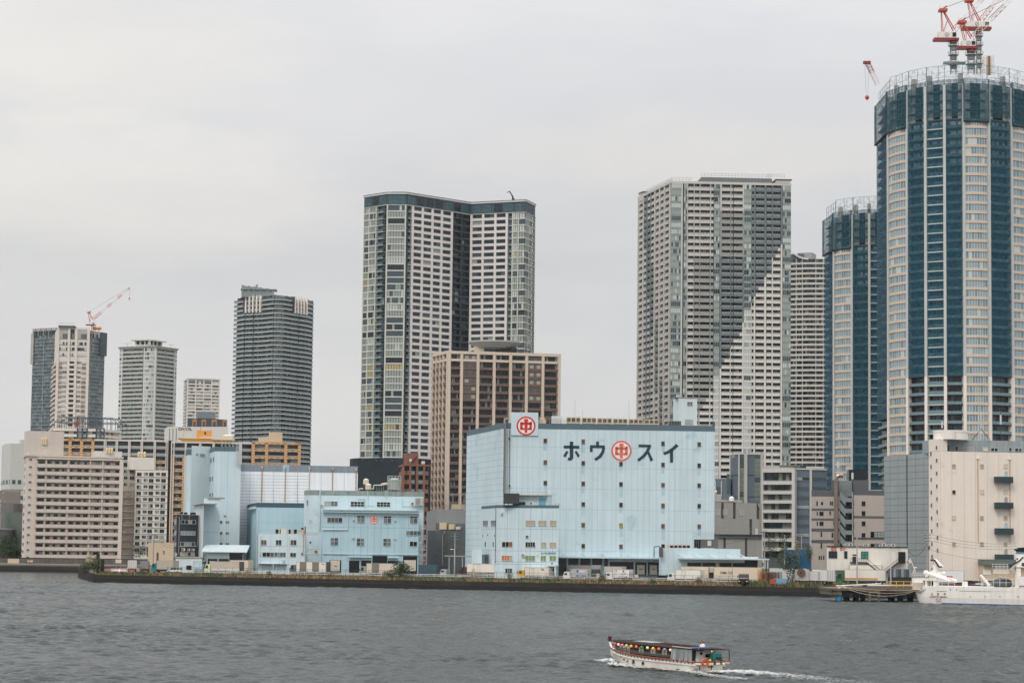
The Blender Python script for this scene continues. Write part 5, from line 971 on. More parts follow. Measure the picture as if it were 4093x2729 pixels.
# ================================================================== the great light blue cold store
seam2 = mat('seam_soft', (160,182,190),.9,0); nav = mat('navy_letter', (22,50,66),.6,.05)
b = shed('huge light blue cold store with dark katakana lettering and two red emblems', Fc, [(313,322),(592,262),(2177,285)],660,50, lb, 1, cat='warehouse', name='warehouse', band=1.55, bm=sla)
f0, f1 = b.faces; Z = b.zt; S1 = lambda x, y=300: f1.sz(Fc(x, y))[0]
seams(b, 0,[f0.sz(Y4(x, 400))[0] for x in (143,198,281,338,386)],[Z - 3.2 - 1.7 * k for k in range(23)], seam2, w_=.12)
seams(b, 1,[S1(x) for x in (690,735,775,810,865,920,975,1020,1065,1140,1200,1260,1300,1345,1405,1440,1505,1555,1600,1645,1690,1740,1835,1880,1925,1970,2015,2110)],[f1.sz(Fc(1200, y))[1] for y in (448,603,760,915,1068,1225)], seam2, w_=.09, z1=Z - 1.7)
# discoloured paint below the windows
stain = mat('water_stain', (178,200,208),.9,.1,.3,.2)
WR = {0: (903,(397,559,714)),1: (1188,(403,565,719,874,1030,1188)),2: (1472,(571,723,878,1033,1192)),3: (1788,(418,577,730,885,1038,1190)),4: (2060,(424,583,733,887,1041,1192))}
gbw = [(mat('glass_dark_brown', (58,50,46),.2,.2,.5),.6),(g_dark, .2),(mat('glass_plum', (96,76,72),.3,.1),.2)]
for k, (x, ys) in WR.items():
    for i, y in enumerate(ys): win(b, 1, Fc, (x - 12, y - 15, x + 11, y + 15),1,[(mat('glass_mustard', (150,140,70),.3,.1),1)] if (k, i) == (2,3) else gbw, mat('frame_stone', (150,144,132),.6,.1))
for k, (x, ys) in WR.items():
    m_ = MB()
    for y in ys: f1.px(m_, Fc(x - 13 + R.uniform(-3,3), y + 17), Fc(x + 12 + R.uniform(-3,4), y + R.uniform(60,105)),-.02,.006, stain)
    b.part('water_stain', m_)
# sign tower and emblems
st_ = MB(); a, c = S1(645), S1(848); zt2 = f1.sz(Fc(750,184))[1]; f1.box(st_, a, c, Z - 3.4, zt2,-4,.35, lb); b.part('sign_tower', st_)
seg = .0367; emblem(b, f1, Fc, 757,286,72 * seg, cy_red2, wht, .36); emblem(b, f1, Fc, 1475,473,77 * seg, cy_red, wht, .03)
def kana(polys, cx, cy, sc):
    mb = MB()
    for p in polys:
        q = [f1.sz(Fc(x, y)) for x, y in p]; mb.loft([[tuple(f1.p3(s, z, .0)) for s, z in q],[tuple(f1.p3(s, z, .09)) for s, z in q]], nav)
    b.part('katakana_letter', mb)
kana([[(1086,403),(1113,403),(1113,525),(1104,540),(1088,545),(1072,542),(1072,524),(1086,522)],[(1041,432),(1158,434),(1158,455),(1041,453)],[(1060,472),(1076,480),(1054,521),(1036,511)],[(1123,481),(1136,471),(1162,508),(1148,522)]],0,0,1)
kana([[(1284,403),(1306,403),(1306,430),(1284,430)],[(1238,429),(1350,431),(1350,452),(1238,450)],[(1238,450),(1258,450),(1258,480),(1238,480)],[(1330,452),(1352,452),(1345,485),(1325,520),(1284,547),(1270,531),(1305,507),(1324,478)]],0,0,1)
kana([[(1604,424),(1694,426),(1700,440),(1690,446),(1604,444)],[(1672,444),(1694,446),(1680,482),(1650,520),(1606,553),(1592,536),(1630,508),(1656,478)],[(1668,486),(1684,480),(1714,540),(1694,553)]],0,0,1)
kana([[(1886,419),(1905,436),(1870,466),(1830,492),(1798,503),(1787,486),(1824,470),(1858,447)],[(1840,478),(1863,464),(1863,560),(1840,560)]],0,0,1)
# pipes and ladder on the left
mb = MB(); bp_ = mat('brown_pipe', (118,108,98),.5,.2,.5, metal=.3)
for x, r_, m_ in ((434,.2, bp_),(441,.12, steel),(480,.09, frame_d)): p = f1.pt(Y4(x, 160 if x < 470 else 200),.5); mb.tube(p, (p.x, p.y, f1.sz(Y4(x, 772))[1]), r_, m_, 6)
p = f1.pt(Y4(455,140),.4)
for i in range(42): z = Z - .6 - i * .5; mb.tube((p.x - .3, p.y, z),(p.x + .3, p.y, z),.04, frame_d, 4)
for dx in (-.3,.3): mb.tube((p.x + dx, p.y, Z),(p.x + dx, p.y, Z - 21),.05, frame_d, 4)
mb.path([f1.pt(Y4(434,160),.5), f1.pt(Y4(434,118),.5), f1.pt(Y4(480,118),-1)],.2, conc, 6)
b.part('pipes_and_ladder', mb)
for y in (285,700): pbox(b, 'junction_box', 1, Y4,(470, y, 484, y + 16),.1,.6, frame_d)
# aerials, roof railing and the chillers behind it
mb = MB()
for x, y0, y1 in ((660,182,170),(668,182,168)): mb.tube(f1.pt(Fc(x, y0),-1), f1.pt(Fc(x, y1),-1),.08, frame_d, 4)
for x, y0, y1 in ((617,262,80),(735,184,55)): p = f1.pt(Fc(x, y0),-3); q = f1.pt(Fc(x, y1),-3); q.x, q.y = p.x + .2, p.y; mb.tube(p, q, .07, frame_g, 4)
for x, y1 in ((1137,80),(1547,85),(1195,160)): p = f1.pt(Fc(x, 262),-6); q = f1.pt(Fc(x, y1),-6); q.x, q.y = p.x, p.y; mb.tube(p, q, .05, frame_g, 4)
b.part('aerial', mb)
rm = MB(); a, c = S1(850), S1(1790); n_ = 34; rp_ = mat('railing_tan', (150,136,116),.6,.15)
for i in range(n_ + 1): q = a + (c - a) * i / n_; h = 1.15 if i < 8 else 1.5; rm.tube(f1.p3(q, Z, .1), f1.p3(q, Z + h, .1),.05, rp_, 4)
for h in (.45,.8,1.15): rm.tube(f1.p3(a, Z + h, .1), f1.p3(c, Z + h, .1),.05, rp_, 4)
b.part('roof_railing', rm)
def chiller(x0, x1, y0, y1, d, lab, mt_, fans=2):
    p = f1.pt(Fc((x0 + x1) / 2, y1), d); w_ = (x1 - x0) * seg; h = (y1 - y0) * seg; t_ = thing('roof_chiller', lab, 'chiller', (p.x, p.y, Z),0, 'chillers on the great cold store roof'); mb = MB(); mb.box((-w_ / 2,-1.2,.25),(w_ / 2,1.2, h), mt_); mb.build('casing', t_); mb = MB()
    for k in range(fans): x = -w_ / 2 + w_ * (k + .5) / fans; mb.box((x - w_ / fans * .36,-1.26, h * .35),(x + w_ / fans * .36,-1.2, h * .85), frame_d if mt_ is not lb2 else frame_w)
    mb.build('coil', t_); mb = MB(); mb.box((-w_ / 2 + .2,-1,0),(w_ / 2 - .2,1,.25), frame_d); mb.build('skid', t_)
crm = mat('chiller_cream', (206,190,162),.6,.1,.4,.1)
chiller(958,1040,196,258,-5, 'pale blue chiller just right of the red sign tower', lb2,1)
for i in range(6): chiller(1068 + i * 118,1176 + i * 118,206 + i * 2,262,-4,('first', 'second', 'third', 'fourth', 'fifth', 'sixth')[i] + ' cream chiller from the left behind the roof railing', crm, 3)
p = f1.pt(Fc(882,250),-2); mb = MB(); mb.box((p.x - 1.1, p.y - .8, Z),(p.x + 1.1, p.y + .8, Z + 1.1), crm); mb.box((p.x - .7, p.y - .5, Z + 1.1),(p.x + .7, p.y + .5, Z + 1.7), crm); o = mb.build('roof_vent', None, (p.x, p.y, Z)); tag(o, 'cream stepped roof vent beside the red emblem sign tower', 'vent')
mb = MB(); f1.box(mb, S1(1840), S1(1925), Z, Z + 1.2,-4,-1, g_black); [f1.box(mb, S1(1840 + 12 * i), S1(1843 + 12 * i), Z, Z + 1.35,-1,-.9, steel) for i in range(8)]; b.part('plant_screen', mb)
lift = MB(); a, c = S1(1905,280), S1(2048,280); zl = f1.sz(Fc(1970,72))[1]; f1.box(lift, a, c, Z - .2, zl, -6,-1, lb2); f1.box(lift, a - .9, a - .02, Z - .2, zl - .3,-5.5,-1.6, lb2); f1.box(lift, a - 1, c + .2, zl, zl + .15,-6.2,-.8, conc); o = b.part('lift_house', lift)
fl = Face(f1.p3(a, 0,-1), f1.p3(c, 0,-1)); win(b, fl, Fc, (1971,106,2008,131),3,[(g_black, 1)], nv=2); pbox(b, 'lift_door', fl, Fc, (1953,236,2014,276),0,.1, conc)
# loading canopy, recess and dock doors
zc = f1.sz(Fc(1400,1278))[1]; a, c = S1(1003,1280), S1(1776,1280); mb = MB(); f1.box(mb, a, c, zc - .1, zc + .3,0,3.6, lb); b.part('canopy', mb)
bx = [S1(x, 1300) for x in (1003,1372,1388,1566,1578,1664,1674,1756,1775)]
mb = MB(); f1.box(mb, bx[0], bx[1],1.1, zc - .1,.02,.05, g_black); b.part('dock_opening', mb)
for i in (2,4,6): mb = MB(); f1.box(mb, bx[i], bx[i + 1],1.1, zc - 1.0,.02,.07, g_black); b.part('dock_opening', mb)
for x0, x1 in ((1592,1648),(1688,1742)): mb = MB(); f1.px(mb, Fc(x0,1330), Fc(x1,1402),.08,.35, dc); [f1.px(mb, Fc(x0,1345 + 13 * k), Fc(x1,1346 + 13 * k),.35,.37, seam) for k in range(4)]; f1.px(mb, Fc(x0 + 16,1358), Fc(x1 - 16,1364),.35,.38, g_black); b.part('dock_door', mb)
mb = MB(); f1.box(mb, bx[0], bx[-1],0,1.1,0,1.5, conc_d); b.part('loading_dock', mb)
for x in (1035,1183,1335,1520,1705): mb = MB(); p = f1.pt(Fc(x, 1240),.1); mb.tube(p, f1.p3(f1.sz(Fc(x + 34,1240))[0], zc + .4,3.2),.09, lb2,5); b.part('canopy_stay', mb)
for x in (1425,1520,1620,1715): pbox(b, 'dock_number', 1, Fc, (x - 10,1298, x + 10,1304),0,.1, dc)
for x in (1060,1150,1240,1330): mb = MB(); f1.box(mb, S1(x, 1300), S1(x, 1300) + .5,1.1, zc - .1,.06,.5, lb3); b.part('pier', mb)
# right hand loading annex
b = shed('low blue loading annex with stayed canopy at the right of the great cold store', H, [(612,232),(640,232),(1460,240)],0,22, lb, Ys=(647,645,652), cat='loading bay', name='loading_bay')
f = b.faces[1]; SH = lambda x, y=340: f.sz(H(x, y))[0]; zc = f.sz(H(1200,352))[1]
mb = MB(); f.box(mb, SH(815), SH(1705), zc, zc + .35,0,3.8, lb2); b.part('canopy', mb); mb = MB(); f.box(mb, f.len, SH(1650),0, f.sz(H(1550,325))[1],-12,0, lb2); b.part('low_wing', mb)
for x in (815,972,1130,1286,1442): mb = MB(); mb.tube(f.pt(H(x, 292),.1), f.p3(SH(x + 45), zc + .4,3.2),.1, lb2,5); b.part('canopy_stay', mb)
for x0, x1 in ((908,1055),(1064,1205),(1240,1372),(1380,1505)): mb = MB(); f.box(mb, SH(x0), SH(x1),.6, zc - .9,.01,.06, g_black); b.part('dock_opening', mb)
for x in (1236,1374): mb = MB(); f.box(mb, SH(x) - .12, SH(x) + .12,.6, zc - .8,.06,.2, mat('safety_yellow', (214,164,50),.6,.1)); b.part('yellow_guard', mb)
mb = MB(); f.box(mb, SH(1505), SH(1640),0, zc, .01,.05, g_black); f.box(mb, SH(1690), SH(1697),0, zc, 3.2,3.6, lb2); b.part('shade_bay', mb)
mb = MB(); mb.path([f.pt(H(*q),.6) for q in ((552,325),(552,220),(608,214))],.12, frame_d, 5); f.px(mb, H(612,222), H(640,328),0,1, conc_d); b.part('downpipe', mb)
for i in range(5): x0 = 750 + i * 44; pbox(b, 'roof_unit', 1, H, (x0,196, x0 + 40,232),-4,-2, dc); pbox(b, 'roof_unit_grille', 1, H, (x0 + 6,206, x0 + 36,230),-2,-1.9, g_black)
t_ = thing('evaporative_cooler', 'grey evaporative cooler with railing on the low blue annex roof', 'cooler', (*f.at(SH(1160,200),-4), b.zt)); mb = MB(); mb.box((-5.2,-2,.2),(-2.4,2,3.9), g_black); mb.box((-2.3,-2.2,.2),(5.2,2.2,4.0), conc_d); mb.build('casing', t_); mb = MB(); mb.box((.6,-2.3,1.2),(2.2,-2.2,3.4), frame_w); mb.build('access_door', t_); mb = MB()
for i in range(12): x = -5.4 + i * .98; mb.tube((x, -2.2,0),(x, -2.2,6.6),.06, frame_g, 4)
for z in (5.2,6.0,6.6): mb.tube((-5.4,-2.2, z),(5.4,-2.2, z),.06, frame_g, 4)
mb.build('railing', t_); t_.scale = (.62,.62,.62)
# office annex in front, left
b = shed('light blue office annex with green and orange blinds in front of the great cold store', Y4,[(232,889),(360,877),(912,880)],640,12, lb, 1, cat='office building', name='office_building', band=.75, bm=sla)
f0, f = b.faces; tanb = [(mat('blind_tan', (168,158,140),.5,.1,3),1)]; orb = [(mat('blind_orange', (188,112,62),.5,.15,3),.8),(tanb[0][0],.2)]; grb = [(mat('blind_green', (118,142,92),.5,.12,3),1)]; mixb = [(g_black, .5),(mat('blind_rust', (140,76,54),.5,.1),.3),(g_dark, .2)]
for r, n_, g in (((624,1015,705,1060),4, tanb),((735,1017,803,1060),3, tanb),((838,1017,891,1061),2, tanb),((622,1147,645,1170),1,[(g_mid, 1)]),((414,1203,503,1246),3, mixb),((621,1205,703,1248),4,[(g_black, .7),(g_dark, .3)]),((759,1208,801,1250),2, tanb),((835,1208,889,1250),2, tanb),((411,1324,501,1366),4, orb),((621,1326,703,1368),3, grb),((756,1327,800,1369),2, grb),((834,1327,888,1369),2, grb),((443,1437,500,1478),3,[(g_dark, .6),(g_mid, .4)])): win(b, 1, Y4, r, n_, g)
for r in ((247,1018,288,1058),(316,1016,357,1056)): win(b, 0, Y4, r, 4,[(g_dark, .6),(g_mid, .4)])
for r in ((241,1140,245,1160),(284,1130,288,1150),(344,1137,348,1158),(261,1203,269,1245),(331,1203,338,1245)): pbox(b, 'slit_window', 0, Y4, r, -.1,.04, g_dark)
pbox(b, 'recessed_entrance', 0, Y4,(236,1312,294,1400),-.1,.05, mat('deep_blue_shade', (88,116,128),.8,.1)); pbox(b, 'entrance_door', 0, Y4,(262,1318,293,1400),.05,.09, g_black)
seams(b, 1,[f.sz(Y4(x, 1000))[0] for x in (460,560,665,765,862)],[f.sz(Y4(600, y))[1] for y in (1088,1282,1380,1400)], seam); seams(b, 0,[],[f.sz(Y4(360, y))[1] for y in (1088,1275)], seam)
mb = MB(); p = f.pt(Y4(359,900),.15); mb.tube(p, (p.x, p.y, f.sz(Y4(359,1390))[1]),.07, frame_d, 5); b.part('downpipe', mb); pbox(b, 'meter_box', 1, Y4,(338,1330,354,1364),.1,.5, frame_w)
for x, y in ((410,950),(728,1320)): pbox(b, 'vent_hood', 1, Y4,(x - 9, y - 8, x + 10, y + 9) if x < 500 else (x - 3, y - 3, x + 3, y + 3),0,.5, frame_w)
text(b, f, 'ISO-9001認証取得', Y4,822,1304,.62, mat('blue_letter', (72,122,142),.7,0), wid=134 / 2.2083 / 9550 * 641, d=.02, bold=.01)
pbox(b, 'porch', 1, Y4,(818,1407,912,1418),0,2.5, lb); pbox(b, 'porch_column', 1, Y4,(896,1418,910,1500),1.8,2.3, lb); pbox(b, 'porch_door', 1, Y4,(846,1436,894,1478),0,.1, g_dark); pbox(b, 'notice_board', 1, Y4,(856,1462,880,1490),.1,.3, dc)
acunit('', f.pt(Y4(602,1332),.35), 'white air conditioner beside the green blinded window', 0,.95); acunit('', f.pt(Y4(870,1406),1.5), 'white air conditioner standing on the annex porch roof', 0,.9); acunit('', f.pt(Y4(656,876),-1.5), 'cream air conditioner below the shelf on the annex roof', 0,1.1)
t_ = thing('louvred_plant_box', 'large dark louvred plant box on legs on the annex roof', 'plant box', (*f0.at(f0.sz(Y4(362,870))[0] + .3,-4), b.zt)); wd_, hh = 2.3,3.0; mb = MB(); mb.box((-wd_, -3,.4),(wd_, 3,3.2), conc_d)
for k in range(30): x = -wd_ + .1 + k * (wd_ * 2) / 30; mb.box((x, -3.06,.5),(x + .07,-3,3.1), frame_d)
mb.build('casing', t_); mb = MB(); [mb.box((x, -2.8,-.1),(x + .25,2.8,.4), frame_d) for x in (-2.2,-1,.4,1.8)]; mb.build('leg', t_); t_.scale = (.93,.9,.97)
pbox(b, 'left_low_wing', 0, Y4,(147,1267,236,1480),-3,-.1, lb); 
b2 = shed('single storey blue lean to at the left foot of the office annex', Y4,[(145,1267),(234,1268)],0,6, lb, Ys=(650,646), cat='building')
fb = Face(f.p3(.2,0,-7), f.p3(f.len, 0,-7)); mb = MB(); z0_ = b.zt - .3; z1_ = fb.sz(Y4(640,792))[1]; a, c = fb.sz(Y4(484,800))[0], fb.sz(Y4(816,800))[0]; fb.box(mb, a, c, z0_, z1_, -4,0, lb); fb.box(mb, a - .3, c + .2, z1_, z1_ + .2,-4,1.4, dc); b.part('roof_room', mb)
mb = MB(); fb.px(mb, Y4(738,816), Y4(800,876),0,.1, mat('teal_door', (104,170,186),.6,.08)); b.part('roof_door', mb); mb = MB(); [mb.tube(fb.p3(a + (c - a) * i / 9, z1_, 1.3), fb.p3(a + (c - a) * i / 9, z1_ + .9,1.3),.04, frame_g, 4) for i in range(10)]; mb.tube(fb.p3(a, z1_ + .9,1.3), fb.p3(c, z1_ + .9,1.3),.04, frame_g, 4); b.part('roof_railing', mb); mb = MB(); fb.px(mb, Y4(512,850), Y4(618,876),0,.6, frame_d); b.part('roof_louvre', mb)
for i, x in enumerate((880,908)): p = f.pt(Y4(x, 880),-.6); mb = MB(); mb.ball((0,0,.55),.28, frame_w, 10, sy=.35); mb.tube((0,0,0),(0,0,.5),.05, frame_d, 4); mb.tube((-.4,0,.8),(.4,0,.35),.03, frame_w, 4); o = mb.build('satellite_dish'); o.location = p; tag(o, ('left', 'right')[i] + ' of two small white dishes on the right end of the annex roof', 'satellite dish', 'dishes on the annex roof')
# grey carport between
t_ = thing('carport', 'flat roofed grey carport in the gap left of the office annex', 'carport', P(Y4(60,1400),690)); t_.location.z = 0; mb = MB(); mb.box((-5,-4,5.6),(5.4,4,5.9), conc); mb.build('roof', t_)
for x in (-3.8,0,4.8): mb = MB(); mb.box((x, -3.8,0),(x + .3,-3.5,5.6), conc); mb.build('post', t_)
# ================================================================== right hand group
gpl = mat('grey_plaster', (148,146,140),.85,.06,.15,.06); dst = mat('dark_stripe', (58,56,60),.8,.1)
b = shed('grey hall with vertical dark stripes and a dark ledge right of the great cold store', Lc, [(110,617),(592,628)],790,20, gpl, cat='building'); f = b.faces[0]
for r in ((200,622,222,775),(314,622,337,776),(542,627,565,780),(472,780,496,940)): pbox(b, 'dark_stripe', 0, Lc, r, 0,.06, dst)
for r in ((147,690,181,740),(219,690,253,740),(385,693,417,742)): win(b, 0, Lc, r, 1,[(g_cur, 1)])
pbox(b, 'service_door', 0, Lc, (528,870,552,932),0,.1, frame_w); mb = MB(); mb.path([f.pt(Lc(*q),.3) for q in ((550,628),(560,660),(578,690),(582,900))],.15, pm, 6); b.part('downpipe', mb)
mb = MB(); f.px(mb, Lc(110,590), Lc(448,620),-14,-3, conc); f.px(mb, Lc(140,534), Lc(320,595),-15,-8, conc); b.part('roof_plinth', mb)
o = rooftank((*f.at(f.sz(Lc(330,610))[0],-2), b.zt),.85,1.7, 'cream drum with rounded top on the striped grey hall roof', wht); mb = MB(); mb.ball((0,0,.6),.5, frame_w, 12, sy=.4); mb.tube((0,0,-2.6),(0,0,.5),.07, frame_g, 4); p = f.pt(Lc(251,530),-7); o = mb.build('satellite_dish'); o.location = p; tag(o, 'white satellite dish on the striped grey hall roof', 'satellite dish')
b = shed('lower front part of the grey striped hall with a green grey roof ledge', Lc, [(110,958),(592,966)],0,10, gpl, Ys=(752,752), cat='building')
for r in ((221,958,243,1062),(428,960,450,1140)): pbox(b, 'dark_stripe', 0, Lc, r, 0,.06, dst)
f = b.faces[0]; mb = MB(); f.box(mb, -1, f.len, b.zt, b.zt + .9,-6,.5, mat('green_grey_ledge', (88,96,92),.8,.1)); f.box(mb, -1, f.len, b.zt + .9, b.zt + 1.1,-6,.9, frame_d); b.part('ledge', mb); mb = MB(); [mb.tube(f.p3(f.len * i / 20, b.zt + 1.1,.3), f.p3(f.len * i / 20, b.zt + 3.2,.3),.04, frame_g, 4) for i in range(21)]; [mb.tube(f.p3(0, b.zt + z, .3), f.p3(f.len, b.zt + z, .3),.04, frame_g, 4) for z in (2.1,3.2)]; b.part('railing', mb)
# blue grey panel tower + balcony block
bp2 = mat('blue_grey_panel', (94,106,118),.6,.08,.2,.04); wf = mat('white_fascia', (188,186,180),.7,.06,.1,.05)
b = shed('blue grey office tower with glass strips and white fins', Lc, [(288,158),(372,148),(600,152)],905,18, bp2,1, cat='office building', name='office_building', walls=True); f0, f = b.faces
for x0, x1, g in ((374,418, g_cur),(522,578, g_cur)):
    for k in range(10): mb = MB(); f.px(mb, Lc(x0,152 + k * 46), Lc(x1,152 + k * 46 + 42),0,.1, pick([(mat('glass_olive', (126,136,122),.2,.1,.4),.6),(g_mid, .4)])); f.px(mb, Lc(x0,152 + k * 46 + 20), Lc(x1,152 + k * 46 + 23),.1,.2, frame_g); b.part('window', mb)
for x0, x1 in ((364,373),(418,447),(578,600)): pbox(b, 'white_fin', 1, Lc, (x0,146, x1,1000),-.2,.5, wf)
for fc in (f0, f): mb = MB(); [fc.box(mb, 0, fc.len, b.zt - 8.2 * k - 8.2, b.zt - 8.2 * k - 8.0,0,.12, dst) for k in range(5)]; fc.box(mb, 0, fc.len, b.zt - .4, b.zt, -.4,.3, wf); b.part('panel_joint', mb)
text(b, f0, 'SANKYU', Lc, 318,178,1.5, frame_w, wid=4.6, d=.1, bold=.02)
b = shed('small grey office steps with pale fins left of the blue grey tower', Lc, [(140,418),(205,415),(290,340)],0,12, bp2, Ys=(915,914,912), cat='office building', name='office_building'); [pbox(b, 'white_fin', 0, Lc, (x, 415, x + 8,560),0,.4, wf) for x in (143,200)]; pbox(b, 'glass_strip', 0, Lc, (152,470,200,530),0,.2, g_mid); pbox(b, 'glass_strip', 1, Lc, (255,345,282,530),0,.2, g_mid)
b = shed('grey office block with seven long recessed balconies', Lc, [(598,292),(905,290)],850,18, wf, cat='office building', name='office_building', walls=False); b.walls(mat('recess_green_grey', (76,84,84),.8,.15),1.2, b.zt - 4, roofing); f = b.faces[0]; SL = lambda x, y=500: f.sz(Lc(x, y))[0]
ys = [(335,415),(448,510),(540,600),(630,692),(722,784),(814,874),(906,965),(998,1055),(1090,1150)]; yb = [(290,330),(415,448),(510,540),(600,630),(692,722),(784,814),(874,906),(965,998),(1055,1090)]
for (y0, y1) in yb: pbox(b, 'balcony_band', 0, Lc, (600, y0,888, y1),-1.4,.3, wf); pbox(b, 'railing', 0, Lc, (602, y0 - 8,886, y0 - 4),.1,.2, frame_g)
for (y0, y1) in ys:
    n_ = 8
    for i in range(n_): x0 = 603 + i * 35; mb = MB(); f.px(mb, Lc(x0, y0), Lc(x0 + 33, y1),-1.25,-1.1, pick([(g_black, .3),(g_dark, .3),(mat('curtain_grey', (118,120,112),.5,.15,2),.4)])); b.wins.append((1, mb))
for x0, x1 in ((598,604),(884,912)): pbox(b, 'column', 0, Lc, (x0,288, x1,1160),-1.4,.4, wf)
b.finish(); mb = MB(); f.px(mb, Lc(604,282), Lc(835,332),-8,-1.5, conc); f.px(mb, Lc(700,255), Lc(900,290),-12,-6, conc_d); b.part('roof_plant', mb)
b = shed('blue grey panelled office with pale glass bands beside the balcony block', Lc, [(905,290),(1060,293),(1218,298)],848,16, bp2, cat='office building', name='office_building')
for x0, x1, fi in ((912,1048,0),(1072,1215,1)):
    for k in range(9): y = 378 + k * 90.5; pbox(b, 'window_band', fi, Lc, (x0, y, x1, y + 30),0,.1, g_mid if (k + fi) % 3 else g_cur); mb = MB(); b.faces[fi].px(mb, Lc(x0, y + 32), Lc(x1, y + 35),.1,.2, frame_g); b.part('joint', mb)
    pbox(b, 'dark_window', fi, Lc, (x0 + 70,380, x1 - (0 if fi == 0 else 72),404),.1,.2, g_black)
for x0, x1, fi in ((900,910,0),(1050,1070,0)): pbox(b, 'white_fin', fi, Lc, (x0,290, x1,1080),-.2,.5, wf)
mb = MB(); [fc.box(mb, 0, fc.len, b.zt - .5, b.zt, -.5,.35, wf) for fc in b.faces]; b.part('cornice', mb)
# striped building with silver pipe and zigzag stair
ss = mat('stone_grey', (170,160,152),.85,.05,.2,.06); cb_ = mat('charcoal_band', (84,86,90),.8,.08)
b = shed('stone grey building with charcoal bands left of the steel flue', Lc, [(1070,520),(1345,498)],0,16, ss, Ys=(716,712), cat='building')
pbox(b, 'roof_band', 0, Lc, (1070,505,1340,560),-.3,.08, cb_); pbox(b, 'roof_block', 0, Lc, (1258,405,1310,520),-6,-.2, cb_)
for y in (678,773,870,980): pbox(b, 'charcoal_band', 0, Lc, (1070, y, 1340, y + (22 if y < 800 else 32)),0,.06, cb_)
for r in ((1121,610,1128,650),(1166,618,1179,640),(1252,612,1257,645),(1268,612,1273,645),(1296,612,1300,645),(1150,712,1184,745),(1124,712,1129,742),(1150,808,1184,840),(1124,808,1129,840),(1162,908,1170,948),(1268,916,1278,955),(1162,1018,1170,1060),(1284,805,1290,835),(1247,708,1254,740),(1143,1138,1149,1168),(1163,1138,1168,1168),(1186,1138,1191,1168)): win(b, 0, Lc, r, 1,[(g_black, 1)], frame_d, sill=False)
mb = MB(); p = b.faces[0].pt(Lc(1322,400),1.5); pz = b.faces[0].pt(Lc(1322,1030),1.5); q = b.faces[0].pt(Lc(1352,380),1.5); sp3 = mat('flue_steel', (150,134,120),.35,.15,.6, metal=.7)
mb.path([Vector((p.x, p.y, 0)), p, p + Vector((.25,0,.8)), p + Vector((.9,0,1.15)), p + Vector((2.1,0,1.15))],.62, sp3,12); o = mb.build('flue_pipe', None, (p.x, p.y, 0)); tag(o, 'tall brown steel flue pipe with a bent top beside the zigzag stair', 'flue pipe')
b = shed('stone grey building with charcoal bands right of the zigzag stair', Lc, [(1478,520),(1772,523)],0,16, ss, Ys=(712,712), cat='building')
pbox(b, 'roof_band', 0, Lc, (1478,505,1772,550),-.3,.08, cb_); pbox(b, 'roof_block', 0, Lc, (1480,403,1622,515),-6,-.2, cb_)
for y in (750,956): pbox(b, 'charcoal_band', 0, Lc, (1478, y, 1772, y + 24),0,.06, cb_)
for r in ((1557,612,1586,650),(1557,706,1586,745),(1557,805,1586,843),(1557,918,1586,974)): win(b, 0, Lc, r, 2,[(g_black, 1)], frame_d)
for r in ((1642,905,1770,956),(1642,1020,1770,1046)): win(b, 0, Lc, r, 4,[(g_cur, .7),(g_black, .3)], frame_d, nv=2)
t_ = thing('zigzag_stair', 'grey concrete zigzag stair between the two stone grey buildings', 'stair', P(Lc(1410,1030),711)); off3 = Vector(t_.location); t_.location.z = 0; off3.z = 0; f = Face(P(Lc(1345,800),711), P(Lc(1478,800),711)); sg_ = mat('stair_grey', (122,132,132),.8,.08,.3,.05)
def tpart(nm, fn, root=None, off_=None): mb = MB(); fn(mb); return mb.build(nm, root or t_, off_ or off3)
tpart('shaft_wall', lambda mb: (f.box(mb, 0, f.len, 0, f.sz(Lc(1400,405))[1],-5,-3.5, sg_), f.px(mb, Lc(1436,560), Lc(1476,1010),-3.5,-3.3, g_black)))
for k in range(5):
    y = 575 + k * 105
    def fl_(mb, y=y):
        f.px(mb, Lc(1398, y), Lc(1474, y + 42),-3.4,0, sg_); s0, z0 = f.sz(Lc(1348, y - 62)); s1, z1 = f.sz(Lc(1398, y)); h = 3.0 * .78
        mb.hexa([(*f.at(s0,0), z0 - h),(*f.at(s1,0), z1 - h),(*f.at(s1,-1.6), z1 - h),(*f.at(s0,-1.6), z0 - h),(*f.at(s0,0), z0),(*f.at(s1,0), z1),(*f.at(s1,-1.6), z1),(*f.at(s0,-1.6), z0)], sg_)
    tpart('flight', fl_)
mb = MB(); f9 = Face(P(Lc(1430,400),730), P(Lc(1605,400),730)); f9.box(mb, 0, f9.len, P(Lc(1500,420),730).z, P(Lc(1500,305),730).z, -5,0, g_black); [f9.box(mb, 0, f9.len, P(Lc(1500,305 + 9 * k),730).z - .12, P(Lc(1500,305 + 9 * k),730).z, 0,.15, frame_d) for k in range(1,11)]; o = mb.build('cooling_screen', None, (*f9.at(5,0),30)); tag(o, 'black louvred cooling screen on the roof above the zigzag stair', 'plant screen')
mb = MB()
for x, y0, y1 in ((1326,380,222),(1465,490,330),(1410,400,470)): p, q = P(Lc(x, y0),722), P(Lc(x, y1),722); q.x = p.x; mb.tube(p, q, .1, frame_w, 5); mb.box((q.x - .3, q.y - .2, q.z - 2),(q.x + .3, q.y + .2, q.z - .2), frame_w)
o = mb.build('aerial_mast', None, P(Lc(1400,400),722)); tag(o, 'thin white aerials on the roof near the steel flue', 'aerial')
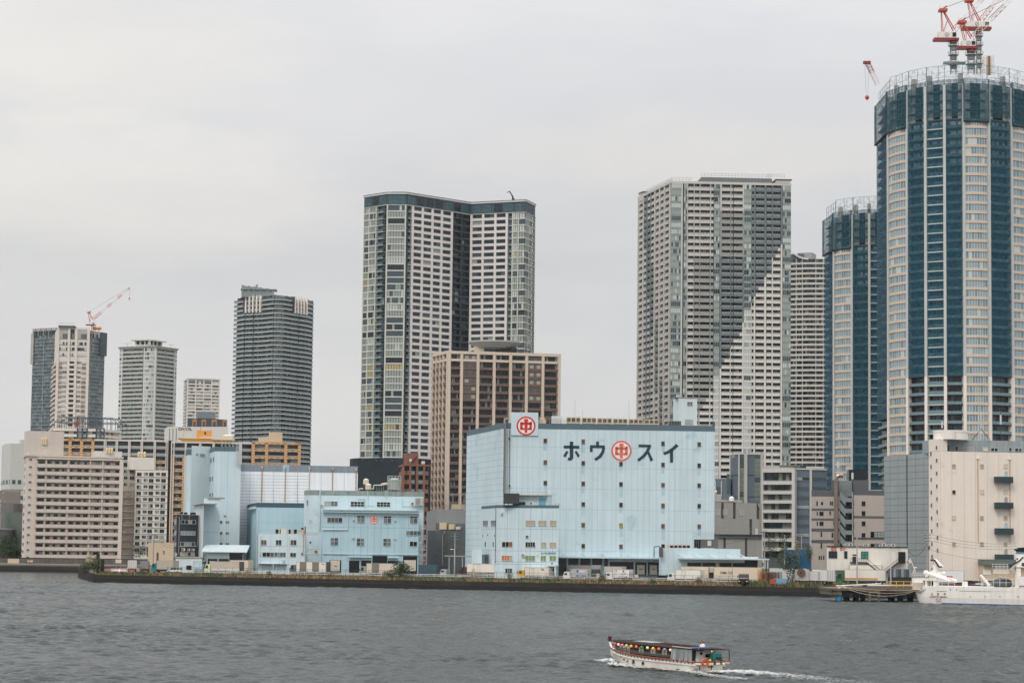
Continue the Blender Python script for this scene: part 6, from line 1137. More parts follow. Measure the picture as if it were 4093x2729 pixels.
# silver panel wall and cream warehouse
sv = mat('silver_panel', (152,158,158),.55,.08,.2,.08, metal=.2); crw = mat('cream_warehouse', (224,212,200),.8,.05,.12,.06, dirt=((196,176,156),.2,.62)); sd_ = mat('panel_dark_joint', (104,108,106),.8,0)  # joint strips are darker than the silver panels
b = shed('silver grey panelled side hall joined to the cream warehouse', M, [(593,254),(966,226)],641,30, sv, 1, cat='warehouse', name='warehouse'); f = b.faces[0]
seams(b, 0,[f.sz(M(x, 500))[0] for x in (641,712,785,857,924)],[b.zt - 1.5 - 1.75 * k for k in range(20)], sd_, w_=.12); pbox(b, 'corner_pipe', 0, M, (785,250,789,1000),0,.2, frame_d)
b = shed('cream cold store warehouse with dark green balconies at the right', M, [(966,220),(1052,214),(1830,228)],630,40, crw, 1, cat='warehouse', name='warehouse'); f0, f = b.faces
mb = MB(); zz = f0.sz(M(1050,113))[1]; f0.box(mb, 0, f0.len, b.zt, zz, -2.5,0, crw); b.part('stair_tower', mb)
pg = mat('grey_parapet_wall', (146,154,156),.8,.12,.3,.15); fp_ = Face(f.p3(-.2,0,-5), f.p3(f.len, 0,-5)); mb = MB(); fp_.box(mb, .4, fp_.len, b.zt - .1, fp_.sz(M(1200,120))[1],-10,0, pg); b.part('penthouse', mb)
for r, n_, g in (((1286,184,1340,213),2, GD),((1487,188,1542,215),2, GD),((1687,190,1742,218),2, GD),((1106,164,1140,213),1,[(mat('blue_door', (40,96,122),.6,.1),1)]),((1077,166,1100,213),1,[(lb3,1)]),((1186,174,1210,210),1, GD),((1422,184,1457,212),1,[(dc, 1)]),((1636,186,1658,214),1, GD)): win(b, fp_, M, r, n_, g)
for i in range(20): x, y = 985 + (i % 2) * 46 + i * .6,236 - (i % 2) * 52 + (i // 2) * 107.2; (i % 2 == 0 or i < 19) and win(b, 0, M, (x - 4, y - 13 + (i % 2) * 0, x + 5, y + 13),1,[(g_dark, .6),(g_mid, .4)], conc)
for x in (1176,1410,1608):
    for i, y in enumerate((340,556,772,990)): win(b, 1, M, (x - 13, y - 15, x + 13, y + 15) if True else 0,1,[(g_cur, .6),(g_black, .2),(dc, .2)], tan)
gbx = mat('dark_green_metal', (34,58,60),.6,.12,.5)
for i, y in enumerate((427,642,857,1075)):
    mb = MB(); f.px(mb, M(1510 + i * 2, y), M(1655 + i * 2, y + 52),.01,1.6, gbx); b.part('balcony', mb); pbox(b, 'balcony_door', 1, M, (1597, y - 36,1624, y),0,.1,[lb3, conc][i % 2]); pbox(b, 'lamp', 1, M, (1608, y - 44,1614, y - 38),0,.4, g_black)
for x, y0 in ((1374,280),(1640,285)): mb = MB(); p = f.pt(M(x, y0),.2); mb.tube(p, (p.x, p.y, f.sz(M(x, 980))[1]),.1, mat('tan_pipe', (190,162,128),.7,.15),6); mb.box((p.x - .3, p.y - .2, p.z),(p.x + .3, p.y + .2, p.z + .5), wht); b.part('downpipe', mb)
seams(b, 1,[f.sz(M(x, 600))[0] for x in (1066,1160,1263,1358,1455,1552,1650)],[], mat('cream_seam', (190,172,156),.9,0), w_=.08)
p = f.pt(M(1210,110),-6); mb = MB(); mb.cyl((p.x, p.y),4.6, fp_.sz(M(1200,122))[1], fp_.sz(M(1200,44))[1], wht, 24); mb.cyl((p.x, p.y),4.7, fp_.sz(M(1200,60))[1], fp_.sz(M(1200,44))[1], wht, 24); o = mb.build('water_tank', None, (p.x, p.y, b.zt)); tag(o, 'big round cream water tank on the cream warehouse roof', 'water tank')
p = f0.pt(M(1045,110),-3); mb = MB(); mb.cyl((p.x, p.y),1.8, zz, zz + 2.4, wht, 16); o = mb.build('water_tank', None, (p.x, p.y, zz)); tag(o, 'small cream tank at the left corner of the cream warehouse roof', 'water tank')
mb = MB(); zp = fp_.sz(M(1300,120))[1]
for x in (1386,1398,1410,1422): p = fp_.pt(M(x, 110),0); p.z = zp; mb.tube(p, p + Vector((0,0,7.6)),.09, frame_w, 5)
for x, h in ((1078,6),(1568,8.5),(1177,3)): p = fp_.pt(M(x, 110),0); p.z = zp; mb.tube(p, p + Vector((0,0, h)),.07, frame_d, 4); mb.box((p.x - .2, p.y - .2, p.z + h * .5),(p.x + .2, p.y + .2, p.z + h * .8), frame_w)
for dx in (-4,4): mb.tube((fp_.pt(M(1404,110)).x + dx * .6, fp_.pt(M(1404,110)).y, zp),(fp_.pt(M(1404,110)).x, fp_.pt(M(1404,110)).y, zp + 3),.1, g_black, 4)
o = mb.build('antenna_cluster', None, fp_.pt(M(1404,115))); tag(o, 'cluster of white antennas and cables on the cream warehouse roof', 'antenna')
fs = Face(f.p3(f.sz(M(1372,1200))[0],0,4), f.p3(f.sz(M(1900,1200))[0],0,4)); t_ = thing('roadside_shop', 'low cream shop front with a grey green awning and red lettering beside the cream warehouse', 'shop', fs.p3(fs.len / 2,0)); so = Vector(t_.location)
mb = MB(); zs = fs.sz(M(1500,1165))[1]; fs.box(mb, .3, fs.len, 0, zs, -3.5,0, tan); mb.build('wall', t_, so); mb = MB(); fs.box(mb, 0, fs.len, zs, zs + 1.5,-3.5,1.3, mat('awning_green_grey', (96,108,102),.7,.15)); mb.build('awning', t_, so)
mb = MB(); fs.px(mb, M(1420,1200), M(1484,1245),0,.1, wht); sg2 = mb.build('sign_board', t_, so)
Z1 = crop(2700,2150,2.1333); Z2 = crop(2060,2220,2.1); BA = crop(2400,2530,3.7333); BB = crop(2700,2530,3.7333)
# ================================================================== boat
tyre = mat('tyre', (28,28,29),.9,.1); rim_ = mat('wheel_rim', (150,150,148),.4,.1, metal=.6); chs = mat('chassis', (44,44,46),.8,.2,1)
bw = mat('boat_white', (236,230,220),.5,.06,1,.1, dirt=((176,140,96),.9,.62)); mar = mat('maroon_wood', (74,30,26),.7,.25,2); ora = mat('varnished_rail', (140,66,38),.6,.15,2); gry = mat('weathered_grey', (92,90,86),.85,.15,3); ink = mat('black_ink', (20,20,20),.7,0)
HD = math.atan2(.839,-.545); bo = Vector((15.5,203, WZ)); hv = Vector((math.cos(HD), math.sin(HD))); sv_ = Vector((hv.y, -hv.x)); bc = bo.xy + sv_ * 1.6
boat = thing('pleasure_boat', 'white wooden pleasure boat hung with coloured paper lanterns, heading left', 'boat', (bc.x, bc.y, WZ), HD); boat.rotation_euler = (0, rad(-1.0), HD)
def hb(x): return 1.6 if x < 7.5 else max(.06,1.6 * (1 - ((x - 7.5) / 6.7) ** 2.1))      # local: +x bow, +y port (towards the camera)
def sh_(x): return .98 + .3 * max(0,(x - 5) / 8) ** 2
secs = []
for i in range(27):
    x = -.5 + 14.6 * i / 26; h = hb(x); g = sh_(x); k = .84 if x < 8 else .84 - .5 * (x - 8) / 6.2; xx = x
    st = max(0,.5 + x) < .01
    kl = -1.0 if x < 10 else -1.0 + (x - 10) * .42; lo = [(-h * k * .5),(-h * k)]
    if x < .1: kl = .02 if x < -.1 else -.35
    secs.append([(xx, -h, g),(xx, -h * .98, g - .28),(xx, -h * k, kl + .3 if x > .1 else .4),(xx, -h * k * .5, kl),(xx, h * k * .5, kl),(xx, h * k, kl + .3 if x > .1 else .4),(xx, h * .98, g - .28),(xx, h, g)])
mb = MB(); mb.loft(secs, bw); mb.build('hull', boat)
for s_ in (1,-1):
    mb = MB(); pts = [(-.5 + 14.6 * i / 30, s_ * (hb(-.5 + 14.6 * i / 30) + .03), sh_(-.5 + 14.6 * i / 30)) for i in range(31)]; mb.path(pts, .07, ora, 5); mb.build('gunwale', boat)
    mb = MB(); mb.path([(x, s_ * (hb(x) * .99 + .02), sh_(x) - .3) for x in [i * .5 for i in range(-1,28)]],.03, bw, 4); mb.build('rubbing_strake', boat)
    mb = MB(); [mb.box((x - .05, s_ * hb(x) - .03, sh_(x) - .19),(x + .05, s_ * hb(x) + .035, sh_(x) - .1), mar) for x in [i * .52 for i in range(24)]]; mb.build('square_studs', boat)
    mb = MB(); pts = [(x, s_ * (hb(x) * (.84 if x < 8 else .84 - .5 * (x - 8) / 6.2) + .05),-.02) for x in [i * .5 for i in range(1,21)]]; mb.path(pts, .1, mar, 4); mb.build('boot_stripe', boat)
mb = MB(); mb.box((-.56,-1.35,.12),(-.5,1.35,.68), bw); [mb.box((-.6, y - .04,.14 + .1 * abs(y) * 0),(-.55, y + .04,.2), mar) for y in [(-1.3 + i * .2) for i in range(14)]]; [mb.box((-.6, y - .05, z),(-.55, y + .05, z + .1), mar) for y in (-1.28,1.28) for z in (.3,.45)]; mb.box((-.62,-.02,.1),(-.55,.02,.68), ink); mb.build('transom', boat)
mb = MB(); mb.box((-1.0,-1.62,.78),(-.5,1.62,.98), bw); mb.box((-1.02,-1.64,.95),(-.5,1.64,1.03), ora); mb.box((-1.03,-1.64,.8),(-.99,-1.1,.86), ora); mb.build('stern_platform', boat)
mb = MB(); pts = [(13.7,0,.9),(14.2,0,1.7),(14.3,0,2.1)]; mb.path(pts, .09, bw, 6); mb.box((14.1,-.09,1.9),(14.42,.09,2.35), mar); mb.build('stem_post', boat)
mb = MB(); mb.face([(x, -hb(x) * .93, sh_(x) - .08) for x in (-.4,3,7,10,12.4)] + [(x, hb(x) * .93, sh_(x) - .08) for x in (12.4,10,7,3,-.4)], gry); mb.build('deck', boat)
dkc = mat('cabin_dark', (34,30,28),.6,.2,2); shoji = mat('paper_screen', (226,218,200),.8,.05)
cabw = lambda x: min(1.28, hb(x) - .28)
mb = MB(); sec = [[(x, -cabw(x),.85),(x, cabw(x),.85),(x, cabw(x),1.92),(x, -cabw(x),1.92)] for x in (2.6,5,7,9,11,12.7)]; mb.loft(sec, dkc); mb.build('cabin', boat)
for i, (x, wd_) in enumerate(((11.3,.5),(10.55,.55),(9.8,.5),(7.95,.22),(7.55,.4),(6.2,.22),(5.8,.38),(4.55,.22),(4.15,.38),(3.1,.5))): mb = MB(); y = cabw(x); mb.box((x - wd_ / 2, y - .02,1.22 if wd_ < .45 else 1.05),(x + wd_ / 2, y + .03,1.78), shoji); mb.box((x - wd_ / 2, y + .03,1.5),(x + wd_ / 2, y + .045,1.53), dkc); mb.build('window_screen', boat)
mb = MB()
for x in [2.75 + i * 1.16 for i in range(9)]: y = min(1.55, hb(x) - .03); mb.tube((x, y, sh_(x)),(x, y, 1.95),.03, gry, 4)
mb.build('gallery_posts', boat); mb = MB()
for z, r_ in ((1.18,.04),(1.3,.07),(1.42,.03)): mb.path([(x, min(1.56, hb(x) - .02), z + .22 * max(0,(x - 6) / 8) ** 2) for x in (2.9,5,7,9,11,12.6)], r_, gry, 4)
mb.build('gallery_rail', boat)
rf = mat('roof_maroon', (46,27,26),.75,.3,2, dirt=((98,90,84),1.4,.6), spec=.2); rw_ = lambda x: min(1.62, hb(x) + .04)
mb = MB(); mb.loft([[(x, -rw_(x),1.95),(x, rw_(x),1.95),(x, rw_(x) * .97,2.03),(x, 0,2.12),(x, -rw_(x) * .97,2.03)] for x in (-.7,2.5,5,8,11,13.3)], rf); mb.build('roof', boat)
mb = MB()
for y, a, c in ((.9,0,12),(.3,2,12.2),(-.4,1,11.5),(-1.0,3,12),(1.3,4,11)): mb.tube((a, y, 2.13),(c, y * .8,2.15),.035, R.choice([mar, gry, mar]),4)
mb.box((7.2,-.8,2.12),(10.2,.5,2.17), mat('roof_sheet', (150,158,152),.5,.2,2)); mb.tube((-.6,1.4,2.08),(3,1.45,2.1),.04, frame_w, 4); mb.build('roof_battens', boat)
lcol = [(120,134,128),(226,66,38),(242,222,184),(240,120,132),(216,186,154),(240,182,32),(244,112,92),(52,138,66),(246,220,178),(244,190,28),(242,110,52),(120,150,172),(242,210,164)]
lnm = ['grey green', 'red', 'cream', 'pink', 'beige', 'yellow', 'coral', 'green', 'ivory', 'golden yellow', 'orange', 'pale blue', 'pale orange']
bm_ = boat.matrix_basis.copy()
def on_boat(x, y, z): 
    M_ = Matrix.Translation(boat.location) @ boat.rotation_euler.to_matrix().to_4x4(); return M_ @ Vector((x, y, z))
for i, c_ in enumerate(lcol):
    x = 12.9 - i * .825; y = min(1.66, hb(x) + .06); t_ = thing('paper_lantern', lnm[i] + ' paper lantern hanging from the boat roof, number ' + ('one two three four five six seven eight nine ten eleven twelve thirteen'.split()[i]) + ' from the bow', 'lantern', on_boat(x, y, 1.78),0, 'paper lanterns along the pleasure boat')
    lm = mat('lantern_%d' % i, c_, .6,.08,6, emit=.18); mb = MB(); mb.ball((0,0,0),.135, lm, 12); mb.build('shade', t_, smooth=True); mb = MB(); mb.cyl((0,0),.05,.12,.15, ink, 8); mb.cyl((0,0),.05,-.15,-.12, ink, 8); mb.tube((0,0,.15),(0,0,.2),.012, ink, 4); mb.build('cap', t_)
# plastic curtain, stern gear
pm_ = bpy.data.materials.new('plastic_sheet'); pm_.use_nodes = True; bs = pm_.node_tree.nodes['Principled BSDF']; bs.inputs['Base Color'].default_value = (.55,.6,.6,1); bs.inputs['Roughness'].default_value = .2; bs.inputs['Alpha'].default_value = .38
mb = MB(); n_ = 34; top = [(.05 + 2.75 * i / n_, 1.6 + .04 * math.sin(i * 2.1),1.95) for i in range(n_ + 1)]; bot = [(-.05 + 2.9 * i / n_ + .08 * math.sin(i),1.68 + .1 * math.sin(i * 1.7),.95 + .06 * math.sin(i * .9)) for i in range(n_ + 1)]
for i in range(n_): mb.face([top[i], top[i + 1], bot[i + 1], bot[i]], pm_)
mb.build('plastic_curtain', boat)
mb = MB(); mb.box((.2,.2,1.0),(2.5,1.2,1.9), dkc); mb.box((-.1,-.9,1.0),(.25,1.1,1.85), frame_w); mb.box((-.13,-.7,1.35),(-.09,.3,1.6), g_black); mb.box((-.13,.62,1.55),(-.09,.85,1.8), g_black); mb.build('wheelhouse', boat)
tg = mat('generator_teal', (22,104,96),.5,.1); t_ = thing('generator', 'teal portable generator strapped to the stern platform of the pleasure boat', 'generator', on_boat(-.8,-.25,1.2), HD); mb = MB(); mb.box((-.2,-.42,0),(.25,.42,.5), tg); mb.build('casing', t_); mb = MB(); mb.box((-.24,-.5,.05),(-.2,.1,.2), ink); mb.box((-.22,-.46,.25),(.1,-.42,.48), ink); mb.build('vent', t_); mb = MB(); mb.box((-.25,-.6,-.06),(.28,.6,0), frame_d); mb.build('base', t_)
mb = MB(); mb.loft([[(0,0,0)] * 0 or [(.0 + .0,.32 * math.cos(a) * (1 if k % 2 else 1),.32 * math.sin(a)) for a in [2 * math.pi * j / 16 for j in range(16)]] for k in range(1)] * 1 if False else [[(dx, r_ * math.cos(2 * math.pi * j / 16), r_ * math.sin(2 * math.pi * j / 16)) for j in range(16)] for dx, r_ in ((-.07,.2),(-.1,.27),(-.07,.34),(0,.36),(.02,.27),(0,.18),(-.07,.2))], mat('life_ring_orange', (196,84,52),.6,.15,3), False); o = mb.build('life_ring'); o.location = on_boat(-1.02,1.05,.98); o.rotation_euler = (0,0, HD); tag(o, 'faded orange life ring hung on the boat stern', 'life ring')
for i, (y, z) in enumerate(((.55,1.14),(.6,.78))): mb = MB(); mb.ball((0,0,0),.12, mat('float_amber', (226,164,84),.5,.1),10); mb.tube((0,0,.12),(0,0,.2),.02, ink, 4); o = mb.build('float'); o.location = on_boat(-1.08, y, z); tag(o, ('upper', 'lower')[i] + ' amber float hanging beside the life ring', 'float', 'amber floats on the stern')
mb = MB(); [mb.face([(a, y0,2.14 + .05 * math.sin(a * 5 + y0)),(a + .3, y0,2.14 + .05 * math.sin((a + .3) * 5 + y0)),(a + .3, y0 + .35,2.13 + .05 * math.sin(a * 4 + y0)),(a, y0 + .35,2.12 + .05 * math.cos(a * 4 + y0))], mat('blue_tarp', (22,92,156),.6,.15,3)) for a in (-.6,-.3,0) for y0 in (-.1,.25,.6,.95,1.3)]; mb.build('tarpaulin', boat)
mb = MB(); mb.tube((-.95,-1.6,1.0),(-.95,-1.6,2.0),.04, mar, 4); mb.tube((-.95,-1.6,2.0),(-.7,1.2,2.02),.05, mar, 4); mb.tube((-.95,-1.6,1.35),(-.9,0,1.35),.03, gry, 4); [mb.tube((-.98, y, .8),(-.98, y - .2,1.3),.025, frame_d, 4) for y in (-.6,.1,.4)]; mb.ball((-.8,.15,1.88),.05, mat('deck_lamp', (250,190,90),.4,0, emit=2.0),8); mb.build('stern_frame', boat)
for i, (ch, x, y, z, h_) in enumerate((('網', 8.55,0,.42,.42),('長', 7.1,0,.42,.42),('谷', 9.6,0,.42,.24),('金', 10.25,0,.52,.24),('三', 10.9,0,.66,.24))):
    o = text(None, None, ch, None, 0,0, h_, ink, bold=.03, thick=.01, parent=boat); yy = hb(x) * .93 + .06; dx = (hb(x + .2) - hb(x - .2)) / .4; o.location = (x, yy, z); o.rotation_euler = (rad(84),0, math.pi + math.atan(dx))
for ch, y, h_, z in (('長', .0,.3,.86),('丸', -.7,.3,.88),('東京2701', .1,.16,.56)):
    o = text(None, None, ch, None, 0,0, h_, ink, bold=.02, thick=.01, parent=boat); o.location = (-1.02 if h_ > .2 else -.64, y, z); o.rotation_euler = (rad(90),0,-math.pi / 2)
# the person at the helm: one continuous skinned body
def person(loc, rz, label, shirt=(236,234,230), scale=1.0):
    t_ = thing('person', label, 'person', loc, rz)
    J = [(0,0,.93),(0,0,1.2),(0,0,1.42),(0,0,1.5),(0,.01,1.6),(.19,0,1.41),(.25,.06,1.15),(.2,.28,1.02),(.16,.36,1.02),(-.19,0,1.41),(-.25,.06,1.15),(-.2,.28,1.02),(-.16,.36,1.02),(.1,0,.88),(.11,.03,.48),(.11,0,.08),(.11,.14,.04),(-.1,0,.88),(-.11,.03,.48),(-.11,0,.08),(-.11,.14,.04)]
    Rr = [.15,.14,.13,.055,.075,.06,.045,.035,.03,.06,.045,.035,.03,.085,.06,.045,.04,.085,.06,.045,.04]; Eg = [(0,1),(1,2),(2,3),(3,4),(2,5),(5,6),(6,7),(7,8),(2,9),(9,10),(10,11),(11,12),(0,13),(13,14),(14,15),(15,16),(0,17),(17,18),(18,19),(19,20)]
    for s_ in (1,-1):
        b_ = 8 if s_ == 1 else 12
        for k, (dx, l_) in enumerate(((-.03,.075),(-.01,.085),(.01,.08),(.03,.065))): J += [(s_ * .16 + dx, .4,1.02),(s_ * .16 + dx * 1.2,.4 + l_ * .5,1.005),(s_ * .16 + dx * 1.2,.4 + l_ * .7,.965)]; Rr += [.011,.009,.008]; n0 = len(J) - 3; Eg += [(b_, n0),(n0, n0 + 1),(n0 + 1, n0 + 2)]
        J += [(s_ * .12,.37,1.01),(s_ * .1,.42,1.0)]; Rr += [.012,.009]; n0 = len(J) - 2; Eg += [(b_, n0),(n0, n0 + 1)]
    me = bpy.data.meshes.new('body'); me.from_pydata([Vector(j) * scale for j in J], Eg, []); o = bpy.data.objects.new('body', me); COL.objects.link(o); o.parent = t_
    md = o.modifiers.new('s', 'SKIN'); 
    for i, v in enumerate(me.skin_vertices[0].data): v.radius = (Rr[i] * scale, Rr[i] * scale * (.75 if i < 3 else 1)); v.use_root = i == 0
    o.modifiers.new('u', 'SUBSURF').levels = 1; skin = mat('skin', (190,146,122),.6,.05); me.materials.append(skin)
    def sp3_(nm, fn, sm=True): m_ = MB(); fn(m_); return m_.build(nm, t_, smooth=sm)
    sp3_('head', lambda m_: (m_.ball((0,.01,1.61),.1, skin, 14, sz=1.22, sx=.82), m_.ball((0,.108,1.6),.02, skin, 6, sz=1.3), m_.ball((.035,.09,1.635),.013, ink, 6), m_.ball((-.035,.09,1.635),.013, ink, 6), m_.box((-.025,.088,1.555),(.025,.1,1.565), mar), m_.ball((.085,0,1.61),.022, skin, 6), m_.ball((-.085,0,1.61),.022, skin, 6)))
    sp3_('hair', lambda m_: m_.ball((0,-.012,1.66),.112, mat('hair_brown', (112,74,48),.8,.2,8),12, sz=.85, sx=.88))
    sm_ = mat('shirt_%d' % sum(shirt), shirt, .85,.05,3)
    def shirt_(m_):
        el = lambda z, a, c: [(a * math.cos(2 * math.pi * j / 14), c * math.sin(2 * math.pi * j / 14), z) for j in range(14)]
        m_.loft([el(.86,.18,.135), el(1.0,.175,.13), el(1.2,.19,.14), el(1.36,.205,.135), el(1.44,.16,.105), el(1.48,.075,.07)], sm_)
        for s_ in (1,-1): m_.tube((s_ * .17,0,1.41),(s_ * .25,.06,1.15),.078, sm_, 8,.058); m_.tube((s_ * .25,.06,1.15),(s_ * .205,.26,1.03),.058, sm_, 8,.045); m_.ball((s_ * .25,.06,1.15),.058, sm_, 8)
    sp3_('shirt', shirt_)
    def tr_(m_):
        for s_ in (1,-1): m_.tube((s_ * .09,0,.92),(s_ * .11,.03,.48),.105, dkc, 8,.075); m_.tube((s_ * .11,.03,.48),(s_ * .11,0,.1),.075, dkc, 8,.06)
    sp3_('trousers', tr_); return t_
person(on_boat(.9,-.2,.93), HD - math.pi / 2, 'boatman in a white shirt with brown hair, standing above the boat roof')
mb = MB(); mb.box((.55,-.55,.85),(1.5,.3,.95), gry); mb.tube((1.32,-.25,.95),(1.32,-.25,1.9),.03, gry, 5); mb.loft([[(1.3,-.25 + .2 * math.cos(a),1.93 + .2 * math.sin(a)) for a in [k * .785 for k in range(8)]],[(1.34,-.25 + .2 * math.cos(a),1.93 + .2 * math.sin(a)) for a in [k * .785 for k in range(8)]]], mar); mb.build('helm', boat)
# foam: wake and bow wave, torn by noise
fm = bpy.data.materials.new('foam'); fm.use_nodes = True; t = fm.node_tree; bs = t.nodes['Principled BSDF']; bs.inputs['Base Color'].default_value = (.5,.52,.5,1); bs.inputs['Roughness'].default_value = .8
tcn = t.nodes.new('ShaderNodeTexCoord'); ns = t.nodes.new('ShaderNodeTexNoise'); ns.inputs['Scale'].default_value = 3.4; ns.inputs['Detail'].default_value = 7; ns.inputs['Roughness'].default_value = .7; t.links.new(tcn.outputs['Object'], ns.inputs[0]); at_ = t.nodes.new('ShaderNodeAttribute'); at_.attribute_name = 'dens'
ad = t.nodes.new('ShaderNodeMath'); ad.operation = 'ADD'; t.links.new(ns.outputs[0], ad.inputs[0]); t.links.new(at_.outputs['Fac'], ad.inputs[1]); mr = t.nodes.new('ShaderNodeMapRange'); mr.inputs['From Min'].default_value = .8; mr.inputs['From Max'].default_value = 1.05; t.links.new(ad.outputs[0], mr.inputs[0]); t.links.new(mr.outputs[0], bs.inputs['Alpha'])
def foam(name, line, label, rough=.06, amp=.12, off=.1):
    """line: (x, y, half width, density, crest height)"""
    V, Fq, dn = [],[],[]; nc = 17; pts = []
    for a, c in zip(line, line[1:]):
        for k in range(10): u = k / 10; pts.append([a[j] + (c[j] - a[j]) * u for j in range(5)])
    for i, (x, y, hw, d, hz) in enumerate(pts):
        nx = pts[min(i + 1, len(pts) - 1)]; pv_ = pts[max(i - 1,0)]; dr = Vector((nx[0] - pv_[0], nx[1] - pv_[1])).normalized(); nr = Vector((-dr.y, dr.x))
        for j in range(nc): u = j / (nc - 1) * 2 - 1; V.append((x + nr.x * hw * u, y + nr.y * hw * u, WZ + off + hz * (1 - u * u) * (.6 + .4 * math.sin(i * .9 + j * 1.7)) + amp * R.random() * (1 - u * u))); dn.append(d * (1 - abs(u) ** 2.2) )
    for i in range(len(pts) - 1):
        for j in range(nc - 1): k = i * nc + j; Fq.append((k, k + 1, k + nc + 1, k + nc))
    me = bpy.data.meshes.new(name); me.from_pydata(V, [], Fq); a = me.attributes.new('dens', 'FLOAT', 'POINT'); a.data.foreach_set('value', dn); me.materials.append(fm); me.polygons.foreach_set('use_smooth', [True] * len(Fq)); o = bpy.data.objects.new(name, me); COL.objects.link(o); tag(o, label, 'foam', kind='stuff'); return o
gx = lambda u, v: (lambda r: (r.x * (CAMZ - WZ) / -r.z, (CAMZ - WZ) / -r.z))(ray(u, v))
def gline(pts): return [(*gx(*p[:2]), *p[2:]) for p in pts]
s0 = on_boat(-.8,0,0); foam('wake', [(s0.x - .5, s0.y + .5,1.6,.58,.1)] + gline([(2900,2692,2.4,.6,.2),(2990,2694,3.2,.54,.22),(3080,2702,3.8,.4,.16),(3200,2712,4.4,.35,.1),(3340,2728,5,.3,.06),(3520,2750,5,.26,.05)]), 'churned white wake spreading behind the pleasure boat')
q = [on_boat(x, hb(x) + .25,0) for x in (13.6,12.2,10.4,8,6,4,2,.2,-.6)]; foam('bow_wave', [(v.x, v.y, (.5,.8,.8,.6,.55,.5,.55,.7,.9)[i],(.4,.66,.6,.5,.44,.4,.42,.55,.6)[i],(.1,.3,.26,.12,.08,.06,.08,.12,.14)[i]) for i, v in enumerate(q)], 'white bow wave curling along the near side of the pleasure boat')
foam('bow_wave', gline([(2475,2652,.8,.6,.3),(2440,2649,1.1,.6,.3),(2400,2648,1.2,.5,.2),(2350,2648,1.0,.42,.06)]), 'white spray trailing left from the boat bow')
foam('wake', gline([(2760,2690,.9,.44,.12),(2860,2708,1.5,.4,.08),(3000,2722,2.2,.34,.05)]), 'thin second line of wake nearest the camera below the boat')
for i, (u0, v0, ln, d) in enumerate(((3060,2508,90,.42),(2870,2497,150,.36),(3600,2520,140,.34),(2340,2444,60,.36),(2440,2447,60,.36),(60,2387,40,.42),(110,2391,34,.4),(1480,2452,110,.3),(1420,2424,90,.3),(640,2500,160,.28),(1540,2403,60,.32),(3300,2560,200,.34),(3700,2590,260,.34),(1000,2600,120,.24))): foam('wave_crest', gline([(u0, v0,.5,.05,.02),(u0 + ln * .4, v0 + 3,.8, d, .06),(u0 + ln, v0 + 5,.5,.05,.02)]), 'short white breaking crest scattered on the open grey water', amp=.05)['group'] = 'white crests on the open water'
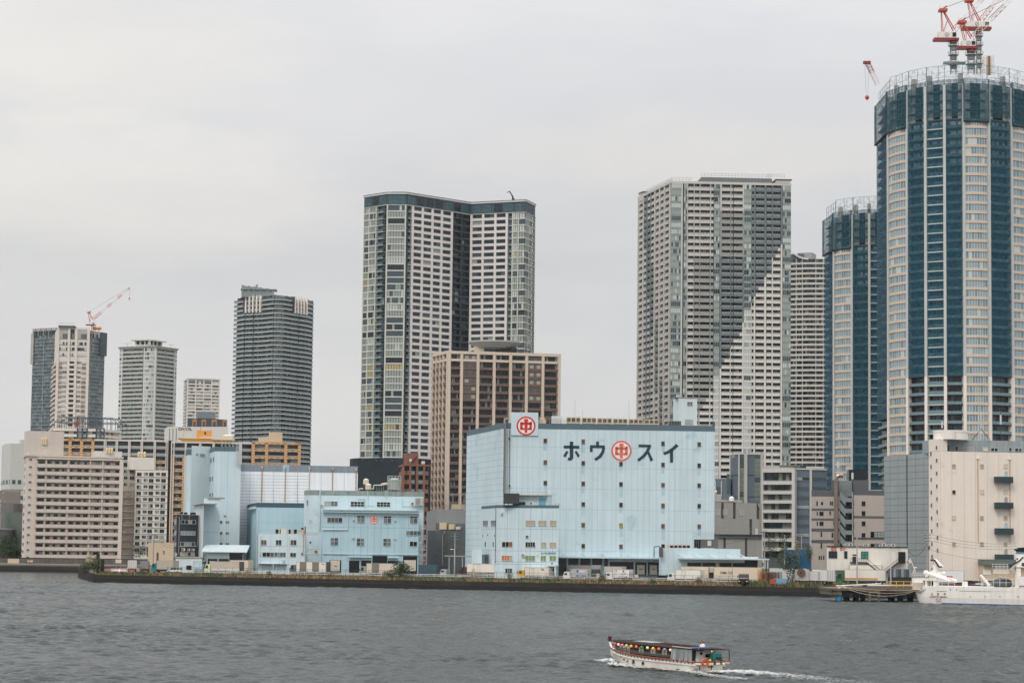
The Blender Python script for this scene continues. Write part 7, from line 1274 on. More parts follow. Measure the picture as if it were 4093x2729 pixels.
# ================================================================== yard: vehicles
def qY(u, off=0): return 620.5 / (1 + .4913 * (u - 2046.5) / 9550) + off
YA = math.atan2(-96,195.4)     # along the quay
glsv = mat('vehicle_glass', (34,44,50),.08,0); hl_ = mat('headlight', (210,212,206),.2,0); tl_ = mat('tail_light', (210,40,24),.4,0, emit=.25)
def wheel(root, x, y, r=.48):
    m_ = MB(); n_ = 16; ring = lambda rr, yy: [(x + rr * math.cos(2 * math.pi * i / n_), yy, r + rr * math.sin(2 * math.pi * i / n_)) for i in range(n_)]
    s_ = 1 if y > 0 else -1; m_.loft([ring(r, y - .13), ring(r, y + .13)], tyre); w_ = m_.build('wheel', root); m_ = MB(); m_.loft([ring(r * .55, y + s_ * .13), ring(r * .5, y + s_ * .16)], rim_); m_.build('rim', w_)
def truck(label, uv, Y, L, Hh, cabc, boxc, rz=None, cabl=2.0, W_=2.4, big=True, grp='trucks parked along the quay yard', box=True, feats=(), cat='truck', z=0, name='box_truck', rear=None, texts=()):
    """front at -x, near side -y"""
    p = P(uv, Y); t_ = thing(name, label, cat, (p.x, p.y, z), YA if rz is None else rz, grp); wr = .48 if big else .38; h0 = .95 if big else .75; ch = Hh * .76 if big else Hh * .72; x0 = -L / 2
    if cabc:
        cm = mat('paint_%d_%d_%d' % cabc, cabc, .35,.05,1); m_ = MB(); w2 = W_ / 2 - .04
        prof = [(x0,.4),(x0, h0 + .3),(x0 + .12, h0 + .55),(x0 + .32, ch - .25),(x0 + .5, ch),(x0 + cabl, ch),(x0 + cabl, .4)]
        m_.loft([[(a, s_ * w2, c) for a, c in prof] for s_ in (-1,1)], cm); cab = m_.build('cab', t_); m_ = MB()
        m_.loft([[(x0 + .1 - .03, y, h0 + .58),(x0 + .32 - .03, y, ch - .28)] + [(x0 + .36, y, ch - .28),(x0 + .15, y, h0 + .58)] for y in (-w2 + .12, w2 - .12)], glsv); m_.build('windscreen', cab)
        for s_ in (-1,1): m_ = MB(); q = [(x0 + .35, h0 + .6),(x0 + .55, ch - .3),(x0 + 1.25, ch - .3),(x0 + 1.25, h0 + .5)]; m_.loft([[(a, s_ * (w2 - .05), c) for a, c in q],[(a, s_ * (w2 + .02), c) for a, c in q]], glsv); m_.build('side_window', cab); m_ = MB(); m_.box((x0 - .05, s_ * (w2 + .12) - .05, h0 + .5),(x0 + .1, s_ * (w2 + .12) + .05, h0 + 1.15), tyre); m_.build('mirror', cab)
        m_ = MB(); m_.box((x0 - .06,-w2,.35),(x0 + .1, w2,.65), chs if big else cm); m_.box((x0 - .02,-w2 * .7, h0 - .1),(x0 + .02, w2 * .7, h0 + .25), chs); m_.build('bumper', cab)
        for s_ in (-1,1): m_ = MB(); m_.box((x0 - .08, s_ * w2 * .8 - .18,.5),(x0 - .03, s_ * w2 * .8 + .18,.68), hl_); m_.build('headlight', cab)
    else: cabl = 0
    m_ = MB(); m_.box((x0 + .6 if cabc else x0,-.45,.55),(L / 2,.45, h0), chs); m_.box((x0 + cabl + .9,-W_ / 2 + .05,.45),(L / 2 - 3.2 if L > 7 else L / 2 - 2,-W_ / 2 + .12, h0 - .1), chs); m_.build('chassis', t_)
    if box:
        bm_2 = mat('box_%d_%d_%d' % boxc, boxc, .5,.05,.6,.08, dirt=((150,136,116),.5,.68)); m_ = MB(); a = x0 + cabl + .15; m_.box((a, -W_ / 2, h0),(L / 2, W_ / 2, Hh), bm_2); bx_ = m_.build('cargo_box', t_); m_ = MB()
        for q in (a + .03, L / 2 - .1): m_.box((q - .05,-W_ / 2 - .02, h0),(q + .07,-W_ / 2, Hh), frame_g)
        m_.box((a, -W_ / 2 - .02, Hh - .08),(L / 2,-W_ / 2, Hh), frame_g); m_.box((a, -W_ / 2 - .02, h0),(L / 2,-W_ / 2, h0 + .1), frame_g); m_.build('edge_rails', bx_)
        m_ = MB(); rc = rear or boxc; rm_ = mat('rear_%d_%d_%d' % rc, rc, .6,.1,1); m_.box((L / 2,-W_ / 2, h0),(L / 2 + .03, W_ / 2, Hh), rm_); [m_.box((L / 2 + .03, y - .03, h0 + .1),(L / 2 + .07, y + .03, Hh - .1), frame_g) for y in (-.9,-.3,.3,.9)]; m_.build('rear_door', bx_)
        ln = L / 2 - a
        for f_ in feats:
            k = f_[0]
            if k == 'panel': m_ = MB(); q0, q1 = a + ln * f_[1], a + ln * f_[2]; m_.box((q0,-W_ / 2 - .03, h0 + .1),(q1,-W_ / 2, Hh - .1), f_[3]); [m_.box((q0 + (q1 - q0) * j / 6 - .02,-W_ / 2 - .05, h0 + .1),(q0 + (q1 - q0) * j / 6 + .02,-W_ / 2 - .03, Hh - .1), frame_g) for j in range(7)]; m_.build('side_panel', bx_)
            if k == 'door': m_ = MB(); q0, q1 = a + ln * f_[1], a + ln * f_[2]; [m_.box(*q, frame_g) for q in (((q0,-W_ / 2 - .03, h0 + .1),(q0 + .06,-W_ / 2, Hh - .2)),((q1 - .06,-W_ / 2 - .03, h0 + .1),(q1,-W_ / 2, Hh - .2)),((q0,-W_ / 2 - .03, Hh - .26),(q1,-W_ / 2, Hh - .2)),((q0 + (q1 - q0) * .6,-W_ / 2 - .04, h0 + .3),(q0 + (q1 - q0) * .62,-W_ / 2, Hh - .4)))]; m_.build('side_door', bx_)
            if k == 'stripe': m_ = MB(); q0, q1 = (a + ln * f_[4], a + ln * f_[5]) if len(f_) > 4 else (a, L / 2); m_.box((q0,-W_ / 2 - .025, h0 + (Hh - h0) * f_[1]),(q1,-W_ / 2, h0 + (Hh - h0) * f_[2]), f_[3]); m_.build('stripe', bx_)
            if k == 'reefer': m_ = MB(); m_.box((a - .45,-W_ / 2 + .2, Hh - .9),(a, W_ / 2 - .2, Hh + .05), frame_w); m_.build('cooling_unit', bx_)
            if k == 'ball': m_ = MB(); n_ = 18; q = a + ln * f_[1]; zz_ = h0 + (Hh - h0) * f_[2]; m_.loft([[(q + f_[3] * math.cos(2 * math.pi * i / n_), y, zz_ + f_[3] * math.sin(2 * math.pi * i / n_)) for i in range(n_)] for y in (-W_ / 2,-W_ / 2 - .03)], f_[4]); m_.build('globe_mark', bx_)
        for s, fx, fz, h_, mt_ in texts: o = text(None, None, s, None, 0,0, h_, mt_, bold=.02, thick=.01, parent=bx_, name='lettering'); o.location = (a + ln * fx, -W_ / 2 - .03, h0 + (Hh - h0) * fz); o.rotation_euler = (rad(90),0,0)
    m_ = MB(); [m_.box((L / 2 + .03, s_ * .95 - .16,.6),(L / 2 + .08, s_ * .95 + .16,.74), tl_) for s_ in (-1,1)]; m_.build('tail_light', t_)
    for x in ([x0 + 1.0] + ([x0 + 3.0] if L > 11 else []) if cabc else []) + ([L / 2 - 2.4, L / 2 - 1.2] if big else [L / 2 - 1.6]):
        for y in (-W_ / 2 + .18, W_ / 2 - .18): wheel(t_, x, y, wr)
    return t_
louv = mat('louvre_tan', (122,112,98),.6,.1,2); dkr = (58,64,70); lblu = mat('letter_blue', (34,66,130),.6,0); lw = mat('letter_white', (230,232,232),.6,0); bstr = mat('blue_stripe', (30,84,140),.6,0); bk = mat('black_stripe', (26,24,26),.6,0); globe = mat('globe_blue', (40,82,142),.5,.3,3)
truck('white box truck with red tail lights near the left end of the yard', C(1512,645),715,6.2,3.3,(200,204,202),(206,206,200), rz=-1.35)
truck('grey box truck seen from behind beside the white truck with red tail lights', C(1662,650),705,6.0,3.2,(120,124,126),(134,134,134), rz=-1.5, rear=(128,128,130))
truck('teal green cab truck with beige box left of the white estate car', C(1890,650), qY(660,22),8.6,3.5,(16,112,112),(176,164,150), rz=YA - .15)
def car(label, p, rz, colr, L=4.6, H_=1.6, grp='parked cars'):
    t_ = thing('parked_car', label, 'car', p, rz, grp); cm = mat('car_%d_%d_%d' % colr, colr, .25,.03); W_ = 1.75; m_ = MB()
    pr = [(-L / 2,.35),(-L / 2 + .05,.75),(-L / 2 + .9,.92),(L / 2 - .1,.95),(L / 2,.4)]; m_.loft([[(x, s_ * W_ / 2, z) for x, z in pr] for s_ in (-1,1)], cm); m_.build('body', t_); m_ = MB()
    rings_ = [[(x, y * W_ / 2, z) for x, z in ((-L / 2 + .85,.92),(-L / 2 + 1.65, H_),(L / 2 - .7, H_),(L / 2 - .12,.95))] for y in (-.92,.92)]; m_.loft(rings_, glsv); m_.build('windows', t_); m_ = MB(); m_.box((-L / 2 + 1.6,-.74, H_ - .02),(L / 2 - .65,.74, H_ + .05), cm)
    for x, x2 in ((-L / 2 + .85,-L / 2 + 1.65),(-.2,-.15),(1.0,1.02),(L / 2 - .12, L / 2 - .7)):
        for s_ in (-.82,.82): m_.tube((x, s_, .93),(x2, s_, H_),.04, cm, 4)
    m_.build('roof', t_)
    for x in (-L / 2 + .8, L / 2 - .9):
        for y in (-.8,.8): wheel(t_, x, y, .32)
    for s_ in (-.6,.6): m_ = MB(); m_.box((-L / 2 - .01, s_ - .2,.58),(-L / 2 + .06, s_ + .2,.72), hl_); m_.build('headlight', t_)
    return t_
p = P(C(2008,672), qY(700,16)); p.z = 0; car('white estate car parked behind the guard rail left of the covered truck', p, YA, (214,214,210))
truck('long truck with a beige tarpaulin box and pale yellow green cab', D(352,560), qY(896,20),11.8,3.5,(206,210,168),(188,174,160), rear=dkr, feats=(('stripe', 0,.27, mat('panel_pale', (206,196,184),.6,.05)),('reefer',)))
truck('cream container box half hidden behind the beige tarpaulin truck', D(520,470), qY(960,30),6.5,3.9, None, (208,192,168))
truck('white box truck with two louvred brown side panels and grey cab', D(1185,575), qY(1240,20),11.8,3.75,(96,96,98),(220,212,198), rear=dkr, feats=(('panel', .12,.34, louv),('panel', .54,.76, louv)), texts=(('(Sino)', .9,.8,.4, lblu),))
truck('beige box truck with one louvred panel and silver cab before the emblem office', D(1880,585), qY(1525,20),12.6,3.6,(150,146,142),(204,190,176), rear=dkr, feats=(('panel', .17,.38, louv),))
truck('long white refrigerated truck with a black bottom stripe and maroon cab', G(705,575), qY(1925,20),12.2,3.9,(82,36,34),(226,218,206), feats=(('stripe', .12,.2, bk),('stripe', .0,.05, bk),('door', .2,.4),('reefer',)))
truck('small silver truck with dark flat bed waiting in the dark gap', G(345,560), qY(1800,42),5.5,2.9,(176,178,176),(70,70,72), big=False, box=False)
truck('pale grey parcel box truck mostly hidden behind the yellow cab truck', G(1140,545), qY(2078,36),6.5,3.3, None, (176,180,184), feats=(('stripe', 0,.3, bstr),('ball', .75,.8,.3, globe)), texts=(('CNG', .35,.62,1.0, lw),))
truck('white box truck with a mustard yellow cab in front of the office annex', G(1315,578), qY(2140,18),9.3,3.15,(206,150,40),(220,210,196), W_=2.3, feats=(('door', .2,.38),), texts=(('NL', .74,.75,.75, lblu),))
truck('small grey parcel truck lettered hybrid with a white cab', G(1795,592), qY(2306,16),7.2,2.95,(216,214,208),(176,174,170), big=False, W_=2.1, feats=(('ball', .42,.72,.34, globe),('stripe', .06,.24, bstr, .62,.92),('stripe', .06,.24, globe, .32,.5)), texts=(('HYBRID', .64,.68,.5, lw),('S', .08,.82,.5, lblu)))
truck('dark navy lorry parked nose out under the loading canopy', G(2020,590), qY(2385,40),9,3.8,(30,44,64),(150,152,150), rz=1.45)
truck('grey box trailer standing deep under the dark loading canopy', G(1850,500), qY(2325,46),7.5,3.75, None, (150,146,140))
truck('white parcel box truck with blue and black lettering left of the green gate', H(195,545), qY(2475,15),7.0,2.95,(218,218,212),(224,218,208), big=False, W_=2.1, feats=(('stripe', .06,.2, bstr, .68,.86),('ball', .62,.78,.24, globe),('door', .08,.2)), texts=(('SAGAWA', .48,.13,.4, lblu),('S', .22,.82,.5, lblu),('ASO 佐川急便', .62,.5,.26, lblu)))
truck('grey parcel trailer behind the white parcel truck, marked with a dark L', H(150,480), qY(2450,34),5.6,3.6, None, (186,182,174), texts=(('L', .8,.7,.5, lblu),))
truck('plain white box truck with white cab parked before the low blue annex', H(890,560), qY(2740,14),9.2,3.15,(214,214,208),(226,220,210), big=False, W_=2.3, feats=(('door', .24,.4),))
def reefer(label, c0, Y, L, txt, rz, cf=H, grp='refrigerated containers on trailers'):
    t_ = truck(label, c0, Y, L, 3.95, None, (214,200,178), rz=rz, name='container_trailer', cat='container trailer', grp=grp, texts=txt); cb = t_.children[1]; m_ = MB()
    m_.box((L / 2 + .03,-1.0,1.2),(L / 2 + .1,1.0,2.4), g_black); m_.box((L / 2 + .1,-.8,1.7),(L / 2 + .14,.1,2.0), frame_d); m_.box((L / 2 + .03,-1.05,2.5),(L / 2 + .08,1.05,3.8), mat('reefer_white', (216,204,186),.6,.1,1)); m_.box((L / 2 + .08,.4,3.1),(L / 2 + .1,.7,3.3), mat('warning_orange', (226,140,40),.6,0)); m_.box((L / 2 + .03,-1.18,1.0),(L / 2 + .1,-1.08,3.9), rust)
    m_.build('refrigeration_end', cb or t_); m_ = MB(); [m_.box((-L / 2 + .3 + k * .55,-1.225,1.0),(-L / 2 + .42 + k * .55,-1.2,3.85), mat('container_rib', (204,190,168),.6,.1)) for k in range(int(L / .55))]; m_.build('side_ribs', cb or t_); return t_
reefer('cream refrigerated container on a trailer backed into the annex, blue letters half hidden', H(1010,560),618,9.5,(('GIBA', .42,.62,1.1, mat('cyan_letter', (40,140,176),.6,0)),),-.75)
reefer('cream container with black CMA CGM letters backed into the yellow framed bay', H(1375,560),612,9.5,(('CMA CGM', .42,.5,.9, ink),),-.5)
reefer('cream container with rusty edge, rightmost of the loading annex', H(1545,560),608,8,(),-.4)
truck('maroon lorry cab nose out between the cream containers', H(1505,570),594,5.5,3.2,(62,28,26),(60,30,28), rz=1.35, box=False)
truck('white trailer with a round rusty fan on its rear, right of the bush', H(2095,560),592,7,3.7,(150,150,150),(186,182,174), rz=-1.45, feats=()); tr9 = bpy.context.scene.objects
m_ = MB(); pf = P(H(2096,490),588.2); m_.cyl((0,0),1.05,-.05,.1, mat('rust_fan', (104,78,62),.8,.3,3),20); m_.cyl((0,0),.3,.1,.16, frame_d, 10); o = m_.build('round_fan'); o.location = pf; o.rotation_euler = (rad(90),0,0); tag(o, 'round rusty fan guard mounted behind the trailer doors near the round bush', 'fan')
truck('black truck cab next to the silver lorry at the right end of the yard', H(2205,560),590,7.5,3.3,(26,28,32),(204,200,194), rz=-.95)
truck('silver lorry with rounded cab beside the white dockside office', H(2300,560),588,8,3.7,(172,174,176),(214,212,208), rz=-1.0)
truck('white box truck with red yellow green swoosh and a dark green cab behind the pier', Rc(1030,940),602,12.4,3.75,(40,92,54),(222,216,206), rz=-.12, feats=(('stripe', .2,.25, mat('sw_red', (210,60,40),.6,0),.0,.8),('stripe', .14,.19, mat('sw_yellow', (232,170,50),.6,0),.0,.8),('stripe', .08,.13, mat('sw_green', (70,120,60),.6,0),.0,.8)))
truck('white box container lying above the swoosh truck roof line', Rc(1100,745),606,8.4,4.9, None, (220,212,202), rz=-.05)
truck('white box truck with a red mark on its side behind the moored ship', O(935,1040),585,6.6,3.9, None, (222,222,222), rz=-.05, texts=(('P', .25,.35,1.1, mat('red_letter', (196,52,48),.6,0)),))
for i, (x, lab, cc) in enumerate(((1395, 'white car seen above the deck rail of the moored ship', (206,208,206)),(1255, 'dark car behind the moored ship deck', (46,48,52)),(1690, 'silver car behind the white crane post of the ship', (150,156,164)))): p = P(O(x, 1040),582); p.z = 0; car(lab, p, -.1 - i * .2, cc, 4.4,1.5)
# ================================================================== rail, fence, poles, clutter
t_ = thing('guard_rail', 'long white two beam guard rail along the truck yard', 'guard rail', (0,620,0)); fr1 = Face(Vector((-92, quay(-92) + 8)), Vector((62, quay(62) + 8))); oo = Vector((0,620,0)); m_ = MB()
for z in (.45,.85): fr1.box(m_, 0, fr1.len, z, z + .16,0,.12, mat('rail_white', (214,214,208),.5,.1))
m_.build('beam', t_, oo)
for i in range(0, int(fr1.len / 4) + 1): m_ = MB(); fr1.box(m_, i * 4, i * 4 + .14,0,1.05,-.2,-.02, frame_w); m_.build('post', t_, oo)
t_ = thing('mesh_fence', 'thin green mesh fence in front of the white guard rail', 'fence', (0,618,0)); grn = mat('fence_green', (34,74,64),.6,.1); fr2 = Face(Vector((-96, quay(-96) + 6.3)), Vector((58, quay(58) + 6.3))); oo = Vector((0,618,0)); m_ = MB()
for z in (.1,1.75): fr2.box(m_, 0, fr2.len, z, z + .05,0,.05, grn)
k = 0
while k < fr2.len: fr2.box(m_, k, k + .015,.1,1.75,.01,.03, grn); k += .3
m_.build('mesh_panel', t_, oo)
for i in range(int(fr2.len / 2.4) + 1): m_ = MB(); fr2.box(m_, i * 2.4, i * 2.4 + .07,-.2,1.85,-.03,.04, grn); m_.build('post', t_, oo)
t_ = thing('yard_gate', 'green double gate with a white notice right of the parcel truck', 'gate', P(H(440,580), qY(2568,8))); t_.location.z = 0; t_.rotation_euler.z = YA
for s_ in (-1,1): m_ = MB(); [m_.box(*q, grn) for q in (((s_ * 1.9 - 1.8,0,.1),(s_ * 1.9 + 1.8,.05,.2)),((s_ * 1.9 - 1.8,0,1.9),(s_ * 1.9 + 1.8,.05,2.0)),((s_ * 1.9 - 1.85,0,0),(s_ * 1.9 - 1.75,.06,2.1)),((s_ * 1.9 + 1.75,0,0),(s_ * 1.9 + 1.85,.06,2.1)))]; [m_.box((s_ * 1.9 - 1.8 + i * .3,.02,.1),(s_ * 1.9 - 1.78 + i * .3,.04,1.9), grn) for i in range(13)]; m_.build('leaf', t_)
m_ = MB(); m_.box((-2.2,-.05,1.1),(-1.2,-.01,1.7), frame_w); m_.build('notice', t_)
def pole(label, cf, x, y0, Y, h, arms=3, tr=True, z=0):
    p = P(cf(x, y0), Y); t_ = thing('utility_pole', label, 'utility pole', (p.x, p.y, z),.3, 'utility poles'); m_ = MB(); m_.tube((0,0,0),(0,0, h),.2, conc, 8,.13); m_.build('post', t_)
    for i in range(arms): m_ = MB(); m_.box((-1.0,-.05, h - .5 - i * .8),(1.0,.05, h - .4 - i * .8), frame_d); [m_.tube((q, 0, h - .4 - i * .8),(q, 0, h - .18 - i * .8),.05, frame_w, 5) for q in (-.9,-.4,.4,.9)]; m_.build('crossarm', t_)
    if tr: m_ = MB(); m_.cyl((.45,0),.32, h - 4.2, h - 3.2, conc_d, 10); m_.build('transformer', t_)
    return Vector((p.x, p.y, h + z))
def hgt(cf, x, y, Y): return P(cf(x, y), Y).z
w_tops = [pole('utility pole with a tangle of cables before the dark grey wall', Y2,1782,1445,672, hgt(Y2,1785,975,672)), pole('utility pole left of the dark four storey office', C, 1755,580,745, hgt(C, 1765,235,745),2, False),
 pole('utility pole before the seven balcony block, leftmost of three', Lc, 617,1190,690, hgt(Lc, 620,890,690),2, False), pole('utility pole in the middle of the balcony block, with a transformer', Lc, 812,1190,690, hgt(Lc, 812,930,690),2), pole('utility pole before the blue grey panelled office', Lc, 973,1190,690, hgt(Lc, 973,925,690),1, False),
 pole('utility pole with a grey transformer at the left corner of the cream warehouse', M, 955,1200,622, hgt(M, 945,900,622),3), pole('bare pole in front of the white dockside office', Rc, 965,900,598, hgt(Rc, 968,165,598),0, False)]
def wire(a, c, sag, n=8): return [a.lerp(c, i / n) - Vector((0,0, sag * 4 * (i / n) * (1 - i / n))) for i in range(n + 1)]
cw2 = mat('cable', (38,40,42),.7,0); m_ = MB()
far = lambda cf, x, y, Y: P(cf(x, y), Y)
for a, c, s_ in [(w_tops[0], far(Y2,1555,960,690),.8),(w_tops[0] - Vector((0,0,1)), far(Y2,1540,1040,690),1.2),(w_tops[0] - Vector((0,0,1)), far(Y2,1545,1140,690),1.5),(w_tops[0], far(Y2,1905,1010,690),.5),(w_tops[0] - Vector((0,0,2)), far(Y2,1905,1090,690),.4),(w_tops[0] - Vector((0,0,4)), far(Y2,1905,1195,690),.4),(w_tops[0] - Vector((0,0,4)), far(Y2,1545,1190,690),.8)]: m_.path(wire(a, c, s_),.035, cw2,3)
o = m_.build('overhead_cables', None, w_tops[0]); tag(o, 'tangled black cables round the pole in the dark gap', 'cables'); m_ = MB()
for k in range(3): m_.path(wire(w_tops[5] - Vector((0,0, k * .8)), far(M, 1700,985 + k * 22,610),1.0),.03, cw2,3); m_.path(wire(w_tops[5] - Vector((0,0,1 + k)), far(M, 640,1020 + k * 10,600),1.2),.03, cw2,3)
m_.path(wire(w_tops[5] - Vector((0,0,2.5)), far(M, 790,1040,604),2.2),.06, cw2,4); m_.path(wire(w_tops[5] - Vector((0,0,4)), far(M, 1620,1130,610),.8),.03, cw2,3); o = m_.build('overhead_cables', None, w_tops[5]); tag(o, 'black cables strung across the cream warehouse and white office', 'cables'); m_ = MB()
for a, c in zip(w_tops[2:4], w_tops[3:5]): [m_.path(wire(a - Vector((0,0, k * .8)), c - Vector((0,0, k * .8)),.8),.035, cw2,3) for k in range(3)]
m_.path(wire(w_tops[2], far(Lc, 190,1020,690),1),.035, cw2,3); m_.path(wire(w_tops[4], far(Lc, 1215,1010,680),1),.035, cw2,3); o = m_.build('overhead_cables', None, w_tops[3]); tag(o, 'black cables between the three poles before the balcony block', 'cables'); m_ = MB()
for k in range(4): m_.path(wire(w_tops[1] - Vector((0,0, k * .6)), far(C, 1400 + 0 * k, 262 + k * 26,760),.8),.035, cw2,3); m_.path(wire(w_tops[1] - Vector((0,0, k * .6)), far(C, 1990,310 + k * 30,735),.6),.035, cw2,3)
o = m_.build('overhead_cables', None, w_tops[1]); tag(o, 'black cables running from the pole beside the tan building', 'cables')
def lamp(label, cf, x, y0, y1, Y, side=-1):
    p = P(cf(x, y0), Y); h = hgt(cf, x, y1, Y) - p.z; t_ = thing('street_lamp', label, 'street lamp', p, 0, 'white street lamps'); m_ = MB(); m_.path([(0,0,0),(0,0, h * .9),(side * .15,0, h * .98),(side * .7,0, h)],.09, frame_w, 6); m_.build('post', t_); m_ = MB(); m_.ball((side * .9,0, h),.16, frame_w, 8, sx=2); m_.build('lamp_head', t_)
lamp('tall white lamp post standing on the pier by the ship stern', Rc, 1543,1035,405,535,-1); lamp('curved white lamp on the pole before the white office', Rc, 958,700,520,597,-1); lamp('white lamp arm near the pole in the dark gap', Y2,1782,1330,1160,668,-1); lamp('small white lamp by the blue hoarding behind the pallets', Lc, 815,1190,1140,680,1)
# steel posts at the left tip, orange fence, planks
for i, (x, y0, y1, lab) in enumerate(((1122,590,460, 'taller of two black steel posts at the left tip of the yard'),(1174,630,535, 'shorter black steel post at the left tip of the yard'),(1803,600,460, 'rusty brown post beside the teal truck'))): p = P(C(x, y0),(684,682,735)[i]); m_ = MB(); m_.cyl((p.x, p.y),.5 if i < 2 else .35,-.6, hgt(C, x, y1,(684,682,735)[i]), rust if i < 2 else bt, 12); m_.cyl((p.x, p.y),.2, hgt(C, x, y1,(684,682,735)[i]), hgt(C, x, y1,(684,682,735)[i]) + .3, rust, 8); o = m_.build('steel_post', None, (p.x, p.y, 0)); tag(o, lab, 'post')
t_ = thing('barrier', 'orange plastic barrier fence among the weeds at the left tip', 'barrier', P(C(1375,655),680)); t_.location.z = 0; t_.rotation_euler.z = YA; m_ = MB(); orf = mat('barrier_orange', (176,84,56),.6,.1,2)
for k in range(4):
    a = -5.5 + k * 2.8
    for q in range(7): m_.box((a + q * .35,0,0),(a + q * .35 + .09,.05,1.1), orf)
    m_.box((a, 0,.3),(a + 2.2,.06,.42), orf); m_.box((a, 0,.9),(a + 2.2,.06,1.02), orf)
m_.build('panel', t_); m_ = MB(); m_.box((-3,-.1,.2),(-2.3,-.04,1.0), frame_w); m_.build('sign_plate', t_)
p = P(C(1350,640),690); m_ = MB(); m_.hexa([(p.x - 2, p.y, 0),(p.x + 3, p.y - 2,0),(p.x + 3, p.y, 0),(p.x - 2, p.y + 2,0),(p.x - 1.5, p.y + .5,.8),(p.x + 2.5, p.y - 1.5,.9),(p.x + 2.5, p.y - .8,.9),(p.x - 1.5, p.y + 1.2,.8)], wht); o = m_.build('covered_stack', None, (p.x, p.y, 0)); tag(o, 'stack under a white sheet behind the orange barrier', 'stack')
for i, (cf, x, y0, y1, w_, h_, m2, lab) in enumerate(((G, 607,605,492,.95,1.5, tan, 'small beige notice board in front of the long white truck'),(G, 2037,620,548,.9,1.2, tan, 'small tan notice board in front of the navy lorry'),(C, 1355,620,535,2.0,.8, dc, 'white topped sign on a thin post behind the orange barrier'))): Yb = (qY(1890,6), qY(2390,5),690)[i]; p = P(cf(x, y0), Yb); t_ = thing('notice_board', lab, 'sign', (p.x, p.y, -.3), YA); z1_ = hgt(cf, x, y1, Yb) + .3; m_ = MB(); m_.box((-w_ / 2,0, z1_ - h_),(w_ / 2,.06, z1_), m2); m_.build('board', t_); m_ = MB(); [m_.box((q - .04,.06,0),(q + .04,.12, z1_), frame_g) for q in (-w_ * .35, w_ * .35)]; m_.build('post', t_)
# pallets, containers, hoarding
plw = [mat('pallet_orange', (196,116,62),.8,.15,1), mat('pallet_green', (40,106,72),.7,.15,1), mat('pallet_brown', (104,72,54),.85,.2,1), mat('pallet_grey', (72,74,76),.85,.2,1)]
def pallets(label, cf, x, y, Y, n, m2, w_=1.1, grp='pallet stacks at the right of the yard'):
    p = P(cf(x, y), Y); t_ = thing('pallet_stack', label, 'pallets', (p.x, p.y, 0), R.uniform(-.3,.1), grp)
    for k in range(n):
        m_ = MB(); dx = R.uniform(-.04,.04); z = k * .15; [m_.box((dx - w_ / 2,-w_ / 2 + q, z),(dx + w_ / 2,-w_ / 2 + q + .12, z + .03), m2) for q in (0, w_ * .45, w_ - .12)]; [m_.box((dx - w_ / 2 + q, -w_ / 2, z + .03),(dx - w_ / 2 + q + .1, w_ / 2, z + .12), m2) for q in (0, w_ / 2 - .05, w_ - .1)]; m_.box((dx - w_ / 2,-w_ / 2, z + .115),(dx + w_ / 2, w_ / 2, z + .13), m2); m_.build('pallet', t_)
for i, (x, n, c_, y) in enumerate(((1668,24,0,565),(1700,22,0,560),(1725,25,1,540),(1745,20,0,560),(1765,18,2,560),(1800,20,2,540),(1835,19,3,540),(1870,20,2,540),(1985,8,2,565),(2010,9,2,565),(2030,8,3,560))): pallets(('tall orange', 'orange', 'green topped', 'second orange', 'brown', 'brown rusty', 'grey black', 'reddish brown', 'low brown', 'low dark brown', 'low grey')[i] + ' pallet stack, number %s from the left beside the cream containers' % 'one two three four five six seven eight nine ten eleven'.split()[i], H, x, y, 604 - i * .6, n, plw[c_],1.25)
def crate(label, cf, x, y, Y, sz, m2, cat='container', nm='container', z=0, ribs=True):
    p = P(cf(x, y), Y); t_ = thing(nm, label, cat, (p.x, p.y, z), YA * .6); a, c, h = sz; m_ = MB(); m_.box((-a / 2,-c / 2,0),(a / 2, c / 2, h), m2); m_.build('body', t_)
    if ribs: m_ = MB(); [m_.box((-a / 2 + a * k / 10 - .04,-c / 2 - .06,.05),(-a / 2 + a * k / 10 + .04,-c / 2, h - .05), m2) for k in range(11)]; m_.build('ribs', t_)
    return t_
crate('pale blue low skip among the pallets', H, 1885,570,590,(3.0,2,1.4), mat('skip_blue', (120,160,180),.6,.1,1), 'skip', 'skip'); crate('orange red drum crate beside the pale blue skip', H, 1808,572,590,(1.4,1.2,1.3), orf, 'crate', 'crate'); crate('black waste container between the green gate and the white truck', H, 680,560, qY(2660,14),(3.6,1.8,1.6), g_black, 'waste container', 'waste_container'); crate('long grey white trailer roof behind the round bush', H, 1960,470,606,(9,2.4,3.8), frame_w)
crate('blue site hoarding behind the pallet yard', Lc, 940,1190,668,(7,.5, hgt(Lc, 920,1075,668)), mat('hoarding_blue', (28,84,122),.7,.15,.8), 'hoarding', 'hoarding'); crate('dark blue green cage of gas bottles right of the emblem office', Y2,1490,1440, qY(1712,26),(5,2,3.3), mat('cage_blue', (58,84,96),.6,.3,2), 'cage', 'cage')
crate('long wall of dark scrap stacks under a grey white sheet behind the pallets', Lc, 1010,1245,640,(9.5,2,2.6), plw[3], 'stack', 'stack'); crate('row of rusty brown steel racks on top of the scrap wall', Lc, 1080,1245,642,(7,1.6,3.3), plw[2], 'rack', 'rack')
t_ = thing('concrete_flood_wall', 'long stained concrete flood wall before the beige apartment slab', 'wall', (-200,955,0)); oo = Vector((-200,955,0)); fw = Face(Vector((-420,982)), Vector((-118,946))); m_ = MB(); fw.box(m_, 0, fw.len, 0,2.4,-.5,0, mat('flood_wall', (96,90,84),.9,.25,.3,.25)); m_.build('wall', t_, oo); m_ = MB(); fw.box(m_, 0, fw.len, 2.4,2.6,-.6,.1, g_black); m_.build('coping', t_, oo)
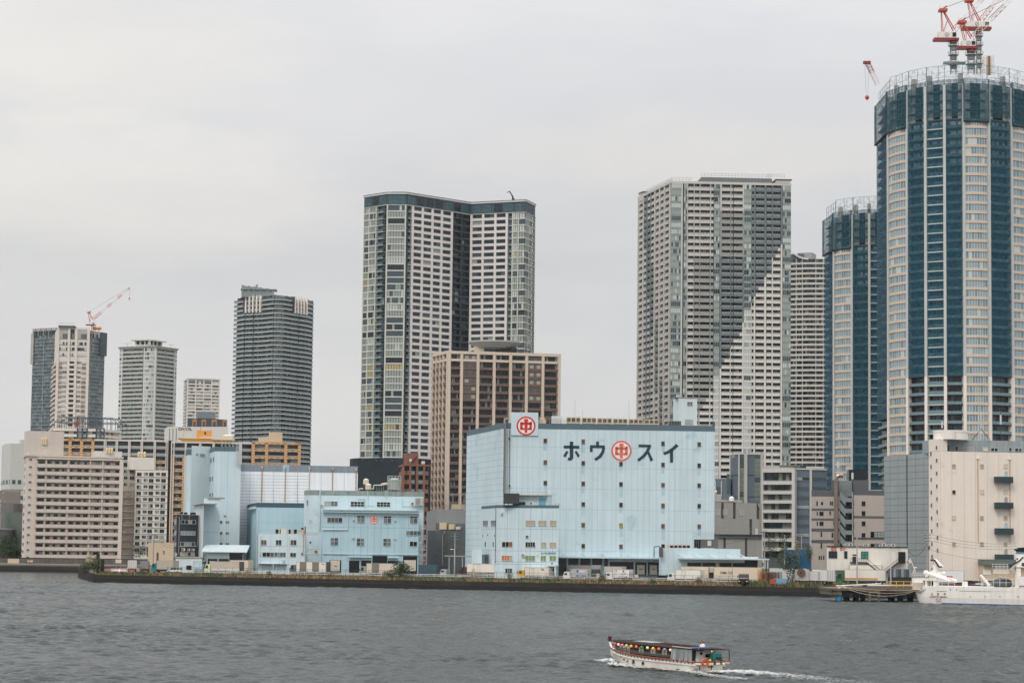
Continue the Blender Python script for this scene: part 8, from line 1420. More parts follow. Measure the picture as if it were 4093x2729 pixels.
for x0, x1 in ((85,205),(297,310),(318,355),(928,1025),(1065,1098),(1248,1312)): m_ = MB(); fw.px(m_, Y3(x0,1384 if x1 - x0 > 50 else 1400), Y3(x1,1432 if x1 - x0 > 50 else 1420),0,.08, tan); m_.build('patched_panel', t_, oo)
m_ = MB(); f_ = Face(Vector((-420,972)), Vector((-122,937))); f_.box(m_, 0, f_.len, -.7,.35,-6,0, mat('pale_terrace', (142,134,122),.9,.15,.3)); f_.box(m_, 0, f_.len, -.7,-.1,0,3, conc_d); struct('embankment_terrace', m_)
# ================================================================== plants
def leafmat(n_, c_, v=.35): return mat(n_, c_, .8, v, .9, fine=3)
lg = [leafmat('leaf_green', (70,88,52)), leafmat('leaf_dark', (40,58,38)), leafmat('leaf_olive', (98,104,58))]; dry = [leafmat('dry_straw', (146,114,76)), leafmat('dry_rust', (122,86,56)), leafmat('dry_pale', (158,138,102))]
def leaves(mb, c, r, n_, sz, mats, flat=1.0, up=0):
    for _ in range(n_):
        while True:
            q = Vector((R.uniform(-1,1), R.uniform(-1,1), R.uniform(-1,1)))
            if q.length < 1: break
        q = q.normalized() * (q.length ** .45); p = Vector((c[0] + q.x * r[0], c[1] + q.y * r[1], c[2] + q.z * r[2])); a = Vector((R.gauss(0,1), R.gauss(0,1), R.gauss(0,1) * flat + up)).normalized(); b2 = a.cross(Vector((R.gauss(0,1), R.gauss(0,1), R.gauss(0,1)))).normalized(); s = sz * R.uniform(.6,1.3); mb.face([p - a * s, p + b2 * s * .5, p + a * s, p - b2 * s * .5], R.choice(mats))
def bush(label, at, r, n_=500, sz=.16, ms=None, name='bush', grp=None):
    t_ = thing(name, label, 'shrub', at, 0, grp); mb = MB(); 
    for k in range(7): a = R.uniform(0,6.28); q = R.uniform(.2,.65); leaves(mb, (r[0] * q * math.cos(a), r[1] * q * math.sin(a), r[2] * R.uniform(.5,1.0)),(r[0] * .5, r[1] * .5, r[2] * .55), n_ // 7, sz, ms or lg)
    mb.build('foliage', t_); mb = MB(); [mb.tube((0,0,-.2),(r[0] * .4 * math.cos(k), r[1] * .4 * math.sin(k), r[2] * .9),.05, conc_d, 4,.02) for k in range(5)]; mb.build('stem', t_); return t_
def on_q(cf, x, y, off): u = cf(x, y)[0]; p = P(cf(x, y), qY(u, off)); return Vector((p.x, p.y, -.45))
p = P(C(1085,650),681); p.z = -.5; bush('taller green bush beside the steel posts at the left tip', p, (3.0,2,3.6),1300,.2); p = P(C(990,650),690); p.z = -.5; bush('low green bush at the very left tip of the yard', p, (2.4,2,2.2),800,.2)
bush('dark round bush hanging over the fence before the beige louvred truck', on_q(D, 2105,640,4),(3.6,2,3.3),1500,.2,[lg[1], lg[1], lg[0]]); bush('small bush on the wall left of the dark round bush', on_q(D, 1980,640,4),(2.6,1.6,1.8),700,.18)
bush('round green bush between the pallets and the fan trailer', P(H(1965,560),596),(3.6,2,5.0),1700,.22,[lg[1], lg[0]]); bush('dark sapling in front of the blue hoarding', P(Lc(680,1190),676),(2.2,1.5,5.2),600,.2,[lg[0], lg[1]], 'sapling'); bush('thin sapling left of the utility pole by the balcony block', P(Lc(790,1190),676),(1.4,1.2,5.4),400,.2,[lg[2], lg[0]], 'sapling'); bush('yellowish sapling before the panelled office', P(Lc(945,1190),664),(1.4,1.2,4.0),300,.2,[lg[2], dry[2]], 'sapling'); bush('small green sapling by the striped stone grey building', P(Lc(1045,1190),664),(1.6,1.3,3.4),400,.2, lg, 'sapling'); bush('dark shrub before the tan low building', P(Y3(1510,1370),870),(3.4,2,3.4),600,.25,[lg[1]])
for i, (cf, x, w_) in enumerate(((C, 1630,1.8),(D, 790,1.2),(D, 1380,1.6),(G, 1030,1.0),(G, 1560,2.0),(G, 2090,1.3),(H, 25,1.6),(H, 255,1.8),(H, 545,1.0),(H, 1015,1.2),(H, 1420,2.6))): bush('low weed clump on the bank in front of ' + ('the teal truck', 'the three storey office', 'the louvred truck rear', 'the black striped truck', 'the annex porch', 'the navy lorry', 'the parcel truck cab', 'the parcel truck box', 'the green gate', 'the white cab truck', 'the container letters')[i], on_q(cf, x, 620,3),(w_, 1.0,1.1 if i % 3 else 1.5),320,.13, lg if i % 2 else [lg[0], dry[1]], 'weed_clump', 'weed clumps on the quay bank')
# one mass of dry grass and weeds on the bank
mb = MB()
for i in range(15000):
    x = R.uniform(-117,110) if i % 5 else R.uniform(60,76); off = R.uniform(.7,7.5); n_ = math.sin(x * .21) + math.sin(x * .067 + 2) + .5 * math.sin(x * .9); gr = (n_ > .4) or x > 58; h = R.uniform(.3,.95) * (1.5 if x > 58 else 1) * (1.15 - .1 * off); z = -.75 + min(off - .7,4.2) * .17; ms = lg if (R.random() < (.85 if gr else .38)) else dry
    y = quay(x) + off; dx = R.uniform(-.3,.3); w_ = R.uniform(.05,.16); mb.face([(x - w_, y, z),(x + w_, y + R.uniform(-.1,.1), z),(x + dx, y + R.uniform(-.2,.2), z + h)], R.choice(ms))
o = mb.build('grass'); tag(o, 'dry brown and green weeds covering the bank above the quay wall', 'grass', kind='stuff')
def tree(label, p, h, r, ms, n_=5200):
    t_ = thing('broadleaf_tree', label, 'tree', p); mb = MB(); mb.tube((0,0,0),(.2,0, h * .5),.35, bt, 8,.22); [mb.tube((.2,0, h * .4),(r * .6 * math.cos(k * 1.3), r * .6 * math.sin(k * 1.3), h * R.uniform(.6,.85)),.14, bt, 5,.04) for k in range(6)]; mb.build('trunk', t_); mb = MB()
    for k in range(20): a = R.uniform(0,6.28); q = R.uniform(.1,.7); zz = R.uniform(.28,.9); leaves(mb, (r * q * math.cos(a) * (1.1 - zz * .4), r * q * math.sin(a), h * zz),(r * .38, r * .38, h * .13), n_ // 20,.28, ms)
    mb.build('crown', t_)
p = P(Y3(70,1400),962); p.z = 0; tree('round dark green tree on the far left shore', p, 11.5,5.4,[lg[1], lg[1], lg[0]]); p = P(Y3(150,1400),968); p.z = 0; tree('smaller tree at the right side of the round tree on the far left shore', p, 7.5,3.4,[lg[1], lg[0]],2600)
# ================================================================== white dockside office
b = shed('white dockside office with a grey base and black outside stairs', Rc, [(450,352),(1830,366)],0,11, wt, Ys=(606,606), cat='office building', name='office_building'); f = b.faces[0]
pbox(b, 'grey_base', 0, Rc, (450,755,842,975),0,.06, gwd); mb = MB(); f.box(mb, -.1, f.len + .1, b.zt - .12, b.zt + .08,-1,.25, g_black); b.part('parapet_cap', mb)
for r, n_, g in (((484,440,620,548),3, GD),((750,440,794,552),1, GD),((1038,445,1152,556),2,[(mat('teal_blind', (52,128,116),.4,.1),1)])): win(b, 0, Rc, r, n_, g, frame_d, nv=2)
pbox(b, 'door', 0, Rc, (884,488,955,632),0,.08, frame_d); pbox(b, 'door', 0, Rc, (1668,445,1788,632),0,.4, g_black); pbox(b, 'base_door', 0, Rc, (512,798,570,950),.06,.1, dc); pbox(b, 'shutter', 0, Rc, (575,830,650,960),.06,.1, gpl); text(b, f, '大田工業', Rc, 562,402,1.0, cy_red2, wid=1.5, d=.05, bold=.03); text(b, f, '大田フェリー', Rc, 724,402,1.0, cy_red2, wid=1.5, d=.05, bold=.02)
fs = Face(f.p3(0,0,1.4), f.p3(f.len, 0,1.4)); mb = MB(); st = mat('black_iron', (30,32,36),.6,.1)
for (x0, y0, x1, y1) in ((855,640,1135,640),(1135,640,1400,860),(1670,640,1790,640),(1670,640,1400,860)):
    a, c = fs.pt(Rc(x0, y0)), fs.pt(Rc(x1, y1)); dz = Vector((0,0,1.15)); mb.hexa([a, c, c + Vector((0,1.2,0)), a + Vector((0,1.2,0)), a + Vector((0,0,.3)), c + Vector((0,0,.3)), c + Vector((0,1.2,.3)), a + Vector((0,1.2,.3))], st); mb.tube(a + dz, c + dz, .05, st, 4); [mb.tube(a.lerp(c, k / 9), a.lerp(c, k / 9) + dz, .03, st, 4) for k in range(10)]
b.part('outside_stair', mb)
for i, x in enumerate((775,805,875,1115,1145,1380,1442,1525,1598)): acunit('', (*f.at(f.sz(Rc(x, 350))[0],-1.5), b.zt + .1),('beige', 'white', 'tall white', 'narrow', 'pale', 'low', 'largest', 'square', 'last')[i] + ' roof unit on the white dockside office, number %s from the left' % 'one two three four five six seven eight nine'.split()[i],.3,(.7,.9,1.0,.8,.9,.7,1.1,.8,1.0)[i])
b = shed('row of dark wire cage trolleys stacked two high beside the white office', Rc, [(1490,735),(1900,738)],0,2, frame_d, Ys=(598,598), cat='cage trolleys', name='cage_trolleys')
for k in range(9): pbox(b, 'cage', 0, Rc, (1495 + k * 45,742,1533 + k * 45,880),0,.3,[gwd, g_mid, steel][k % 3])
# ================================================================== pier
PY = 527; t_ = thing('pier', 'concrete mooring pier on blue steel piles with yellow railings', 'pier', P((3560,2345), PY)); po = Vector(t_.location); zd = P((3400,2350), PY).z; xa = P((3322,2350), PY).x; xb = P((3760,2350), PY).x; pc2 = mat('pier_concrete', (108,98,84),.9,.25,.4,.3, dirt=((60,50,44),.3,.52))
def pp_(nm, fn): m_ = MB(); fn(m_); return m_.build(nm, t_, po)
pp_('deck', lambda m_: m_.box((xa, PY, zd - .5),(xb + 30, PY + 22, zd), pc2)); pp_('edge_beam', lambda m_: (m_.box((xa + .2, PY + .3, zd - 1.5),(xa + 2.4, PY + 21, zd - .5), pc2), m_.box((xa + 2.5, PY + .8, zd - 1.35),(xb + 20, PY + 21, zd - .5), mat('pier_dark', (70,64,58),.9,.3,.5)))); pp_('deck_kerb', lambda m_: m_.box((xa + 4, PY + 3, zd),(xb + 25, PY + 4, zd + .35), bt)); pp_('fender_frame', lambda m_: [m_.box(*q, pc2) for q in (((xa + 8.2, PY - .3, zd - 3),(xa + 8.7, PY, zd - .3)),((xa + 10.2, PY - .3, zd - 3),(xa + 10.7, PY, zd - .3)),((xa + 8.2, PY - .32, zd - 1),(xa + 10.7, PY, zd - .3)))])
pbl = mat('pile_blue', (34,126,170),.5,.15,1)
for i, (x, r_) in enumerate(((1.9,.62),(4.0,.6),(6.1,.55),(7.6,.4),(14,.6),(18.2,.5),(16,.5),(20.4,.62),(23.5,.6),(26,.6))): 
    for j in range(2): m_ = MB(); m_.cyl((xa + x + j * .8, PY + (1.2 if i in (0,7) else 4) + j * 7), r_, -7, zd - .5, pbl if not (i > 7) else frame_d, 14); m_.cyl((xa + x + j * .8, PY + (1.2 if i in (0,7) else 4) + j * 7), r_ + .02,-7, WZ + (.25 if i in (0,7) else .9), qwet, 14); m_.build('pile', t_, po)
yl = mat('safety_yellow', (214,164,50))
def yr(m_):
    for x0 in (13.6,19.8): 
        for z in (.1,.75,1.5): m_.box((xa + x0, PY + 6, zd + z),(xa + x0 + 5, PY + 6.08, zd + z + .13), yl)
        for k in range(4): m_.box((xa + x0 + k * 1.62, PY + 5.95, zd),(xa + x0 + k * 1.62 + .16, PY + 6.1, zd + 1.6), yl)
pp_('yellow_railing', yr); pp_('pipe', lambda m_: (m_.tube((xa + 6, PY + 8, zd + .5),(xa + 34, PY + 8, zd + .9),.22, frame_w, 8), m_.tube((xa + 2, PY + 7, zd + .4),(xa + 12, PY + 7, zd + 1.0),.12, wht, 6), m_.tube((xa + 24, PY + 5, zd + .9),(xa + 34, PY + 5, zd + .8),.3, mar, 8)))
pp_('bollard', lambda m_: (m_.cyl((xa + 2, PY + 1.5),.35, zd, zd + .5, wht, 10), m_.cyl((xa + 2, PY + 1.5),.5, zd + .5, zd + .7, wht, 10))); pp_('valve_box', lambda m_: [m_.box((xa + q, PY + 7, zd),(xa + q + .9, PY + 8, zd + 1.1), frame_d) for q in (8,20.5,24.5)])
# ================================================================== moored ship
fh = Face(P((3657,2342),517), P((4330,2360),492)); so = fh.p3(12, WZ); so = Vector(so); t_ = thing('survey_ship', 'white survey ship moored at the right edge, stern towards the pier', 'ship', so); s2 = mat('ship_white', (236,231,224),.45,.04,.6,.1, dirt=((186,150,116),.35,.72)); HS = lambda x, y: fh.sz(O(x, y))
def sp_(nm, fn, par=None): m_ = MB(); fn(m_); return m_.build(nm, par or t_, so)
zb = HS(1000,1055)[1]; zk = WZ
def hull(m_):
    rs = []
    for s, e in ((-.5,.9),(.5,.45),(1.8,.2),(4,.05),(10,0),(40,0)): rs.append([tuple(fh.p3(s + (e if z < 0 else 0), z, d)) for z, d in ((zb, 0),(zk + 1.4,-.05 - e * .6),(zk + .1,-.25 - e),(zk - 2,-1),(zk - 2,-8),(zk + .1,-8.7 + e),(zb, -9))])
    m_.loft(rs, s2)
hl = sp_('hull', hull); sp_('boot_stripe', lambda m_: fh.box(m_, 6.5,40, zk - .6, zk + .3,-2,.03, mat('boot_blue', (24,84,132),.5,.1)), hl)
for x in (1320,1603,1885,2228,465,945,1062,430): 
    s, z = HS(x, 1243 if x > 1100 else (1140 if x == 430 else 1118)); m_ = MB(); rr = .17 if x > 1100 else .12; m_.loft([[tuple(fh.p3(s + rr * math.cos(k * .6283), z + rr * math.sin(k * .6283), d)) for k in range(10)] for d in (0,.05)], tan if x > 1100 else frame_d); m_.build('porthole', hl, so)
for x0, x1 in ((685,876),(1118,1716),(1740,2160)): sp_('scupper_slot', lambda m_: fh.px(m_, O(x0,1142), O(x1,1151),0,.03, g_black), hl)
class _b: root = hl; off = so
brl = mat('brown_letter', (120,92,74),.7,0)
for s, x, y, h_, wd_ in (('SHINYO MARU', 720,1252,.46,4.1),('TOKYO', 722,1340,.33,1.3),('丸', 595,1203,.48, None),('鷹', 712,1203,.48, None),('神', 838,1203,.48, None),('京', 687,1301,.34, None),('東', 747,1301,.34, None)): text(_b, fh, s, O, x, y, h_ * 1.1, brl, wid=wd_, d=.03, thick=.01, bold=.01)
sp_('deck', lambda m_: fh.box(m_, .4,40, zb - 1.1, zb - 1.0,-8.9,-.2, dc)); sp_('stern_house', lambda m_: (fh.px(m_, O(200,900), O(415,1055),-6,-.3, s2), fh.px(m_, O(240,980), O(410,1150),-.3,.35, mat('ship_beige', (196,182,166),.6,.1)), fh.px(m_, O(455,920), O(485,1055),-2,-.2, s2), fh.px(m_, O(610,920), O(645,1055),-2,-.2, s2), fh.px(m_, O(405,925), O(690,950),-3,-.15, s2), fh.px(m_, O(485,950), O(610,1055),-2.5,-2.3, g_black), fh.px(m_, O(225,1110), O(370,1117),-1,.6, s2)))
for x0, x1, y0, y1, n_ in ((195,415,800,885,9),(645,1010,945,1055,4),(1510,2340,912,1055,8),(1725,2010,632,720,5)):
        m_ = MB()
        for k in range(n_): x = x0 + (x1 - x0) * k / (n_ - 1); m_.tube(fh.pt(O(x, y0),-.4), fh.pt(O(x, y1),-.4),.045, s2,4)
        for y in (y0,(y0 + y1) / 2): m_.tube(fh.pt(O(x0, y),-.4), fh.pt(O(x1, y),-.4),.05, s2,4)
        m_.build('deck_rail', t_, so)
sp_('gallows_arm', lambda m_: (m_.path([fh.pt(O(*q),-1.5) for q in ((380,790),(440,800),(800,900),(1000,960))],.36, s2,8), m_.path([fh.pt(O(*q),-3) for q in ((460,780),(640,830),(700,790))],.35, s2,6), m_.path([fh.pt(O(*q),-1) for q in ((430,870),(500,820),(900,960))],.25, s2,6), m_.ball(fh.pt(O(420,800),-1.4),.6, s2,10))); sp_('red_marking', lambda m_: fh.px(m_, O(835,858), O(950,885),-.9,-.85, cy_red2))
sp_('folding_crane', lambda m_: (m_.cyl(fh.at(HS(548,770)[0],-2.5),.55, HS(548,900)[1], HS(548,640)[1], s2,10), m_.path([fh.pt(O(*q),-2.4) for q in ((520,600),(495,560),(560,560),(690,700))],.32, s2,6), m_.path([fh.pt(O(*q),-2) for q in ((480,560),(520,545),(555,555),(640,690),(700,680))],.16, g_black, 5), m_.box(tuple(fh.p3(HS(500,640)[0], HS(500,650)[1],-3)), tuple(fh.p3(HS(550,640)[0], HS(500,615)[1],-2)), yl)))
sp_('covered_winch', lambda m_: (m_.ball(fh.pt(O(1800,1000),-3),1.5, mat('tarp_grey', (82,90,96),.9,.2,1),10, sx=1.5, sz=.8))); sp_('deck_locker', lambda m_: (m_.box(tuple(fh.p3(HS(1950,1)[0], zb - 1,-5)), tuple(fh.p3(HS(2110,1)[0], HS(1,960)[1],-3)), g_black))); sp_('deck_box', lambda m_: (m_.box(tuple(fh.p3(HS(1030,1)[0], zb - 1,-3)), tuple(fh.p3(HS(1225,1)[0], HS(1,940)[1],-1)), s2)))
sp_('life_raft_canopy', lambda m_: (fh.px(m_, O(1710,725), O(2010,820),-4,-1, mat('canvas_white', (220,208,194),.8,.08,2)), fh.px(m_, O(1735,668), O(1990,722),-3.6,-1.4, frame_g), m_.tube(fh.pt(O(1745,820),-1.5), fh.pt(O(1880,900),-1.5),.1, s2,4), m_.tube(fh.pt(O(1985,820),-1.5), fh.pt(O(1900,900),-1.5),.1, s2,4)))
sp_('davit', lambda m_: m_.tube(fh.pt(O(1490,845),-.6), fh.pt(O(1660,1040),-.6),.32, s2,6))
sp_('deck_crane', lambda m_: (m_.cyl(fh.at(HS(2170,800)[0],-1.6),.5, zb - .4, HS(2170,712)[1], s2,12), m_.cyl(fh.at(HS(2080,800)[0],-3),.45, zb - .4, HS(2080,780)[1], s2,10), m_.path([fh.pt(O(*q),-1.6) for q in ((2025,745),(2110,640),(2215,545),(2270,495))],.3, s2,6), m_.path([fh.pt(O(*q),-1.2) for q in ((2020,700),(2100,620),(2200,570),(2275,495))],.14, g_black, 5), m_.ball(fh.pt(O(2038,648),-1),.38, g_black, 8), m_.ball(fh.pt(O(2172,535),-1),.22, g_black, 8), m_.ball(fh.pt(O(2285,640),-1),.42, frame_d, 8)))
sp_('deck_house', lambda m_: (fh.px(m_, O(2225,870), O(3200,1055),-7,-.3, s2), fh.px(m_, O(2225,690), O(2420,872),-6,-3, frame_g))); sp_('funnel', lambda m_: fh.px(m_, O(2042,395), O(2600,700),-6.5,-3.5, s2)); sp_('funnel_band', lambda m_: fh.px(m_, O(2040,400), O(2604,437),-6.6,-3.4, mat('funnel_blue', (70,146,184),.5,.05)))
sp_('funnel_emblem', lambda m_: m_.face([fh.pt(O(*q),-3.45) for q in ((2190,462),(2250,490),(2300,540),(2340,620),(2342,690),(2320,690),(2290,600),(2250,530))], mat('funnel_blue', (70,146,184)))); sp_('funnel_top', lambda m_: (m_.loft([[tuple(fh.pt(O(x, y), d)) for x, y in ((2055,395),(1998,350),(2090,335),(2040,322),(2125,318),(2400,300),(2610,300),(2610,395))] for d in (-6.8,-3.3)], g_black),[m_.path([fh.pt(O(*q),-5) for q in ((x + 20,330),(x + 20,245),(x + 10,228),(x - 8,228))],.14, g_black, 6) for x in (2160,2230,2310,2390)]))
sp_('flagstaff', lambda m_: (m_.tube(fh.pt(O(235,720),-.6), fh.pt(O(148,518),-.6),.06, s2,5), m_.path([fh.pt(O(*q),-.6) for q in ((205,800),(238,700),(250,800))],.08, s2,5), m_.box(tuple(fh.pt(O(225,705),-.8)), tuple(fh.pt(O(285,685),-.4)), s2)))
m_ = MB(); g4 = [fh.pt(O(*q),-.6) for q in ((152,540),(60,635),(72,640),(168,612))]; n_ = 10; top = [g4[0].lerp(g4[1], k / n_) + fh.n.to_3d() * .08 * math.sin(k) for k in range(n_ + 1)]; bt_ = [g4[3].lerp(g4[2], k / n_) + fh.n.to_3d() * .08 * math.sin(k + .6) for k in range(n_ + 1)]; [m_.face([top[k], top[k + 1], bt_[k + 1], bt_[k]], wht) for k in range(n_)]; cc = fh.pt(O(115,597),-.4); m_.loft([[tuple(cc + Vector((fh.t.x, fh.t.y, 0)) * .26 * math.cos(k * .52) + Vector((0,0,1)) * .2 * math.sin(k * .52) + fh.n.to_3d() * d) for k in range(12)] for d in (0,.03)], cy_red2); o = m_.build('flag', None, cc); tag(o, 'small white flag with a red disc flying from the ship stern', 'flag')
m_ = MB(); a = Vector((xa + 2.2, PY + 1.3, zd + .5)); [m_.path(wire(a, fh.pt(O(x, y),0), s_),.05, mat('rope', (196,184,160),.9,0),4) for x, y, s_ in ((240,1160,1.5),(245,1150,.9),(250,1130,.4))]; o = m_.build('mooring_ropes', None, a); tag(o, 'pale mooring ropes sagging from the pier bollard to the ship stern', 'rope')
# ================================================================== tower cranes
cred = mat('crane_red', (190,74,54),.5,.1,.5); cdr = mat('crane_dark_red', (136,44,40),.5,.12,.5); cwh = mat('crane_white', (222,216,208),.5,.06); cgr = mat('crane_grey', (122,132,130),.6,.15,.5); cyw = mat('crane_yellow', (222,164,56),.5,.05)
def lattice(m_, p, q, w_, n_, mts, r=.09, w2=None):
    p, q = Vector(p), Vector(q); d = (q - p).normalized(); a = d.cross(Vector((0,1,0)) if abs(d.y) < .9 else Vector((1,0,0))).normalized(); b2 = d.cross(a); w2 = w_ if w2 is None else w2
    cs = lambda k: [p.lerp(q, k / n_) + (a * x + b2 * y) * ((w_ + (w2 - w_) * k / n_) / 2) for x, y in ((-1,-1),(1,-1),(1,1),(-1,1))]
    for k in range(n_):
        A_, B_ = cs(k), cs(k + 1); mt = mts[int(k * len(mts) / n_)]
        for i in range(4): j = (i + 1) % 4; m_.tube(A_[i], B_[i], r, mt, 4); m_.tube(A_[i], B_[j] if k % 2 else B_[j], r * .6, mt, 3); m_.tube(B_[i], B_[j], r * .6, mt, 3)
def tcrane(label, cf, Y, mast, house, apex, boom, hook=None, base=None, sc=1.0, zb_=None, colr=cred, emb=True, grp='luffing tower cranes'):
    """pixel points on the plane at depth Y: mast (x, ybase, ytop, width), house (x0,y0,x1,y1), apex (x,y), boom ((x,y),(x,y))"""
    Q2 = lambda x, y, dy=0: P(cf(x, y), Y) + Vector((0, dy, 0)); pb_ = Q2(mast[0], mast[1]); t_ = thing('tower_crane', label, 'crane', pb_, 0, grp); k_ = Y / 9550 / {X4: 5.2265, X1: 3.136, A: 1.2057, J: 1.3072}[cf]; w_ = mast[3] * k_
    def cp(nm, fn, par=None): m2_ = MB(); fn(m2_); return m2_.build(nm, par or t_, pb_)
    top = Q2(mast[0], mast[2]); cp('mast', lambda m_: lattice(m_, pb_, (pb_.x, pb_.y, top.z), w_ * .7, max(3, int((top.z - pb_.z) / (w_ * .9))),[cgr if colr is cred and emb else cdr],.1 * sc))
    if emb:
        n_ = max(2, int((top.z - pb_.z) / 3.4))
        for i in range(n_): z = top.z - 1 - i * 3.3; cp('climbing_collar', lambda m_: (m_.cyl((top.x, top.y), w_ * .72, z - .25, z, cgr, 14), m_.cyl((top.x, top.y), w_ * .5, z - 1.7, z - .25, cgr, 8),[m_.tube((top.x + w_ * .75 * math.cos(j * .63), top.y + w_ * .75 * math.sin(j * .63), z),(top.x + w_ * .75 * math.cos(j * .63), top.y + w_ * .75 * math.sin(j * .63), z + 1.1),.05, cgr, 3) for j in range(10)],[m_.tube((top.x + w_ * .75 * math.cos(j * .63), top.y + w_ * .75 * math.sin(j * .63), z + 1.1),(top.x + w_ * .75 * math.cos(j * .63 + .63), top.y + w_ * .75 * math.sin(j * .63 + .63), z + 1.1),.05, cgr, 3) for j in range(10)]))
    a, c = Q2(house[0], house[1]), Q2(house[2], house[3]); dp = 1.7 * sc
    hs = cp('machine_house', lambda m_: m_.hexa([(a.x, Y - dp, c.z),(c.x, Y - dp, c.z),(c.x, Y + dp, c.z),(a.x, Y + dp, c.z),(a.x, Y - dp, a.z),(c.x, Y - dp, a.z),(c.x, Y + dp, a.z),(a.x, Y + dp, a.z)], cwh))
    cp('slewing_platform', lambda m_: (m_.prism([(a.x - 1.6 * sc, Y - dp * 1.1),(c.x + .8 * sc, Y - dp * 1.1),(c.x + .8 * sc, Y + dp * 1.1),(a.x - 1.6 * sc, Y + dp * 1.1)], c.z - .9 * sc, c.z - .01, cdr), m_.cyl((top.x, Y), w_ * .55, top.z - .2, c.z - .9 * sc, cdr, 12)))
    cp('cab', lambda m_: m_.box((c.x - 1.5 * sc, Y - dp - .12, c.z + .4 * sc),(c.x - .2 * sc, Y - dp - .01, a.z - .2 * sc), g_dark), hs)
    if emb: xm, zm = a.x + (c.x - a.x) * .45,(a.z + c.z) / 2; cp('round_logo', lambda m_: (m_.loft([[(xm + r * math.cos(j * .5236), yy, zm + r * math.sin(j * .5236)) for j in range(12)] for r, yy in ((.72 * sc, Y - dp),(.72 * sc, Y - dp - .04))], lblu), m_.loft([[(xm + r * math.cos(j * .5236), yy, zm + r * math.sin(j * .5236)) for j in range(12)] for r, yy in ((.55 * sc, Y - dp),(.55 * sc, Y - dp - .06))], cwh), m_.tube((xm - .2, Y - dp - .08, zm - .3),(xm + .2, Y - dp - .08, zm + .3),.1, lblu, 4)), hs)
    ap = Q2(*apex); bb0 = Q2(*boom[0]); bb1 = Q2(*boom[1])
    def af(m_):
        for dy in (-dp * .8, dp * .8): m_.tube((a.x + (c.x - a.x) * .25, Y + dy, a.z),(ap.x - .4, Y + dy * .5, ap.z),.14 * sc, colr, 5); m_.tube((bb0.x, Y + dy, bb0.z),(ap.x + .3, Y + dy * .5, ap.z),.2 * sc, colr, 6); m_.tube((a.x + (c.x - a.x) * .3, Y + dy, a.z),(ap.x + (bb0.x - ap.x) * .45, Y + dy, ap.z + (bb0.z - ap.z) * .45),.1 * sc, colr, 4)
        m_.box((ap.x - 1.3 * sc, Y - dp, ap.z - .3),(ap.x + 1.6 * sc, Y + dp, ap.z + .5 * sc), colr); m_.tube((ap.x, Y - .5, ap.z + .5),(ap.x + 1.4 * sc, Y - .5, ap.z + 1.6 * sc),.25 * sc, cdr, 5)
        [m_.tube((ap.x - 1.3 * sc + j * .6 * sc, Y - dp, ap.z + .5),(ap.x - 1.3 * sc + j * .6 * sc, Y - dp, ap.z + 1.4 * sc),.05, cgr, 3) for j in range(5)]
    cp('a_frame', af); cp('boom', lambda m_: lattice(m_, bb0, bb1,1.9 * sc, max(8, int((bb1 - bb0).length / 2.2)), boom[2] if len(boom) > 2 else [cred, cwh, cwh, cred, cdr, cwh, cwh, cred, cred],.1 * sc, 1.2 * sc)); cp('luffing_cable', lambda m_: [m_.tube((ap.x + .5, Y + dy, ap.z + 1), tuple(bb1 + Vector((0, dy, .5))),.045 * sc, cw2,3) for dy in (-.6,.6)])
    if hook: h = Q2(*hook); cp('hook_block', lambda m_: (m_.tube(tuple(bb1),(bb1.x, Y, h.z + .8),.04 * sc, cw2,3), m_.tube((bb1.x + .5 * sc, Y, bb1.z),(bb1.x + .2, Y, h.z + .8),.04 * sc, cw2,3), m_.ball((bb1.x, Y, h.z),.75 * sc, cred, 10), m_.tube((bb1.x, Y, h.z - .6),(bb1.x, Y, h.z - 1.6 * sc),.15 * sc, cdr, 5)))
    return t_
tcrane('leftmost crane on the tallest round tower, white house with a round logo', X4,832,(577,1560,900,150),(255,690,630,815),(350,230),((590,640),(1300,-140),[cred, cwh, cwh, cwh, cred, cred]))
tcrane('front crane with a white lattice boom on the tallest round tower', X4,824,(950,1560,1090,170),(745,870,1030,985),(745,480),((960,800),(1830,-60),[cdr, cwh, cwh, cwh, cdr, cdr, cdr, cwh, cwh, cwh]))
tcrane('rear highest crane with a dark underslung platform on the tallest round tower', X4,842,(1110,1560,700,120),(840,470,1310,585),(900,30),((1130,460),(1620,-160),[cred, cred, cwh, cred]))
m_ = MB(); [m_.box((P(X4(x, 1),836).x - .5,835, P(X4(1,1560),836).z),(P(X4(x, 1),836).x + .5,836, P(X4(1,1170),836).z), tan) for x in (1290,1320)]; lattice(m_, P(X4(1305,1560),836), P(X4(1305,1190),836),3.4,6,[tan],.06); o = m_.build('hoist_mast', None, P(X4(1305,1560),836)); tag(o, 'tan builders hoist mast at the right on the tallest round tower', 'hoist mast')
m_ = MB(); a = P(X4(370,1300),830); c = P(X4(820,1350),830); m_.box((a.x, 829, c.z),(c.x, 831, a.z), cgr); o = m_.build('crane_tie_beam', None, a); tag(o, 'heavy grey tie beam under the leftmost round tower crane', 'beam')
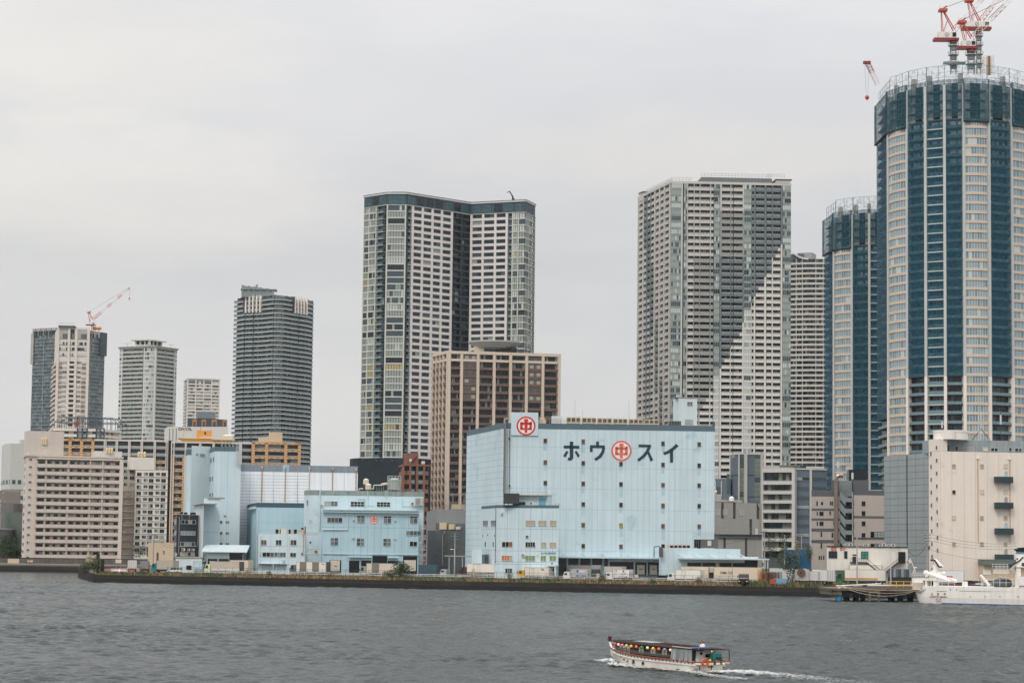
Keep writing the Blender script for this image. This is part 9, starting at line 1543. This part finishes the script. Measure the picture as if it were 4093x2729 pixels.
pj = lambda x, y: P(J(x, y),850); pb_ = pj(340,460); t_ = thing('small_crane', 'small derrick with a red hook at the left edge of the tallest round tower', 'crane', pb_); m_ = MB(); lattice(m_, pj(338,440), pj(282,325),1.5,8,[cwh, cwh, cdr, cdr],.09); m_.build('boom', t_, pb_); m_ = MB(); m_.box(tuple(pj(262,334) - Vector((0,.8,0))), tuple(pj(300,322) + Vector((0,.8,0))), cdr); m_.build('boom_head', t_, pb_); m_ = MB(); [m_.tube(pj(x, 330), pj(x2,500),.05, cgr, 3) for x, x2 in ((270,277),(290,287))]; m_.ball(pj(282,510),.8, cred, 10); m_.tube(pj(282,515), pj(282,525),.2, cdr, 5); m_.build('hook_block', t_, pb_)
tcrane('small red crane with a white banded boom on the far left netted tower', X1,2010,(842,172,70,30),(790,28,872,52),(800,-95),((850,-12),(1311,-405),[cred, cred, cwh, cwh, cred, cwh, cwh, cred, cwh, cwh, cred]), hook=(1311,-273), sc=1.0, emb=False)
tcrane('small dark red crane jib in front of the steel skeleton at the left', X1,1345,(640,1475,1350,36),(622,1335,655,1352),(650,1290),((645,1340),(672,1195),[cdr]), sc=.8, emb=False)
for i, x in enumerate((878,928)): q = P(X1(x, 100),2012); m_ = MB(); m_.ball((0,0,0),2.3, mat('beacon_orange', (206,136,70),.6,.1,1),10, sz=.7); m_.tube((0,0,0),(0,0,-8),.3, frame_w, 4); o = m_.build('beacon_post'); o.location = q; tag(o, ('left', 'right')[i] + ' orange topped post beside the small red crane on the far left tower', 'post', 'orange topped posts')
# ================================================================== haze
m_ = MB(); m_.box((-3050,-1550,-8.5),(3050,5050,330), mat('haze_surface', (255,255,255))); o = m_.build('haze'); hz = bpy.data.materials.new('haze'); hz.use_nodes = True; t = hz.node_tree; t.nodes.remove(t.nodes['Principled BSDF']); v = t.nodes.new('ShaderNodeVolumePrincipled'); v.inputs['Color'].default_value = (.96,.97,1,1); v.inputs['Density'].default_value = .000022; v.inputs['Anisotropy'].default_value = .1; t.links.new(v.outputs[0], t.nodes['Material Output'].inputs['Volume']); o.data.materials.clear(); o.data.materials.append(hz); tag(o, 'thin grey haze over the river and the city', 'haze', kind='stuff')
